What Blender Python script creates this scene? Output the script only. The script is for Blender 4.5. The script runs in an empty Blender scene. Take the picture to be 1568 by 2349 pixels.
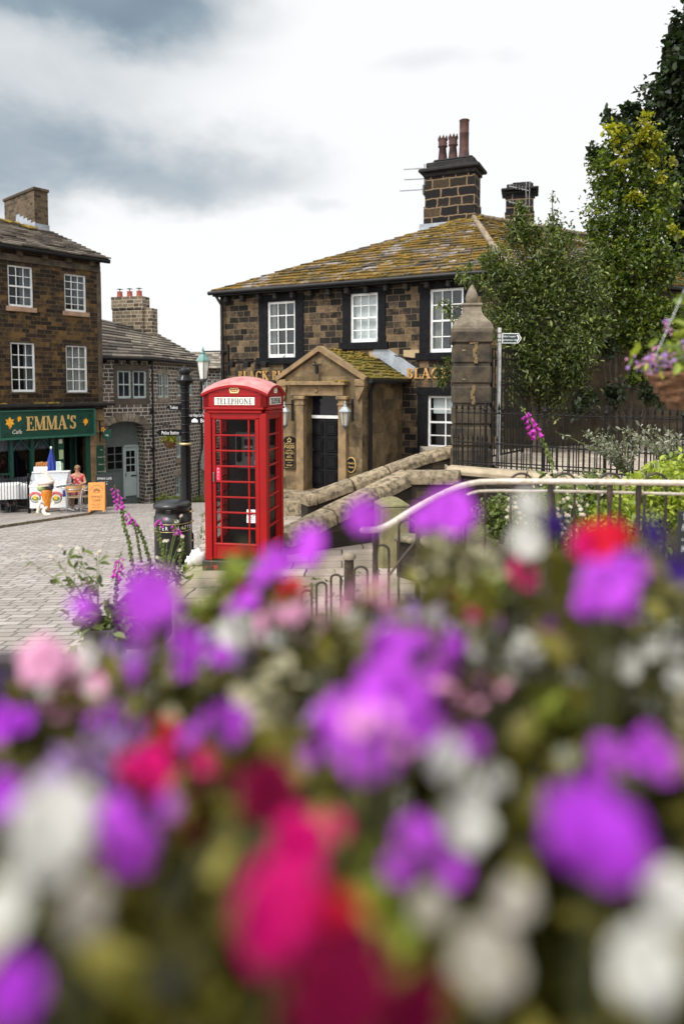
import bpy, bmesh, math, random
import numpy as np
from mathutils import Vector, Matrix
R = math.radians
random.seed(7)
rng = np.random.default_rng(7)
scene = bpy.context.scene
# ---------------------------------------------------------------- camera, sky, sun, exposure
F, CX, HY, PITCH = 1607.0, 784.0, 890.0, R(3.5)        # measured in a 1568 x 2349 view of the photograph
Y0 = HY + F * math.tan(PITCH)
EYE = 2.5
cd = bpy.data.cameras.new('camera'); cam = bpy.data.objects.new('camera', cd); scene.collection.objects.link(cam)
cd.sensor_fit = 'VERTICAL'; cd.sensor_height = 36; cd.sensor_width = 24
cd.lens = F / 2349 * 36
cd.shift_y = -(1174.5 - Y0) / 2349
cd.clip_start = 0.02; cd.clip_end = 3000
cam.location = (0, 0, EYE); cam.rotation_euler = (R(90) - PITCH, 0, 0)
cd.dof.use_dof = True; cd.dof.focus_distance = 11.5
cd.dof.aperture_fstop = cd.lens / 1000 / 0.0245
scene.camera = cam

SUN_AZ, SUN_EL = R(222), R(52)                          # compass bearing the light comes from (0 = +Y), height
sd = bpy.data.lights.new('sun', 'SUN'); sun = bpy.data.objects.new('sun', sd); scene.collection.objects.link(sun)
sd.energy = 1.9; sd.angle = R(12); sd.color = (1.0, 0.95, 0.87)
sv = Vector((math.sin(SUN_AZ) * math.cos(SUN_EL), math.cos(SUN_AZ) * math.cos(SUN_EL), math.sin(SUN_EL)))
sun.rotation_euler = sv.to_track_quat('Z', 'Y').to_euler()
sun.location = sv * 60

world = bpy.data.worlds.new('World'); scene.world = world; world.use_nodes = True
def build_sky():
    nt = world.node_tree; nt.nodes.clear(); N = nt.nodes.new; L = nt.links.new
    out = N('ShaderNodeOutputWorld'); mix = N('ShaderNodeMixShader')
    b1 = N('ShaderNodeBackground'); b2 = N('ShaderNodeBackground')
    sky = N('ShaderNodeTexSky'); sky.sky_type = 'NISHITA'; sky.sun_disc = False
    sky.sun_elevation = SUN_EL; sky.sun_rotation = SUN_AZ
    L(sky.outputs[0], b1.inputs[0]); b1.inputs[1].default_value = 0.08
    tc = N('ShaderNodeTexCoord'); sep = N('ShaderNodeSeparateXYZ'); L(tc.outputs['Generated'], sep.inputs[0])
    def M(op, a, b=None, c=None):
        n = N('ShaderNodeMath'); n.operation = op
        for i, v in enumerate((a, b, c)):
            if v is None: continue
            if isinstance(v, (int, float)): n.inputs[i].default_value = v
            else: L(v, n.inputs[i])
        return n.outputs[0]
    # bearing and height of the viewed piece of sky, in radians
    az = M('ARCTAN2', sep.outputs[0], sep.outputs[1])
    hor = M('SQRT', M('ADD', M('POWER', sep.outputs[0], 2), M('POWER', sep.outputs[1], 2)))
    el = M('ARCTAN2', sep.outputs[2], hor)
    comb = N('ShaderNodeCombineXYZ'); L(az, comb.inputs[0]); L(M('MULTIPLY', el, 1.6), comb.inputs[1])
    nz = N('ShaderNodeTexNoise'); nz.inputs['Scale'].default_value = 5.5; nz.inputs['Detail'].default_value = 7; nz.inputs['Roughness'].default_value = 0.55
    L(comb.outputs[0], nz.inputs['Vector'])
    wob = M('SUBTRACT', nz.outputs['Fac'], 0.5)
    nz2 = N('ShaderNodeTexNoise'); nz2.inputs['Scale'].default_value = 11; nz2.inputs['Detail'].default_value = 5
    L(comb.outputs[0], nz2.inputs['Vector'])
    wob2 = M('SUBTRACT', nz2.outputs['Fac'], 0.5)
    nz3 = N('ShaderNodeTexNoise'); nz3.inputs['Scale'].default_value = 9; nz3.inputs['Detail'].default_value = 6; nz3.inputs['Distortion'].default_value = .6
    L(comb.outputs[0], nz3.inputs['Vector'])
    def cloud(a, e, ra, re_up, re_dn, amt, soft, w=1.0):
        """a dark bank of cloud: bearing, height, half width, reach above and below its darkest level"""
        da = M('DIVIDE', M('ADD', M('SUBTRACT', az, a), M('MULTIPLY', wob2, 0.10 * w)), ra)
        de = M('ADD', M('SUBTRACT', el, e), M('MULTIPLY', wob, 0.16 * w))
        up = M('DIVIDE', M('MAXIMUM', de, 0), re_up); dn = M('DIVIDE', M('MINIMUM', de, 0), re_dn)
        d = M('SQRT', M('ADD', M('POWER', da, 2), M('ADD', M('POWER', up, 2), M('POWER', dn, 2))))
        mr = N('ShaderNodeMapRange'); mr.interpolation_type = 'SMOOTHSTEP'
        L(d, mr.inputs[0]); mr.inputs[1].default_value = 1 - soft; mr.inputs[2].default_value = 1 + soft * .4
        mr.inputs[3].default_value = amt; mr.inputs[4].default_value = 0
        return mr.outputs[0]
    def AE(px, py):
        a = (px - CX) / F; b = (Y0 - py) / F; c, s = math.cos(PITCH), math.sin(PITCH)
        v = (a, c + b * s, -s + b * c)
        return math.atan2(v[0], v[1]), math.atan2(v[2], math.hypot(v[0], v[1]))
    dark = None
    for (px, py, ra, up, dn, amt, soft, w) in [
            (150, 415, .32, .11, .035, .34, .95, .9), (380, 430, .19, .08, .030, .30, .9, .8), (-60, 390, .26, .14, .05, .42, .95, 1),
            (-60, 340, .22, .06, .03, .20, .9, 1), (180, 360, .2, .05, .03, .18, .95, 1), (730, 478, .04, .012, .010, .16, .8, .5),
            (570, 400, .12, .05, .03, .24, .9, .8), (270, 0, .20, .10, .035, .85, .8, .7), (60, -30, .2, .12, .05, .5, .9, .8), (330, 60, .16, .08, .06, .22, .95, .8), (410, 90, .07, .05, .03, .28, .9, .8),
            (40, 110, .26, .12, .06, .30, .95, 1), (970, 147, .075, .012, .012, .14, .9, .4), (1160, 125, .03, .008, .008, .08, .9, .4),
            (150, 250, .2, .06, .05, .14, .9, 1)]:
        a, e = AE(px, py)
        c = cloud(a, e, ra, up, dn, amt, soft, w)
        c = M('MULTIPLY', c, M('ADD', .55, M('MULTIPLY', nz3.outputs['Fac'], .9)))
        dark = c if dark is None else M('ADD', dark, M('MULTIPLY', c, M('SUBTRACT', 1, dark)))
    # the same broken cloud over the rest of the sky
    rest = N('ShaderNodeMapRange'); L(nz.outputs['Fac'], rest.inputs[0])
    rest.inputs[1].default_value = .50; rest.inputs[2].default_value = .75; rest.inputs[3].default_value = 0; rest.inputs[4].default_value = .7
    behind = N('ShaderNodeMapRange'); L(M('ABSOLUTE', az), behind.inputs[0])
    behind.inputs[1].default_value = .7; behind.inputs[2].default_value = 1.3
    high = N('ShaderNodeMapRange'); L(el, high.inputs[0]); high.inputs[1].default_value = .68; high.inputs[2].default_value = .95
    dark = M('MAXIMUM', dark, M('MULTIPLY', rest.outputs[0], M('MAXIMUM', behind.outputs[0], high.outputs[0])))
    ramp = N('ShaderNodeValToRGB'); r = ramp.color_ramp
    r.elements[0].position = 0; r.elements[0].color = (.955, .96, .965, 1)
    r.elements[1].position = 1; r.elements[1].color = (.10, .165, .235, 1)
    e = r.elements.new(.30); e.color = (.66, .69, .71, 1)
    e = r.elements.new(.62); e.color = (.31, .385, .445, 1)
    L(M('MULTIPLY', dark, .80), ramp.inputs[0]); L(ramp.outputs[0], b2.inputs[0])
    # unseen sky round the sun brightened to light the scene, dimmer in view
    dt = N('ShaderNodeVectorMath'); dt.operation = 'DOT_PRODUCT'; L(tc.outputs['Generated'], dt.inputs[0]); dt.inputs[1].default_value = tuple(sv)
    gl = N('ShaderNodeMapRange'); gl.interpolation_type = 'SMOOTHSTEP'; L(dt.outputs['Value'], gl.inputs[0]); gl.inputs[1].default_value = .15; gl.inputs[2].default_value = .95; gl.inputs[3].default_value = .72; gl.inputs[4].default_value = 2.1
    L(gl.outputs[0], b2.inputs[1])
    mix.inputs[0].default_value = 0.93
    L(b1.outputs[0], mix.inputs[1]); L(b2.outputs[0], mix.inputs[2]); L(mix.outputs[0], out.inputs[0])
build_sky()
vs = scene.view_settings
vs.view_transform = 'Standard'; vs.look = 'None'; vs.exposure = 0.6; vs.gamma = 1
scene.render.engine = 'CYCLES'
scene.cycles.use_denoising = True
scene.cycles.max_bounces = 8; scene.cycles.transparent_max_bounces = 12
scene.cycles.sample_clamp_indirect = 6
scene.cycles.caustics_reflective = False; scene.cycles.caustics_refractive = False

# ---------------------------------------------------------------- measuring
def ray(px, py):
    a = (px - CX) / F; b = (Y0 - py) / F; c, s = math.cos(PITCH), math.sin(PITCH)
    return Vector((a, c + b * s, -s + b * c))
def U(px, py, D):
    r = ray(px, py); return Vector((0, 0, EYE)) + r * (D / r.y)
def ground(x, y):
    x = max(-30, min(30, x))
    z = .94 + .02 * x - .098 * min(y, 25)
    if y > 25: z -= .19 * (min(y, 55) - 25)
    return z
def G(px, py):
    """where the line of sight meets the street"""
    r = ray(px, py); a, b = .2, 60.0
    for _ in range(60):
        m = (a + b) / 2; p = Vector((0, 0, EYE)) + r * m
        if p.z > ground(p.x, p.y): a = m
        else: b = m
    return Vector((0, 0, EYE)) + r * a
class Fr:
    """an upright plane: x runs along it, y into it, z up"""
    def __init__(s, o, ang, zb=0.0):
        s.o = Vector((o[0], o[1], zb)); s.ang = ang
        s.ex = Vector((math.cos(ang), math.sin(ang), 0)); s.ey = Vector((-math.sin(ang), math.cos(ang), 0))
        s.M = Matrix.Translation(s.o) @ Matrix.Rotation(ang, 4, 'Z')
    def at(s, px, py, off=0.0):
        r = ray(px, py); c = Vector((0, 0, EYE)) - s.o
        k = (off - c.dot(s.ey)) / r.dot(s.ey); p = c + r * k
        return p.dot(s.ex), p.z + s.o.z
    def x(s, px, py=890, off=0.0): return s.at(px, py, off)[0]
    def z(s, px, py, off=0.0): return s.at(px, py, off)[1]

# ---------------------------------------------------------------- things
COL = scene.collection
def thing(name, label, cat, loc=(0, 0, 0), rz=0.0, group=None, kind=None):
    o = bpy.data.objects.new(name, None); COL.objects.link(o); o.empty_display_size = .1
    o.location = loc; o.rotation_euler = (0, 0, rz); tag(o, label, cat, group, kind); return o
def tag(o, label=None, cat=None, group=None, kind=None):
    if label: o['label'] = label
    if cat: o['category'] = cat
    if group: o['group'] = group
    if kind: o['kind'] = kind
    return o
def copy_tree(o, parent=None):
    c = o.copy(); COL.objects.link(c)
    if parent: c.parent = parent
    for ch in list(o.children): copy_tree(ch, c)
    return c
class MB:
    """collects shapes and links them as ONE mesh"""
    def __init__(s): s.v = []; s.f = []; s.m = []; s.i = 0; s.sm = []
    def add(s, vs, fs, smooth=False):
        n = len(s.v); s.v += [tuple(p) for p in vs]
        for f in fs: s.f.append(tuple(i + n for i in f)); s.m.append(s.i); s.sm.append(smooth)
        return s
    def box(s, x0, x1, y0, y1, z0, z1, M=None):
        vs = [Vector((x, y, z)) for x in (x0, x1) for y in (y0, y1) for z in (z0, z1)]
        if M: vs = [M @ p for p in vs]
        return s.add(vs, [(0, 1, 3, 2), (4, 6, 7, 5), (0, 4, 5, 1), (2, 3, 7, 6), (0, 2, 6, 4), (1, 5, 7, 3)])
    def bev(s, x0, x1, y0, y1, z0, z1, b=.01, M=None):
        """a box with its edges cut off"""
        bm = bmesh.new(); bmesh.ops.create_cube(bm, size=1)
        for v in bm.verts:
            v.co = Vector((x0 if v.co.x < 0 else x1, y0 if v.co.y < 0 else y1, z0 if v.co.z < 0 else z1))
        bmesh.ops.bevel(bm, geom=list(bm.edges), offset=b, segments=1, affect='EDGES')
        if M: bmesh.ops.transform(bm, matrix=M, verts=bm.verts)
        return s.bm(bm)
    def bm(s, bm, smooth=False):
        bm.verts.index_update()
        s.add([v.co.copy() for v in bm.verts], [[v.index for v in f.verts] for f in bm.faces], smooth); bm.free(); return s
    def quad(s, a, b, c, d): return s.add((a, b, c, d), [(0, 1, 2, 3)])
    def tri(s, a, b, c): return s.add((a, b, c), [(0, 1, 2)])
    def prism(s, poly, a, b):
        """a flat outline given as (x, z) pulled from y=a to y=b"""
        n = len(poly); vs = [(x, a, z) for x, z in poly] + [(x, b, z) for x, z in poly]
        return s.add(vs, [tuple(range(n)), tuple(range(2 * n - 1, n - 1, -1))] + [(i, i + n, (i + 1) % n + n, (i + 1) % n) for i in range(n)])
    def tube(s, pts, r, n=8, cap=True):
        pts = [Vector(p) for p in pts]; rs = r if isinstance(r, (list, tuple)) else [r] * len(pts)
        vs = []; fs = []; up = Vector((0, 0, 1)); prev = None
        for i, p in enumerate(pts):
            d = (pts[min(i + 1, len(pts) - 1)] - pts[max(i - 1, 0)]).normalized()
            if prev is None:
                a = d.orthogonal().normalized() if abs(d.z) > .98 else d.cross(up).normalized()
            else:
                a = (prev - d * prev.dot(d)).normalized()
            prev = a; b = d.cross(a)
            for k in range(n):
                t = 2 * math.pi * k / n; vs.append(p + (a * math.cos(t) + b * math.sin(t)) * rs[i])
        for i in range(len(pts) - 1):
            for k in range(n):
                fs.append((i * n + k, i * n + (k + 1) % n, (i + 1) * n + (k + 1) % n, (i + 1) * n + k))
        s.add(vs, fs, True)
        if cap:
            m = len(pts) - 1
            s.add(vs[:n], [tuple(range(n - 1, -1, -1))]); s.add(vs[m * n:], [tuple(range(n))])
        return s
    def lathe(s, prof, c=(0, 0, 0), n=20, sq=0.0, M=None, smooth=True):
        """prof: (radius, height) from the bottom up"""
        vs = []; fs = []
        for r, z in prof:
            for k in range(n):
                t = 2 * math.pi * (k + .5) / n; vs.append(Vector((c[0] + r * math.cos(t), c[1] + r * math.sin(t), c[2] + z)))
        for i in range(len(prof) - 1):
            for k in range(n): fs.append((i * n + k, i * n + (k + 1) % n, (i + 1) * n + (k + 1) % n, (i + 1) * n + k))
        if M: vs = [M @ v for v in vs]
        s.add(vs, fs, smooth)
        s.add(vs[:n], [tuple(range(n - 1, -1, -1))]); s.add(vs[-n:], [tuple(range(n))]); return s
    def ball(s, c, r, n=12, m=8, sc=(1, 1, 1), M=None):
        vs = []; fs = []
        for i in range(m + 1):
            for k in range(n):
                a = math.pi * i / m; t = 2 * math.pi * k / n
                p = Vector((c[0] + r * sc[0] * math.sin(a) * math.cos(t), c[1] + r * sc[1] * math.sin(a) * math.sin(t), c[2] - r * sc[2] * math.cos(a)))
                vs.append(M @ p if M else p)
        for i in range(m):
            for k in range(n): fs.append((i * n + k, i * n + (k + 1) % n, (i + 1) * n + (k + 1) % n, (i + 1) * n + k))
        return s.add(vs, fs, True)
    def build(s, name, mats, parent=None, M=None, fix=True):
        me = bpy.data.meshes.new(name)
        vs = s.v
        me.from_pydata([tuple(v) for v in vs], [], s.f)
        if not isinstance(mats, (list, tuple)): mats = [mats]
        for m in mats: me.materials.append(m)
        me.polygons.foreach_set('material_index', np.array(s.m, dtype=np.int32) if s.m else np.zeros(0, np.int32))
        me.polygons.foreach_set('use_smooth', np.array(s.sm, dtype=bool))
        box_uv(me)
        if M is not None: me.transform(M)
        me.update()
        o = bpy.data.objects.new(name, me); COL.objects.link(o)
        if parent: o.parent = parent
        return o
def box_uv(me):
    """metres on every face, across its own flat direction"""
    n = len(me.loops)
    if not n: return
    co = np.zeros(len(me.vertices) * 3); me.vertices.foreach_get('co', co); co = co.reshape(-1, 3)
    li = np.zeros(n, np.int32); me.loops.foreach_get('vertex_index', li)
    nr = np.zeros(len(me.polygons) * 3); me.polygons.foreach_get('normal', nr); nr = np.abs(nr.reshape(-1, 3))
    tot = np.zeros(len(me.polygons), np.int32); me.polygons.foreach_get('loop_total', tot)
    ax = np.repeat(np.where(nr[:, 2] > .8, 2, np.where(nr[:, 0] > nr[:, 1], 0, 1)), tot)
    p = co[li]; uv = np.zeros((n, 2))
    uv[:, 0] = np.where(ax == 0, p[:, 1] + .37, p[:, 0]); uv[:, 1] = np.where(ax == 2, p[:, 1], p[:, 2])
    l = me.uv_layers.new(name='UVMap'); l.data.foreach_set('uv', uv.ravel())
def leaf_mesh(name, P, size, mats, parent=None, aspect=.5, up=.3, jitter=.35, D=None, midx=None, fold=.25):
    """many small leaves, each a folded blade of its own"""
    P = np.asarray(P, float); n = len(P)
    d = rng.normal(size=(n, 3)) if D is None else np.asarray(D, float) + rng.normal(size=(n, 3)) * .5
    d[:, 2] += up * 0; d /= np.linalg.norm(d, axis=1)[:, None] + 1e-9
    q = rng.normal(size=(n, 3)); q[:, 2] += up * 4
    s = np.cross(d, q); s /= np.linalg.norm(s, axis=1)[:, None] + 1e-9
    nn = np.cross(s, d)
    L = size * (1 + jitter * rng.normal(size=n)).clip(.4, 2)
    L = L[:, None]; w = L * aspect * .5
    v = np.stack([P, P + d * L * .35 + s * w * .85 + nn * w * fold, P + d * L * .75 + s * w * .7 + nn * w * fold, P + d * L - nn * L * .12,
                  P + d * L * .75 - s * w * .7 + nn * w * fold, P + d * L * .35 - s * w * .85 + nn * w * fold], axis=1).reshape(-1, 3)
    b = np.arange(n)[:, None] * 6
    f = np.concatenate([b + np.array([0, 1, 2, 3]), b + np.array([0, 3, 4, 5])], axis=1).reshape(-1, 4)
    me = bpy.data.meshes.new(name)
    me.vertices.add(len(v)); me.vertices.foreach_set('co', v.ravel())
    me.loops.add(f.size); me.loops.foreach_set('vertex_index', f.ravel().astype(np.int32))
    me.polygons.add(len(f)); me.polygons.foreach_set('loop_start', np.arange(len(f), dtype=np.int32) * 4)
    try: me.polygons.foreach_set('loop_total', np.full(len(f), 4, np.int32))
    except Exception: pass
    for m in (mats if isinstance(mats, (list, tuple)) else [mats]): me.materials.append(m)
    if midx is not None: me.polygons.foreach_set('material_index', np.repeat(np.asarray(midx, np.int32), 2))
    me.update(calc_edges=True); me.validate()
    o = bpy.data.objects.new(name, me); COL.objects.link(o)
    if parent: o.parent = parent
    return o

# ---------------------------------------------------------------- materials
def nodes(name):
    m = bpy.data.materials.new(name); m.use_nodes = True; nt = m.node_tree
    return m, nt, nt.nodes['Principled BSDF'], nt.nodes.new, nt.links.new
def c4(c): return (c[0], c[1], c[2], 1)
def sock(L, a, b):
    L(a, b)
def noise(nt, scale, detail=5, rough=.6, src='Object', dist=0.0):
    n = nt.nodes.new('ShaderNodeTexNoise'); n.inputs['Scale'].default_value = scale; n.inputs['Detail'].default_value = detail
    n.inputs['Roughness'].default_value = rough; n.inputs['Distortion'].default_value = dist
    t = nt.nodes.new('ShaderNodeTexCoord'); nt.links.new(t.outputs[src], n.inputs['Vector']); return n.outputs['Fac']
def ramp(nt, fac, stops):
    r = nt.nodes.new('ShaderNodeValToRGB'); e = r.color_ramp.elements
    while len(e) < len(stops): e.new(.5)
    for k, (p, c) in enumerate(stops): e[k].position = p; e[k].color = c4(c) if not isinstance(c, (int, float)) else (c, c, c, 1)
    nt.links.new(fac, r.inputs[0]); return r.outputs[0]
def mixc(nt, fac, a, b, mode='MIX'):
    n = nt.nodes.new('ShaderNodeMixRGB'); n.blend_type = mode
    for k, v in (('Fac', fac), ('Color1', a), ('Color2', b)):
        if isinstance(v, (int, float)): n.inputs[k].default_value = v
        elif isinstance(v, tuple): n.inputs[k].default_value = c4(v)
        else: nt.links.new(v, n.inputs[k])
    return n.outputs[0]
def bump(nt, b, h, strength=.4, dist=.02, prev=None):
    n = nt.nodes.new('ShaderNodeBump'); n.inputs['Strength'].default_value = strength; n.inputs['Distance'].default_value = dist
    nt.links.new(h, n.inputs['Height'])
    if prev is not None: nt.links.new(prev, n.inputs['Normal'])
    nt.links.new(n.outputs[0], b.inputs['Normal']); return n.outputs[0]
def plain(name, col, rough=.6, metal=0.0, col2=None, scale=6.0, lo=.4, hi=.65, bmp=0.0, bscale=40.0, coat=0.0, spec=.5, rnd=None):
    m, nt, b, N, L = nodes(name)
    b.inputs['Base Color'].default_value = c4(col); b.inputs['Roughness'].default_value = rough; b.inputs['Metallic'].default_value = metal
    b.inputs['Coat Weight'].default_value = coat; b.inputs['Coat Roughness'].default_value = .12; b.inputs['Specular IOR Level'].default_value = spec
    c = None
    if col2 is not None: c = mixc(nt, ramp(nt, noise(nt, scale, 6, .65), [(lo, 0.0), (hi, 1.0)]), tuple(col), tuple(col2))
    if rnd:
        g = N('ShaderNodeNewGeometry'); v = ramp(nt, g.outputs['Random Per Island'], [(0, 1 - rnd), (1, 1.0)])
        c = mixc(nt, 1.0, c if c is not None else tuple(col), v, 'MULTIPLY')
    if c is not None: L(c, b.inputs['Base Color'])
    if bmp: bump(nt, b, noise(nt, bscale, 6), bmp, .01)
    return m
def masonry(name, bw, bh, mortar, mcol, stops, stain=None, stain_amt=.6, stain_scale=1.3, msmooth=.2, bmp=.7, rough=.9, warp=.012, src='UV', off=.5, st2=None):
    """coursed stone: every block its own tone, pointing between, weather stains across"""
    m, nt, b, N, L = nodes(name)
    tc = N('ShaderNodeTexCoord'); nz = N('ShaderNodeTexNoise'); nz.inputs['Scale'].default_value = 5; nz.inputs['Detail'].default_value = 3
    L(tc.outputs[src], nz.inputs['Vector'])
    sub = N('ShaderNodeVectorMath'); sub.operation = 'SUBTRACT'; L(nz.outputs['Color'], sub.inputs[0]); sub.inputs[1].default_value = (.5, .5, .5)
    sc = N('ShaderNodeVectorMath'); sc.operation = 'SCALE'; L(sub.outputs[0], sc.inputs[0]); sc.inputs['Scale'].default_value = warp * 2
    ad = N('ShaderNodeVectorMath'); L(tc.outputs[src], ad.inputs[0]); L(sc.outputs[0], ad.inputs[1])
    br = N('ShaderNodeTexBrick'); L(ad.outputs[0], br.inputs['Vector']); br.offset = off; br.squash = .72; br.squash_frequency = 3
    br.inputs['Scale'].default_value = 1; br.inputs['Brick Width'].default_value = bw; br.inputs['Row Height'].default_value = bh
    br.inputs['Mortar Size'].default_value = mortar; br.inputs['Mortar Smooth'].default_value = msmooth
    br.inputs['Color1'].default_value = (0, 0, 0, 1); br.inputs['Color2'].default_value = (1, 1, 1, 1); br.inputs['Mortar'].default_value = (.5, .5, .5, 1)
    fine = noise(nt, 14, 6, .7, src)
    val = mixc(nt, .5, br.outputs['Color'], fine)
    c = ramp(nt, val, stops)
    if stain is not None:
        s = ramp(nt, noise(nt, stain_scale, 7, .62, src, .6), [(.42, 0.0), (.62, 1.0)])
        s = mixc(nt, 1.0, s, (stain_amt,) * 3, 'MULTIPLY'); c = mixc(nt, s, c, tuple(stain))
    if st2 is not None:
        s = ramp(nt, mixc(nt, .12, noise(nt, stain_scale * 2.0, 9, .74, 'Object', .1), br.outputs['Color']), [(.50, 0.0), (.62, 1.0)]); s = mixc(nt, 1.0, s, (st2[1],) * 3, 'MULTIPLY')
        c = mixc(nt, s, c, tuple(st2[0]))
    mc = mixc(nt, fine, tuple(x * .55 for x in mcol), tuple(x * 1.25 for x in mcol))
    c = mixc(nt, br.outputs['Fac'], c, mc)
    L(c, b.inputs['Base Color']); b.inputs['Roughness'].default_value = rough; b.inputs['Specular IOR Level'].default_value = .25
    h = mixc(nt, br.outputs['Fac'], mixc(nt, .5, noise(nt, 22, 6, .7, src), val), (.0, .0, .0))
    bump(nt, b, h, bmp, .03); return m
def leafmat(name, a, bcol, trans=.3, rough=.45, tip=None):
    m, nt, b, N, L = nodes(name)
    g = N('ShaderNodeNewGeometry')
    st = [(0, a), (.7, bcol)] + ([(.97, tip)] if tip else [])
    c = ramp(nt, g.outputs['Random Per Island'], st)
    big = ramp(nt, noise(nt, .9, 3, .5), [(.35, .68), (.65, 1.0)]); c = mixc(nt, 1.0, c, big, 'MULTIPLY')
    L(c, b.inputs['Base Color']); b.inputs['Roughness'].default_value = rough
    t = N('ShaderNodeBsdfTranslucent'); L(mixc(nt, 1.0, c, (1.1, 1.25, .5), 'MULTIPLY'), t.inputs[0])
    mx = N('ShaderNodeMixShader'); mx.inputs[0].default_value = trans
    L(b.outputs[0], mx.inputs[1]); L(t.outputs[0], mx.inputs[2]); L(mx.outputs[0], nt.nodes['Material Output'].inputs[0]); return m
def petalmat(name, col, throat, trans=.35):
    m, nt, b, N, L = nodes(name)
    c = mixc(nt, ramp(nt, noise(nt, 34, 3, .5), [(.36, 0.0), (.64, 1.0)]), tuple(min(1, x * 1.12 + .03 * max(col)) for x in col), tuple(x * .5 for x in col))
    L(c, b.inputs['Base Color']); b.inputs['Roughness'].default_value = .7; b.inputs['Specular IOR Level'].default_value = .04
    t = N('ShaderNodeBsdfTranslucent'); L(c, t.inputs[0])
    mx = N('ShaderNodeMixShader'); mx.inputs[0].default_value = trans
    L(b.outputs[0], mx.inputs[1]); L(t.outputs[0], mx.inputs[2]); L(mx.outputs[0], nt.nodes['Material Output'].inputs[0]); return m
def glass(name, tint=(.75, .8, .8), refl=.03, rough=.02, edge=.22):
    m, nt, b, N, L = nodes(name); nt.nodes.remove(b)
    t = N('ShaderNodeBsdfTransparent'); t.inputs[0].default_value = c4(tint)
    g = N('ShaderNodeBsdfGlossy'); g.inputs['Roughness'].default_value = rough; g.inputs[0].default_value = (.95, .97, 1, 1)
    lw = N('ShaderNodeLayerWeight'); lw.inputs[0].default_value = .3
    r = N('ShaderNodeMapRange'); L(lw.outputs['Facing'], r.inputs[0]); r.inputs[3].default_value = refl; r.inputs[4].default_value = edge
    mx = N('ShaderNodeMixShader'); L(r.outputs[0], mx.inputs[0]); L(t.outputs[0], mx.inputs[1]); L(g.outputs[0], mx.inputs[2])
    L(mx.outputs[0], nt.nodes['Material Output'].inputs[0]); return m
def slatemat(name, stops, moss=None, moss_scale=1.2, lo=.45, hi=.6, moss2=None):
    m, nt, b, N, L = nodes(name); g = N('ShaderNodeNewGeometry')
    v = mixc(nt, .45, g.outputs['Random Per Island'], noise(nt, 9, 7, .7))
    c = ramp(nt, v, stops)
    if moss:
        mm = ramp(nt, mixc(nt, .3, noise(nt, moss_scale, 9, .72, 'Object', .5), noise(nt, 7, 6, .7)), [(lo, 0.0), (hi, 1.0)])
        mc = mixc(nt, ramp(nt, noise(nt, 2.1, 6), [(.38, 0.0), (.62, 1.0)]), tuple(moss), tuple(moss2 or moss))
        mc = mixc(nt, ramp(nt, noise(nt, 25, 5), [(.3, .0), (.7, .6)]), mc, tuple(x * .3 for x in moss))
        c = mixc(nt, mm, c, mc)
    L(c, b.inputs['Base Color']); b.inputs['Roughness'].default_value = .85; b.inputs['Specular IOR Level'].default_value = .3
    bump(nt, b, noise(nt, 18, 7, .7), .6, .03); return m

M_ = {}
M_['cafe_stone'] = masonry('cafe_stone', .36, .145, .007, (.13, .085, .045), [(.2, (.011, .008, .006)), (.45, (.028, .019, .012)), (.62, (.055, .036, .02)), (.88, (.11, .066, .03))], (.02, .016, .012), .65, 1.1, st2=((.22, .12, .032), .5), bmp=.6)
M_['cafe_trim'] = plain('cafe_trim', (.10, .075, .045), .9, col2=(.025, .02, .016), scale=2.2, bmp=.5)
M_['sill_stone'] = plain('sill_stone', (.36, .23, .15), .9, col2=(.22, .14, .085), scale=4, bmp=.3)
M_['grey_stone'] = masonry('grey_stone', .30, .155, .016, (.66, .62, .56), [(.22, (.04, .032, .026)), (.45, (.10, .08, .062)), (.65, (.17, .135, .10)), (.85, (.28, .22, .15))], (.05, .04, .032), .45, 1.0, bmp=.6)
M_['arch_stone'] = plain('arch_stone', (.40, .33, .24), .9, col2=(.19, .16, .125), scale=3, bmp=.5, rnd=.55)
M_['pub_stone'] = masonry('pub_stone', .37, .188, .006, (.19, .145, .09), [(.26, (.007, .006, .005)), (.46, (.022, .017, .013)), (.60, (.060, .045, .03)), (.80, (.17, .12, .07))], (.011, .010, .009), .6, .8, warp=.006, st2=((.26, .165, .08), .55), bmp=.5)
M_['side_stone'] = masonry('side_stone', .40, .19, .006, (.05, .038, .024), [(.2, (.035, .026, .016)), (.5, (.06, .045, .027)), (.85, (.10, .072, .042))], (.02, .016, .011), .5, .7, bmp=.5)
M_['black_stone'] = plain('black_stone', (.004, .0045, .006), .8, col2=(.010, .010, .012), scale=8, bmp=.4, bscale=30, spec=.15)
M_['porch_stone'] = masonry('porch_stone', .55, .30, .005, (.14, .10, .055), [(.2, (.11, .078, .042)), (.5, (.15, .105, .056)), (.85, (.20, .14, .075))], (.035, .028, .018), .75, 1.5, warp=.004, bmp=.35, st2=((.30, .21, .115), .5))
M_['ochre_stone'] = plain('ochre_stone', (.25, .165, .08), .9, col2=(.13, .09, .05), scale=3.5, bmp=.4)
M_['coping'] = plain('coping', (.30, .235, .15), .92, col2=(.075, .06, .036), scale=9, lo=.42, hi=.64, bmp=.7, bscale=24, rnd=.3)
M_['coping_dark'] = plain('coping_dark', (.10, .085, .05), .92, col2=(.26, .21, .15), scale=6, lo=.5, hi=.72, bmp=.7, bscale=24)
M_['dark_wall'] = masonry('dark_wall', .42, .17, .011, (.028, .022, .016), [(.2, (.014, .011, .009)), (.5, (.03, .023, .017)), (.8, (.07, .052, .035))], (.02, .018, .01), .5, 1.2, bmp=.9)
M_['pier_stone'] = plain('pier_stone', (.085, .063, .037), .92, col2=(.020, .016, .012), scale=2.4, lo=.38, hi=.62, bmp=.6, bscale=20)
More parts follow.
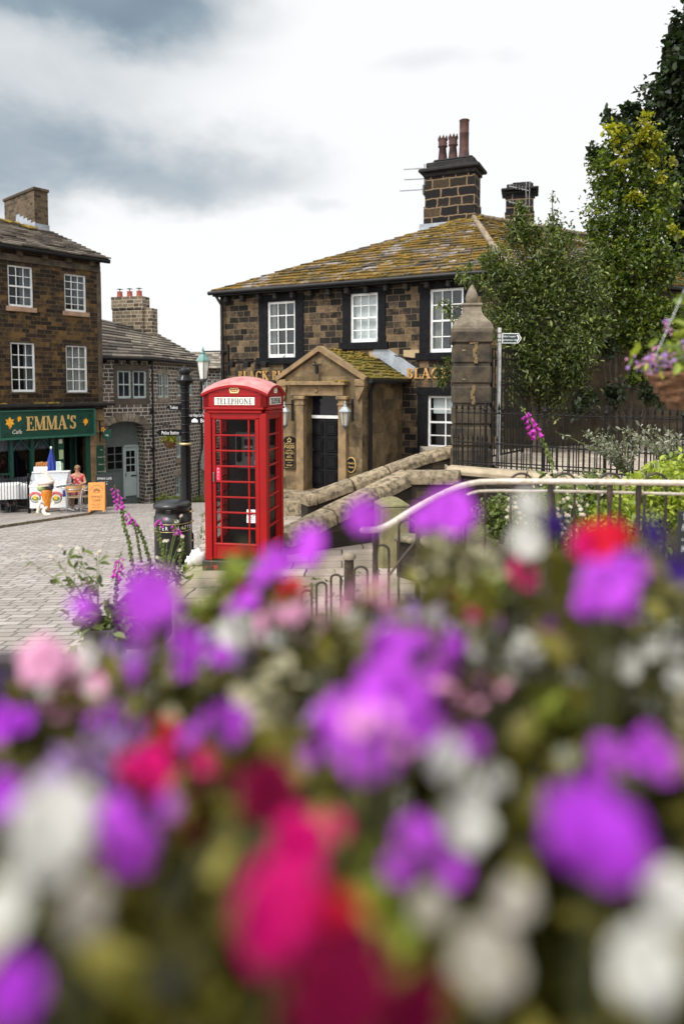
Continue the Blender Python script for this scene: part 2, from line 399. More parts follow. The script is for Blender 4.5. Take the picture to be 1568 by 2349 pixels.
M_['pier_cap'] = plain('pier_cap', (.20, .165, .12), .92, col2=(.07, .055, .036), scale=3, lo=.4, hi=.65, bmp=.7, bscale=26)
M_['chimney_stone'] = masonry('chimney_stone', .62, .33, .024, (.21, .145, .085), [(.2, (.006, .006, .006)), (.5, (.012, .010, .009)), (.68, (.035, .025, .015)), (.88, (.13, .085, .045))], (.01, .009, .009), .5, 1.0, warp=.045, bmp=.8)
M_['chimney_pale'] = masonry('chimney_pale', .38, .16, .012, (.62, .56, .47), [(.25, (.05, .038, .027)), (.5, (.20, .155, .10)), (.8, (.36, .28, .18))], (.09, .07, .05), .4, 1.2, bmp=.6)
M_['chimney_brown'] = masonry('chimney_brown', .32, .14, .009, (.15, .11, .07), [(.25, (.035, .026, .018)), (.5, (.075, .053, .034)), (.8, (.13, .095, .06))], bmp=.6)
M_['soot_stone'] = plain('soot_stone', (.009, .008, .008), .9, col2=(.035, .028, .02), scale=3.5, lo=.5, hi=.7, bmp=.6, bscale=18)
M_['lead'] = plain('lead', (.33, .36, .40), .55, col2=(.20, .22, .25), scale=5)
M_['terracotta'] = plain('terracotta', (.085, .032, .026), .8, col2=(.022, .013, .015), scale=4, bmp=.2)
M_['red_pot'] = plain('red_pot', (.44, .12, .08), .75, col2=(.32, .10, .07), scale=5)
M_['cafe_slate'] = slatemat('cafe_slate', [(.25, (.05, .042, .033)), (.5, (.12, .10, .08)), (.75, (.20, .17, .135))], (.12, .09, .012), 1.0, .60, .66, (.25, .15, .01))
M_['grey_slate'] = slatemat('grey_slate', [(.25, (.075, .065, .052)), (.5, (.16, .138, .112)), (.75, (.27, .235, .19))], (.22, .14, .02), 1.4, .66, .70)
M_['pub_slate'] = slatemat('pub_slate', [(.25, (.028, .023, .019)), (.48, (.10, .085, .075)), (.75, (.30, .27, .25))], (.055, .041, .006), 1.1, .435, .51, (.26, .14, .008))
M_['porch_slate'] = slatemat('porch_slate', [(.3, (.08, .07, .05)), (.7, (.26, .23, .19))], (.085, .08, .010), 1.6, .33, .46, (.20, .15, .012))
M_['moss'] = plain('moss', (.085, .068, .008), .95, col2=(.26, .15, .010), scale=9, bmp=.8, bscale=60)
M_['white_paint'] = plain('white_paint', (.74, .75, .75), .45, col2=(.62, .62, .60), scale=5)
M_['pale_paint'] = plain('pale_paint', (.50, .58, .565), .5, col2=(.44, .51, .50), scale=4)
M_['door_grey'] = plain('door_grey', (.16, .195, .185), .55, col2=(.125, .155, .15), scale=5)
M_['black_paint'] = plain('black_paint', (.005, .005, .006), .45, col2=(.009, .009, .009), scale=6, spec=.3)
M_['black_gloss'] = plain('black_gloss', (.004, .004, .005), .25, coat=.0, col2=(.006, .006, .007), scale=8, spec=.22)
M_['iron'] = plain('iron', (.006, .0055, .0055), .6, col2=(.016, .012, .009), scale=14, lo=.5, hi=.75, spec=.25)
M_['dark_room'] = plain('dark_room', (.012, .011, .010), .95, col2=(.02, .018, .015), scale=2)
M_['curtain'] = plain('curtain', (.55, .53, .48), .9, col2=(.36, .35, .33), scale=3)
M_['curtain_dim'] = plain('curtain_dim', (.24, .25, .27), .9, col2=(.12, .13, .15), scale=3)
M_['blind'] = plain('blind', (.80, .80, .80), .9, col2=(.7, .7, .7), scale=2)
M_['lace'] = plain('lace', (.62, .63, .68), .9, col2=(.40, .42, .48), scale=14)
M_['pane'] = glass('pane'); M_['pane_dark'] = glass('pane_dark', (.45, .48, .5), .03); M_['box_pane'] = glass('box_pane', (.58, .59, .59), .008, .02, .12)
M_['green_paint'] = plain('green_paint', (.009, .058, .038), .4, col2=(.007, .046, .030), scale=4, coat=.2)
M_['green_dark'] = plain('green_dark', (.004, .028, .022), .5, col2=(.006, .036, .028), scale=4)
M_['green_light'] = plain('green_light', (.030, .125, .088), .4, col2=(.024, .10, .07), scale=5)
M_['gold'] = plain('gold', (.62, .42, .16), .45, col2=(.48, .31, .10), scale=12)
M_['gold_dull'] = plain('gold_dull', (.50, .29, .10), .5, col2=(.36, .20, .06), scale=12)
M_['cream'] = plain('cream', (.72, .68, .58), .5, col2=(.66, .61, .50), scale=8)
M_['orange'] = plain('orange', (.80, .26, .015), .6, col2=(.86, .42, .03), scale=12)
M_['yellow'] = plain('yellow', (.85, .50, .03), .6, col2=(.85, .40, .02), scale=12)
M_['red_box'] = plain('red_box', (.30, .004, .005), .4, col2=(.24, .0035, .0045), scale=3, coat=.0, spec=.3, bmp=.05, bscale=70)
M_['red_roof_sheen'] = plain('red_roof_sheen', (.38, .085, .08), .42, col2=(.46, .22, .21), scale=7, lo=.35, hi=.65, bmp=.15, bscale=60, coat=.2)  # box red made paler: sky reflection put into the colour
M_['plinth'] = plain('plinth', (.014, .012, .012), .6, col2=(.26, .02, .015), scale=9, lo=.58, hi=.64)
M_['pink_sign'] = plain('pink_sign', (.72, .03, .10), .4, col2=(.68, .03, .09), scale=5)
M_['opal'] = plain('opal', (.78, .76, .69), .35, col2=(.72, .69, .6), scale=7)
M_['ink'] = plain('ink', (.02, .02, .02), .6, col2=(.03, .03, .03), scale=9)
M_['white'] = plain('white', (.80, .80, .80), .4, col2=(.75, .75, .76), scale=5)
M_['steel'] = plain('steel', (.62, .62, .64), .25, 1.0, col2=(.5, .5, .52), scale=12)
M_['grey_metal'] = plain('grey_metal', (.10, .105, .11), .5, .1, col2=(.055, .06, .065), scale=10)
M_['bin_black'] = plain('bin_black', (.004, .004, .0045), .34, col2=(.007, .007, .0075), scale=10, bmp=.08, bscale=120)
M_['brass'] = plain('brass', (.55, .44, .22), .35, .6, col2=(.42, .33, .15), scale=10)
M_['copper'] = plain('copper', (.09, .20, .19), .6, col2=(.17, .29, .27), scale=8)
M_['lampglass'] = plain('lampglass', (.78, .76, .70), .3, col2=(.66, .63, .56), scale=3)
M_['wood_board'] = plain('wood_board', (.70, .29, .065), .55, col2=(.62, .23, .045), scale=3, bmp=.1)
M_['burnt'] = plain('burnt', (.16, .07, .02), .7, col2=(.10, .05, .015), scale=8)
M_['chalk'] = plain('chalk', (.72, .74, .72), .9, col2=(.5, .52, .5), scale=40)
M_['slateboard'] = plain('slateboard', (.012, .014, .015), .8, col2=(.02, .022, .023), scale=6)
M_['blue'] = plain('blue', (.012, .03, .24), .7, col2=(.016, .04, .30), scale=4, bmp=.2, bscale=12)
M_['wicker'] = plain('wicker', (.22, .105, .045), .8, col2=(.06, .028, .015), scale=30, bmp=.5, bscale=70)
M_['bark'] = plain('bark', (.055, .042, .03), .95, col2=(.10, .08, .06), scale=7, bmp=.8, bscale=25)
M_['stem'] = plain('stem', (.11, .16, .035), .7, col2=(.16, .19, .05), scale=20); M_['dark_stem'] = plain('dark_stem', (.03, .035, .006), .8, col2=(.06, .06, .01), scale=20)
M_['soil'] = plain('soil', (.035, .024, .015), .95, col2=(.06, .05, .02), scale=6, bmp=.8)
M_['skin'] = plain('skin', (.56, .29, .19), .5, col2=(.50, .24, .15), scale=14)
M_['hair'] = plain('hair', (.16, .09, .045), .6, col2=(.26, .16, .08), scale=30)
M_['dress'] = plain('dress', (.62, .06, .07), .8, col2=(.82, .62, .58), scale=14, lo=.52, hi=.58)
M_['navy'] = plain('navy', (.016, .018, .028), .85, col2=(.03, .032, .045), scale=9)
M_['timber'] = plain('timber', (.30, .22, .12), .85, col2=(.18, .13, .07), scale=5)
M_['rail_metal'] = plain('rail_metal', (.58, .53, .45), .4, .2, col2=(.42, .34, .27), scale=22)
M_['old_iron'] = plain('old_iron', (.035, .026, .020), .55, .3, col2=(.10, .065, .04), scale=18, lo=.5, hi=.7)
M_['pot_dark'] = plain('pot_dark', (.03, .022, .035), .7, col2=(.05, .035, .045), scale=6)
LEAF = leafmat('leaf_bush', (.024, .040, .010), (.115, .155, .034), .3, .32, (.30, .33, .10))
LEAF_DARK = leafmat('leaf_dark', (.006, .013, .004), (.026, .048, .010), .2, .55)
LEAF_TALL = leafmat('leaf_tall', (.026, .048, .009), (.11, .165, .022), .4, .45, (.28, .32, .03))
LEAF_YEL = leafmat('leaf_yellow', (.20, .22, .015), (.42, .38, .02), .35, .5)
LEAF_LIME = leafmat('leaf_lime', (.13, .20, .02), (.42, .48, .06), .35, .5)
LEAF_SOFT = leafmat('leaf_soft', (.05, .07, .018), (.19, .24, .055), .3, .5)
LEAF_GREY = leafmat('leaf_grey', (.09, .10, .06), (.34, .34, .26), .2, .6)
LEAF_FRONT = leafmat('leaf_front', (.013, .015, .001), (.125, .11, .003), .4, .55, (.40, .35, .06))
MAG = petalmat('petal_magenta', (.70, .0, .17), (.3, 0, .1)); RED = petalmat('petal_red', (.62, .002, .03), (.3, 0, .02))
WINE = petalmat('petal_wine', (.12, .0, .022), (.1, 0, .02))
VIO = petalmat('petal_violet', (.47, .06, .64), (.2, .02, .3)); PUR = petalmat('petal_purple', (.34, .03, .52), (.1, 0, .2))
WHT = petalmat('petal_white', (.62, .61, .565), (.6, .6, .3)); PNK = petalmat('petal_pink', (.78, .36, .55), (.4, .1, .2))
IND = petalmat('petal_indigo', (.045, .018, .15), (.02, .01, .08)); FOX = petalmat('petal_foxglove', (.60, .07, .50), (.3, .02, .3)); LIL = petalmat('petal_lilac', (.50, .30, .68), (.3, .1, .4))

# ---------------------------------------------------------------- lettering
def glyph(ch, T, t):
    Ls = []
    def l(x0, y0, x1, y1, w):
        d = Vector((x1 - x0, y1 - y0)); n = Vector((-d.y, d.x)).normalized() * w / 2
        Ls.append([(x0 + n.x, y0 + n.y), (x1 + n.x, y1 + n.y), (x1 - n.x, y1 - n.y), (x0 - n.x, y0 - n.y)])
    def a(cx, cy, rx, ry, a0, a1, n=14):
        for i in range(n):
            q = []
            for k in (i, i + 1):
                th = R(a0 + (a1 - a0) * k / n); w = t + (T - t) * abs(math.cos(th)) ** 1.5
                q.append([(cx + (rx - w * s) * math.cos(th), cy + (ry - w * s * ry / rx) * math.sin(th)) for s in (0, 1)])
            Ls.append([q[0][0], q[1][0], q[1][1], q[0][1]])
    h = t / 2; st = .08 + T / 2; sw = .09
    def foot(x, w=T): l(x - w / 2 - sw, h, x + w / 2 + sw, h, t)
    def head(x, w=T): l(x - w / 2 - sw, 1 - h, x + w / 2 + sw, 1 - h, t)
    adv = .7
    if ch in 'EL':
        l(st, 0, st, 1, T); l(0, h, .6, h, t); l(.58, 0, .58, .26, t * .8); adv = .68
        if ch == 'E': l(0, 1 - h, .57, 1 - h, t); l(.55, 1, .55, .76, t * .8); l(st, .52, .45, .52, t); l(.44, .41, .44, .63, t * .8)
        else: head(st)
    elif ch == 'M':
        l(.12, 0, .12, 1, t); l(.16, 1, .47, .03, T * .9); l(.47, .03, .78, 1, t); l(.82, 0, .82, 1, T); foot(.12, t); foot(.82); l(0, 1 - h, .2, 1 - h, t); l(.76, 1 - h, .98, 1 - h, t); adv = 1.04
    elif ch == 'A':
        l(.1, 0, .4, 1, t); l(.37, 1, .68, 0, T); l(.18, .33, .56, .33, t); foot(.1, t); foot(.68); adv = .88
    elif ch == 'S':
        a(.32, .74, .25, .26, 25, 270); a(.30, .27, .28, .27, -155, 90); l(.53, .98, .53, .72, t * .8); l(.05, .02, .05, .28, t * .8); adv = .66
    elif ch == "'": l(.08, 1.05, .08, .74, T * .8); adv = .2
    elif ch == 'B':
        l(st, 0, st, 1, T); l(0, h, .3, h, t); l(0, 1 - h, .3, 1 - h, t); l(st, .53, .3, .53, t); a(.28, .765, .27, .235, -90, 90); a(.28, .275, .33, .275, -90, 90); adv = .70
    elif ch == 'C': a(.42, .5, .4, .5, 48, 312, 20); l(.68, .97, .68, .7, t * .8); adv = .80
    elif ch == 'K': l(st, 0, st, 1, T); l(st, .38, .6, .97, t); l(.33, .6, .66, .02, T); foot(st); head(st); foot(.66); head(.6, t); adv = .82
    elif ch == 'U': l(st, .28, st, 1, T); l(.66, .28, .66, 1, t); a(.37, .3, .29, .3, 180, 360); head(st); head(.66, t); adv = .82
    elif ch == 'T': l(.33, 0, .33, 1, T); l(.02, 1 - h, .64, 1 - h, t); l(.04, 1, .04, .8, t * .8); l(.62, 1, .62, .8, t * .8); foot(.33); adv = .68
    elif ch == 'P': l(st, 0, st, 1, T); l(0, 1 - h, .3, 1 - h, t); l(st, .47, .3, .47, t); a(.28, .735, .29, .265, -90, 90); foot(st); adv = .62
    elif ch == 'H': l(st, 0, st, 1, T); l(.68, 0, .68, 1, T); l(st, .52, .68, .52, t); foot(st); foot(.68); head(st); head(.68); adv = .88
    elif ch == 'O': a(.46, .5, .46, .5, 0, 360, 26); adv = .98
    elif ch == 'N': l(.1, 0, .1, 1, t); l(.1, 1, .7, 0, T); l(.7, 0, .7, 1, t); foot(.1, t); head(.7, t); head(.1, t); adv = .86
    elif ch == ' ': adv = .42
    return Ls, adv
def serif(mb, s, x0, x1, z0, z1, y, dep=.01, T=.17, t=.06, gap=.0):
    """raised serif capitals filling x0..x1, z0..z1 on the plane y"""
    gl = []; x = 0
    for ch in s:
        Ls, adv = glyph(ch, T, t); gl.append((x, Ls)); x += adv + gap
    k = (x1 - x0) / (x - gap); h = z1 - z0; e = 0
    for gx, Ls in gl:
        for q in Ls:
            e += 1; yy = y - .0004 * (e % 7)
            pts = [(x0 + (gx + px) * k, z0 + pz * h) for px, pz in q]
            mb.add([(px, yy - dep, pz) for px, pz in pts] + [(px, y + .001, pz) for px, pz in pts], [(0, 1, 2, 3), (0, 4, 5, 1), (1, 5, 6, 2), (2, 6, 7, 3), (3, 7, 4, 0)])
    return mb
def text(mb, s, x, z, h, y, sx=1.0, align='CENTER', shear=0.0, ext=.0015, M=None, space=1.0, lh=1.0):
    c = bpy.data.curves.new('t', 'FONT'); c.body = s; c.size = h * 1.38; c.align_x = align; c.align_y = 'CENTER'; c.shear = shear; c.extrude = ext / 2
    c.space_character = space; c.space_line = lh; c.resolution_u = 3
    o = bpy.data.objects.new('t', c); COL.objects.link(o)
    bpy.context.view_layer.update()
    me = bpy.data.meshes.new_from_object(o.evaluated_get(bpy.context.evaluated_depsgraph_get()))
    vs = [Vector((x + v.co.x * sx, y - v.co.z - ext / 2, z + v.co.y)) for v in me.vertices]
    if M: vs = [M @ v for v in vs]
    mb.add(vs, [tuple(p.vertices) for p in me.polygons])
    bpy.data.objects.remove(o); bpy.data.curves.remove(c); bpy.data.meshes.remove(me); return mb

# ---------------------------------------------------------------- building helpers
def wall(mb, x0, x1, z0, z1, holes, y=0.0, dep=.22, top=None):
    xs = sorted({x0, x1, *[h[0] for h in holes], *[h[1] for h in holes]}); zs = sorted({z0, z1, *[h[2] for h in holes], *[h[3] for h in holes]})
    xs = [x for x in xs if x0 <= x <= x1]; zs = [z for z in zs if z0 <= z <= z1]
    for i in range(len(xs) - 1):
        for j in range(len(zs) - 1):
            cx, cz = (xs[i] + xs[i + 1]) / 2, (zs[j] + zs[j + 1]) / 2
            if any(h[0] < cx < h[1] and h[2] < cz < h[3] for h in holes): continue
            mb.quad((xs[i], y, zs[j]), (xs[i + 1], y, zs[j]), (xs[i + 1], y, zs[j + 1]), (xs[i], y, zs[j + 1]))
    for a, b, c, d in holes:
        b = min(b, x1); a = max(a, x0); y2 = y + dep
        mb.quad((a, y, c), (a, y, d), (a, y2, d), (a, y2, c)); mb.quad((b, y, d), (b, y, c), (b, y2, c), (b, y2, d))
        mb.quad((a, y, d), (b, y, d), (b, y2, d), (a, y2, d)); mb.quad((b, y, c), (a, y, c), (a, y2, c), (b, y2, c))
    return mb
def sash(root, x0, x1, z0, z1, y=.10, cols=3, rows=4, mat='white_paint', curtain=None, M=None, fw=.055, bar=.018, pane='pane', mid=True, sill=None, label=None):
    """a sliding sash window set back in its opening: frame and bars, pane, curtain, dark room behind"""
    f = MB(); zm = (z0 + z1) / 2 + (z1 - z0) * .0
    f.box(x0, x0 + fw, y, y + .08, z0, z1); f.box(x1 - fw, x1, y, y + .08, z0, z1)
    f.box(x0 + fw, x1 - fw, y, y + .08, z1 - fw, z1); f.box(x0 + fw, x1 - fw, y - .02, y + .08, z0, z0 + fw * 1.5)
    if mid: f.box(x0 + fw, x1 - fw, y - .004, y + .07, zm - .025, zm + .025)
    for c in range(1, cols):
        xx = x0 + fw + (x1 - x0 - 2 * fw) * c / cols; f.box(xx - bar / 2, xx + bar / 2, y + .012, y + .045, z0 + fw * 1.5, z1 - fw)
    for r in range(1, rows):
        if mid and rows % 2 == 0 and r == rows // 2: continue
        zz = z0 + (z1 - z0) * r / rows; f.box(x0 + fw, x1 - fw, y + .014, y + .043, zz - bar / 2, zz + bar / 2)
    w = f.build('window', M_[mat], root, M)
    if label: w['label'] = label
    MB().quad((x0 + .01, y + .05, z0 + .01), (x1 - .01, y + .05, z0 + .01), (x1 - .01, y + .05, z1 - .01), (x0 + .01, y + .05, z1 - .01)).build('pane', M_[pane], w, M)
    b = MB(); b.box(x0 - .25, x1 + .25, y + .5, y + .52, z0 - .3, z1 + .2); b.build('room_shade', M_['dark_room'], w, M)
    if curtain:
        for (a, e, mt) in curtain:
            c = MB(); n = 26; xa = x0 + (x1 - x0) * a; xb = x0 + (x1 - x0) * e
            for i in range(n):
                p = [xa + (xb - xa) * k / n for k in (i, i + 1)]
                yy = [y + .16 + (0 if mt == 'blind' else .022 * math.sin(k * 1.9)) for k in (i, i + 1)]
                c.add([(p[0], yy[0], z0), (p[1], yy[1], z0), (p[1], yy[1], z1), (p[0], yy[0], z1)], [(0, 1, 2, 3)], True)
            c.build('blind' if mt == 'blind' else 'curtain', M_[mt], w, M)
    if sill: MB().bev(x0 - sill[0], x1 + sill[0], -sill[1], .12, z0 - sill[2], z0 - .003, .008).build('sill', M_[sill[3]], w, M)
    return w
def slates(mb, e0, e1, r0, r1, rows, w=.45, thick=.022, lap=.35, jit=.02, base=True):
    """a stone-slated slope between an eaves line e0-e1 and an upper line r0-r1: every slate a slab"""
    e0, e1, r0, r1 = map(Vector, (e0, e1, r0, r1))
    n = (e1 - e0).cross((r0 + r1) / 2 - (e0 + e1) / 2).normalized()
    if n.z < 0: n = -n
    if base:
        q = [p - n * .02 for p in (e0, e1, r1, r0)]; mb.quad(*q)
    for i in range(rows):
        v0 = i / rows; v1 = min(1, (i + 1 + lap) / rows)
        a0, b0 = e0.lerp(r0, v0), e1.lerp(r1, v0); a1, b1 = e0.lerp(r0, v1), e1.lerp(r1, v1)
        W = (b0 - a0).length
        if W < .05: continue
        u = 0.0
        while u < 1:
            du = w * random.uniform(.6, 1.5) / W; u2 = min(1, u + du)
            if 1 - u2 < .3 * w / W: u2 = 1
            g = .006 / W; j = random.uniform(-jit, jit); tl = random.uniform(0, .018)
            dn = (a0 - a1).normalized() * (j)
            up = n * (thick + tl); p = [a0.lerp(b0, u + g) + dn + up, a0.lerp(b0, u2 - g) + dn + up * random.uniform(.8, 1.2), a1.lerp(b1, min(1, u2 - g)) + n * .004, a1.lerp(b1, u + g) + n * .004]
            q = [p[0] - n * thick, p[1] - n * thick]
            mb.add(p + q, [(0, 1, 2, 3), (4, 5, 1, 0), (0, 3, 4), (1, 5, 2)])
            u = u2
    return mb
# ================================================================ ground
SETTS = masonry('setts', .27, .15, .012, (.13, .115, .10), [(.2, (.25, .225, .205)), (.5, (.32, .29, .268)), (.8, (.40, .37, .345))], (.21, .175, .145), .4, .6, warp=.016, bmp=.85, rough=.7)
FLAGS = masonry('flags', .95, .62, .014, (.07, .065, .05), [(.2, (.27, .22, .18)), (.5, (.36, .30, .255)), (.8, (.45, .385, .33))], (.16, .135, .10), .45, .8, warp=.03, bmp=.5, rough=.75)
TERRACE_PAVE = masonry('terrace_pave', .9, .5, .012, (.09, .08, .06), [(.2, (.30, .25, .20)), (.8, (.44, .38, .31))], (.2, .16, .11), .5, .8, bmp=.4)
TARMAC = plain('tarmac', (.05, .048, .046), .9, col2=(.075, .07, .062), scale=5, bmp=.5, bscale=90)
GRASS = plain('valley_grass', (.05, .075, .02), .95, col2=(.09, .10, .035), scale=.05)
m = MB()
xs = [-400, -120, -60, -30, -20, -14, -10, -7, -5, -3, -1, 1, 3, 5, 8, 12, 18, 30, 60, 120, 400]
ys = [-60, -20, -6, 0, 2, 4, 6, 8, 10, 13, 16, 20, 25, 28, 32, 38, 46, 55, 80, 150, 300, 700, 1200]
for j in range(len(ys) - 1):
    for i in range(len(xs) - 1):
        m.i = 0 if ys[j + 1] <= 80 and abs(xs[i]) < 60.1 and abs(xs[i + 1]) < 60.1 else 1
        q = [(xs[a], ys[b]) for a, b in ((i, j), (i + 1, j), (i + 1, j + 1), (i, j + 1))]
        m.add([(x, y, ground(x, y)) for x, y in q], [(0, 1, 2, 3)])
tag(m.build('road', [SETTS, GRASS]), kind='structure')
def sheet(name, poly, h, mat, kerb=None, below=.25):
    m = MB(); top = [Vector((x, y, ground(x, y) + h)) for x, y in poly]; n = len(top)
    m.add(top, [tuple(range(n))])
    m.i = 1 if kerb else 0
    dn = Vector((0, 0, -h - below))
    for i in range(n):
        a, b = top[i], top[(i + 1) % n]; m.add([a, b, b + dn, a + dn], [(0, 3, 2, 1)])
    return tag(m.build(name, [mat, kerb] if kerb else mat), kind='structure')
g = lambda px, py: G(px, py).to_2d()[:]
# flagged pavement round the telephone box
k0, k1, k2, k3 = g(60, 1560), g(392, 1345), g(462, 1255), g(466, 1185)
sheet('pavement', [(-1.6, 1.2), (9, 1.2), (9, 12.2), (4, 13.2), (1.6, 14.4), (1.2, 19.6), (-3.3, 22.4), (-4.1, 22.0), k3, k2, k1, k0], .055, FLAGS, M_['coping'])
c0, c1, c2 = g(-60, 1226), g(0, 1212), g(205, 1181)
sheet('cafe_pavement', [(-16, 20.5), c0, c1, c2, (-8.2, 25.0), (-8.6, 27.5), (-14, 27.5)], .07, SETTS, M_['coping'])

# ================================================================ cafe on the left
fa = Fr((-.4879 * 22.7, 22.7), math.atan2(.75, .66), -2.2)
def FA(px, py, off=0.0):
    x, z = fa.at(px, py, off); return x, z + 2.2
XR = fa.x(233, 750); ZE = FA(150, 592)[1]
cafe = thing('cafe_building', 'dark brown three storey stone cafe with green shop front and white sash windows', 'cafe', fa.o, fa.ang)
wins = []
for (a, b, t, bt) in [(19, 76, 607, 705), (148.5, 198, 627, 716), (26, 81.5, 783, 900), (152.5, 201, 790, 901)]:
    x0 = FA(a, (t + bt) / 2)[0]; x1 = FA(b, (t + bt) / 2)[0]; zz1 = FA((a + b) / 2, t + 3)[1]; zz0 = FA((a + b) / 2, bt - 1)[1]
    wins.append((x0, x1, zz0, zz1))
xg0, xg1 = -4.0, FA(121, 1080)[0]; zs0 = FA(110, 1004)[1]; zs1 = FA(110, 939)[1]
door0, door1 = FA(147, 1080)[0], FA(196, 1080)[0]
ZG = ground(fa.o.x, fa.o.y) + 2.2 - .35
m = MB(); wall(m, -4, XR, ZG, ZE + .25, wins + [(xg0, xg1, ZG, zs0 + .1), (door0, door1, ZG, zs0 + .1)], dep=.14)
DEP, RY, RZ = 9.0, 4.7, 0
RZ = 8.95 + 2.2
m.quad((-4, DEP, ZG), (XR, DEP, ZG), (XR, DEP, ZE + .2), (-4, DEP, ZE + .2))
for xx in (-4, XR): m.add([(xx, 0, ZG), (xx, DEP, ZG), (xx, DEP, ZE + .2), (xx, RY, RZ - .05), (xx, 0, ZE + .2)], [(0, 1, 2, 3, 4)])
m.build('wall', M_['cafe_stone'], cafe)
m = MB(); m.prism([(-4, ZE - .12), (XR - .02, ZE - .12), (XR - .02, ZE - .34), (-4, ZE - .34)], -.05, .01)
for k in range(9): m.bev(-3.6 + k * .85, -3.42 + k * .85, -.16, .0, ZE - .16, ZE + .02, .02)
m.box(XR - .16, XR + .012, -.012, .02, ZG, ZE - .3); m.build('eaves_course', M_['cafe_trim'], cafe)
m = MB(); m.tube([(-4.2, -.26, ZE + .05), (XR + .22, -.26, ZE + .05)], .075, 10); m.box(-4.1, XR + .05, -.2, .02, ZE + .02, ZE + .12); m.build('gutter', M_['black_paint'], cafe)
m = MB(); slates(m, (-4.3, -.34, ZE + .12), (XR + .24, -.34, ZE + .12), (-4.3, RY, RZ), (XR + .16, RY, RZ), 15, .5, .05)
slates(m, (XR + .22, DEP + .3, ZE + .1), (-4.3, DEP + .3, ZE + .1), (XR + .16, RY, RZ), (-4.3, RY, RZ), 6, 1.2, .03)
rf = m.build('roof', M_['cafe_slate'], cafe)
m = MB(); m.prism([(RY * 0 + .1, RZ - .02), (-3.9, RZ - .02), (-3.9, RZ + .1), (.1, RZ + .1)], RY - .16, RY + .16); m.build('ridge', M_['cafe_slate'], rf)
cx0, cx1 = XR - .56, XR - .02; cy0, cy1 = 3.75, 6.4; cz = U(80, 430, 27.6).z + 2.2
m = MB(); m.box(cx0, cx1, cy0, cy1, ZE + .6, cz - .12); m.bev(cx0 - .05, cx1 + .05, cy0 - .05, cy1 + .05, cz - .12, cz, .02)
ch = m.build('chimney', M_['chimney_brown'], rf)
m = MB()
for k in range(5):
    yy = cy0 - .02 + k * .32; zz = ZE + .12 + (RZ - ZE) * (yy + .34) / (RY + .34)
    m.box(cx0 - .012, cx0 + .02, yy, yy + .33, zz - .1, zz + .22)
zz = ZE + .12 + (RZ - ZE) * (cy0 + .34) / (RY + .34); m.box(cx0 - .015, cx1 + .03, cy0 - .03, cy0 + .02, zz - .1, zz + .16); m.build('flashing', M_['lead'], rf)
m = MB()
for k in range(26):
    a = random.random(); m.ball((cx0 - .15 - a * 1.1 + random.uniform(-.1, .1), 3.4 + a * .9 + random.uniform(-.3, .3), 0), random.uniform(.05, .12), 7, 5, (1, 1, .4))
m.v = [(x, y, z + ZE + .15 + (RZ - ZE) * (y + .34) / (RY + .34)) for x, y, z in m.v]; m.build('moss_patch', M_['moss'], rf)
cur = [[(.55, 1, 'curtain_dim')], [(.55, 1, 'curtain_dim')], [(.62, 1, 'curtain_dim')], [(0, .42, 'curtain'), (.5, 1, 'curtain')]]
rw = [4, 5, 4, 4]
for k, (x0, x1, z0, z1) in enumerate(wins):
    sash(cafe, x0, x1, z0, z1, y=.05, cols=3, rows=rw[k], mid=(k != 1), curtain=cur[k], fw=.05, bar=.022,
         sill=(.09, .07, .16, 'sill_stone') if k < 2 else (.06, .05, .06, 'cafe_trim'))
# shop front
zc = FA(120, 928)[1]
m = MB(); m.bev(-4.1, FA(255, 928)[0], -.34, .0, zc - .07, zc + .04, .02); m.bev(-4.05, XR + .05, -.22, .0, zc - .16, zc - .07, .02)
m.build('shop_cornice', M_['soot_stone'], cafe)
m = MB()
for (px, n) in ((88, 12), (118, 8), (8, 5)):
    for k in range(n): m.ball((FA(px, 920)[0] + random.uniform(-.18, .18), random.uniform(-.3, -.1), zc + .05), random.uniform(.03, .07), 7, 5, (1.3, 1, .6))
m.build('moss_patch', M_['moss'], cafe)
# sign board
sx0 = FA(-2, 970, -.3)[0]; sx1 = FA(220, 970, -.3)[0]; sz0, sz1 = FA(110, 1005, -.3)[1], FA(110, 940, -.3)[1]
m = MB(); m.prism([(sx0 - 2.5, sz0), (sx1, sz0), (sx1, sz1), (sx0 - 2.5, sz1)], -.24, .0)
for p in ([sx0, sx1, sz0, sz0 + .07], [sx0, sx1, sz1 - .04, sz1], [sx0, sx0 + .05, sz0 + .07, sz1 - .04], [sx1 - .05, sx1, sz0 + .07, sz1 - .04]): m.i = 1; m.box(p[0], p[1], -.29, -.235, p[2], p[3])
sg = m.build('sign_board', [M_['green_paint'], M_['green_light']], cafe)
SC = lambda px, py: FA(px, py, -.245)
lx0, lz0 = SC(61, 988); lx1, lz1 = SC(176, 953)
m = MB(); serif(m, "EMMA'S", lx0, lx1, lz0, lz1 + .01, -.243, .02, .2, .07); m.build('lettering', M_['gold'], sg)
m = MB(); x, z = SC(39, 991); text(m, 'Cafe', x, z, .135, -.243, .95, shear=.28, ext=.004); m.build('lettering', M_['cream'], sg)
def lily(cx, cz, r, rot=0):
    m = MB()
    for k in range(6):
        a = R(60 * k + rot); w = .30; ln = r * (1.5 if k == 4 else 1)
        dx, dz = math.cos(a), math.sin(a); pts = [(0, 0), (.45, w), (1, 0), (.45, -w)]
        m.i = k % 2
        q = [(cx + (u * dx - v * dz) * ln, -.247 - .002 * (k % 3), cz + (u * dz + v * dx) * ln) for u, v in pts]
        m.add(q, [(0, 1, 2), (0, 2, 3)])
    m.i = 1; m.ball((cx, -.25, cz), r * .13, 8, 6, (1, .3, 1))
    m.build('painted_lily', [M_['orange'], M_['yellow']], sg)
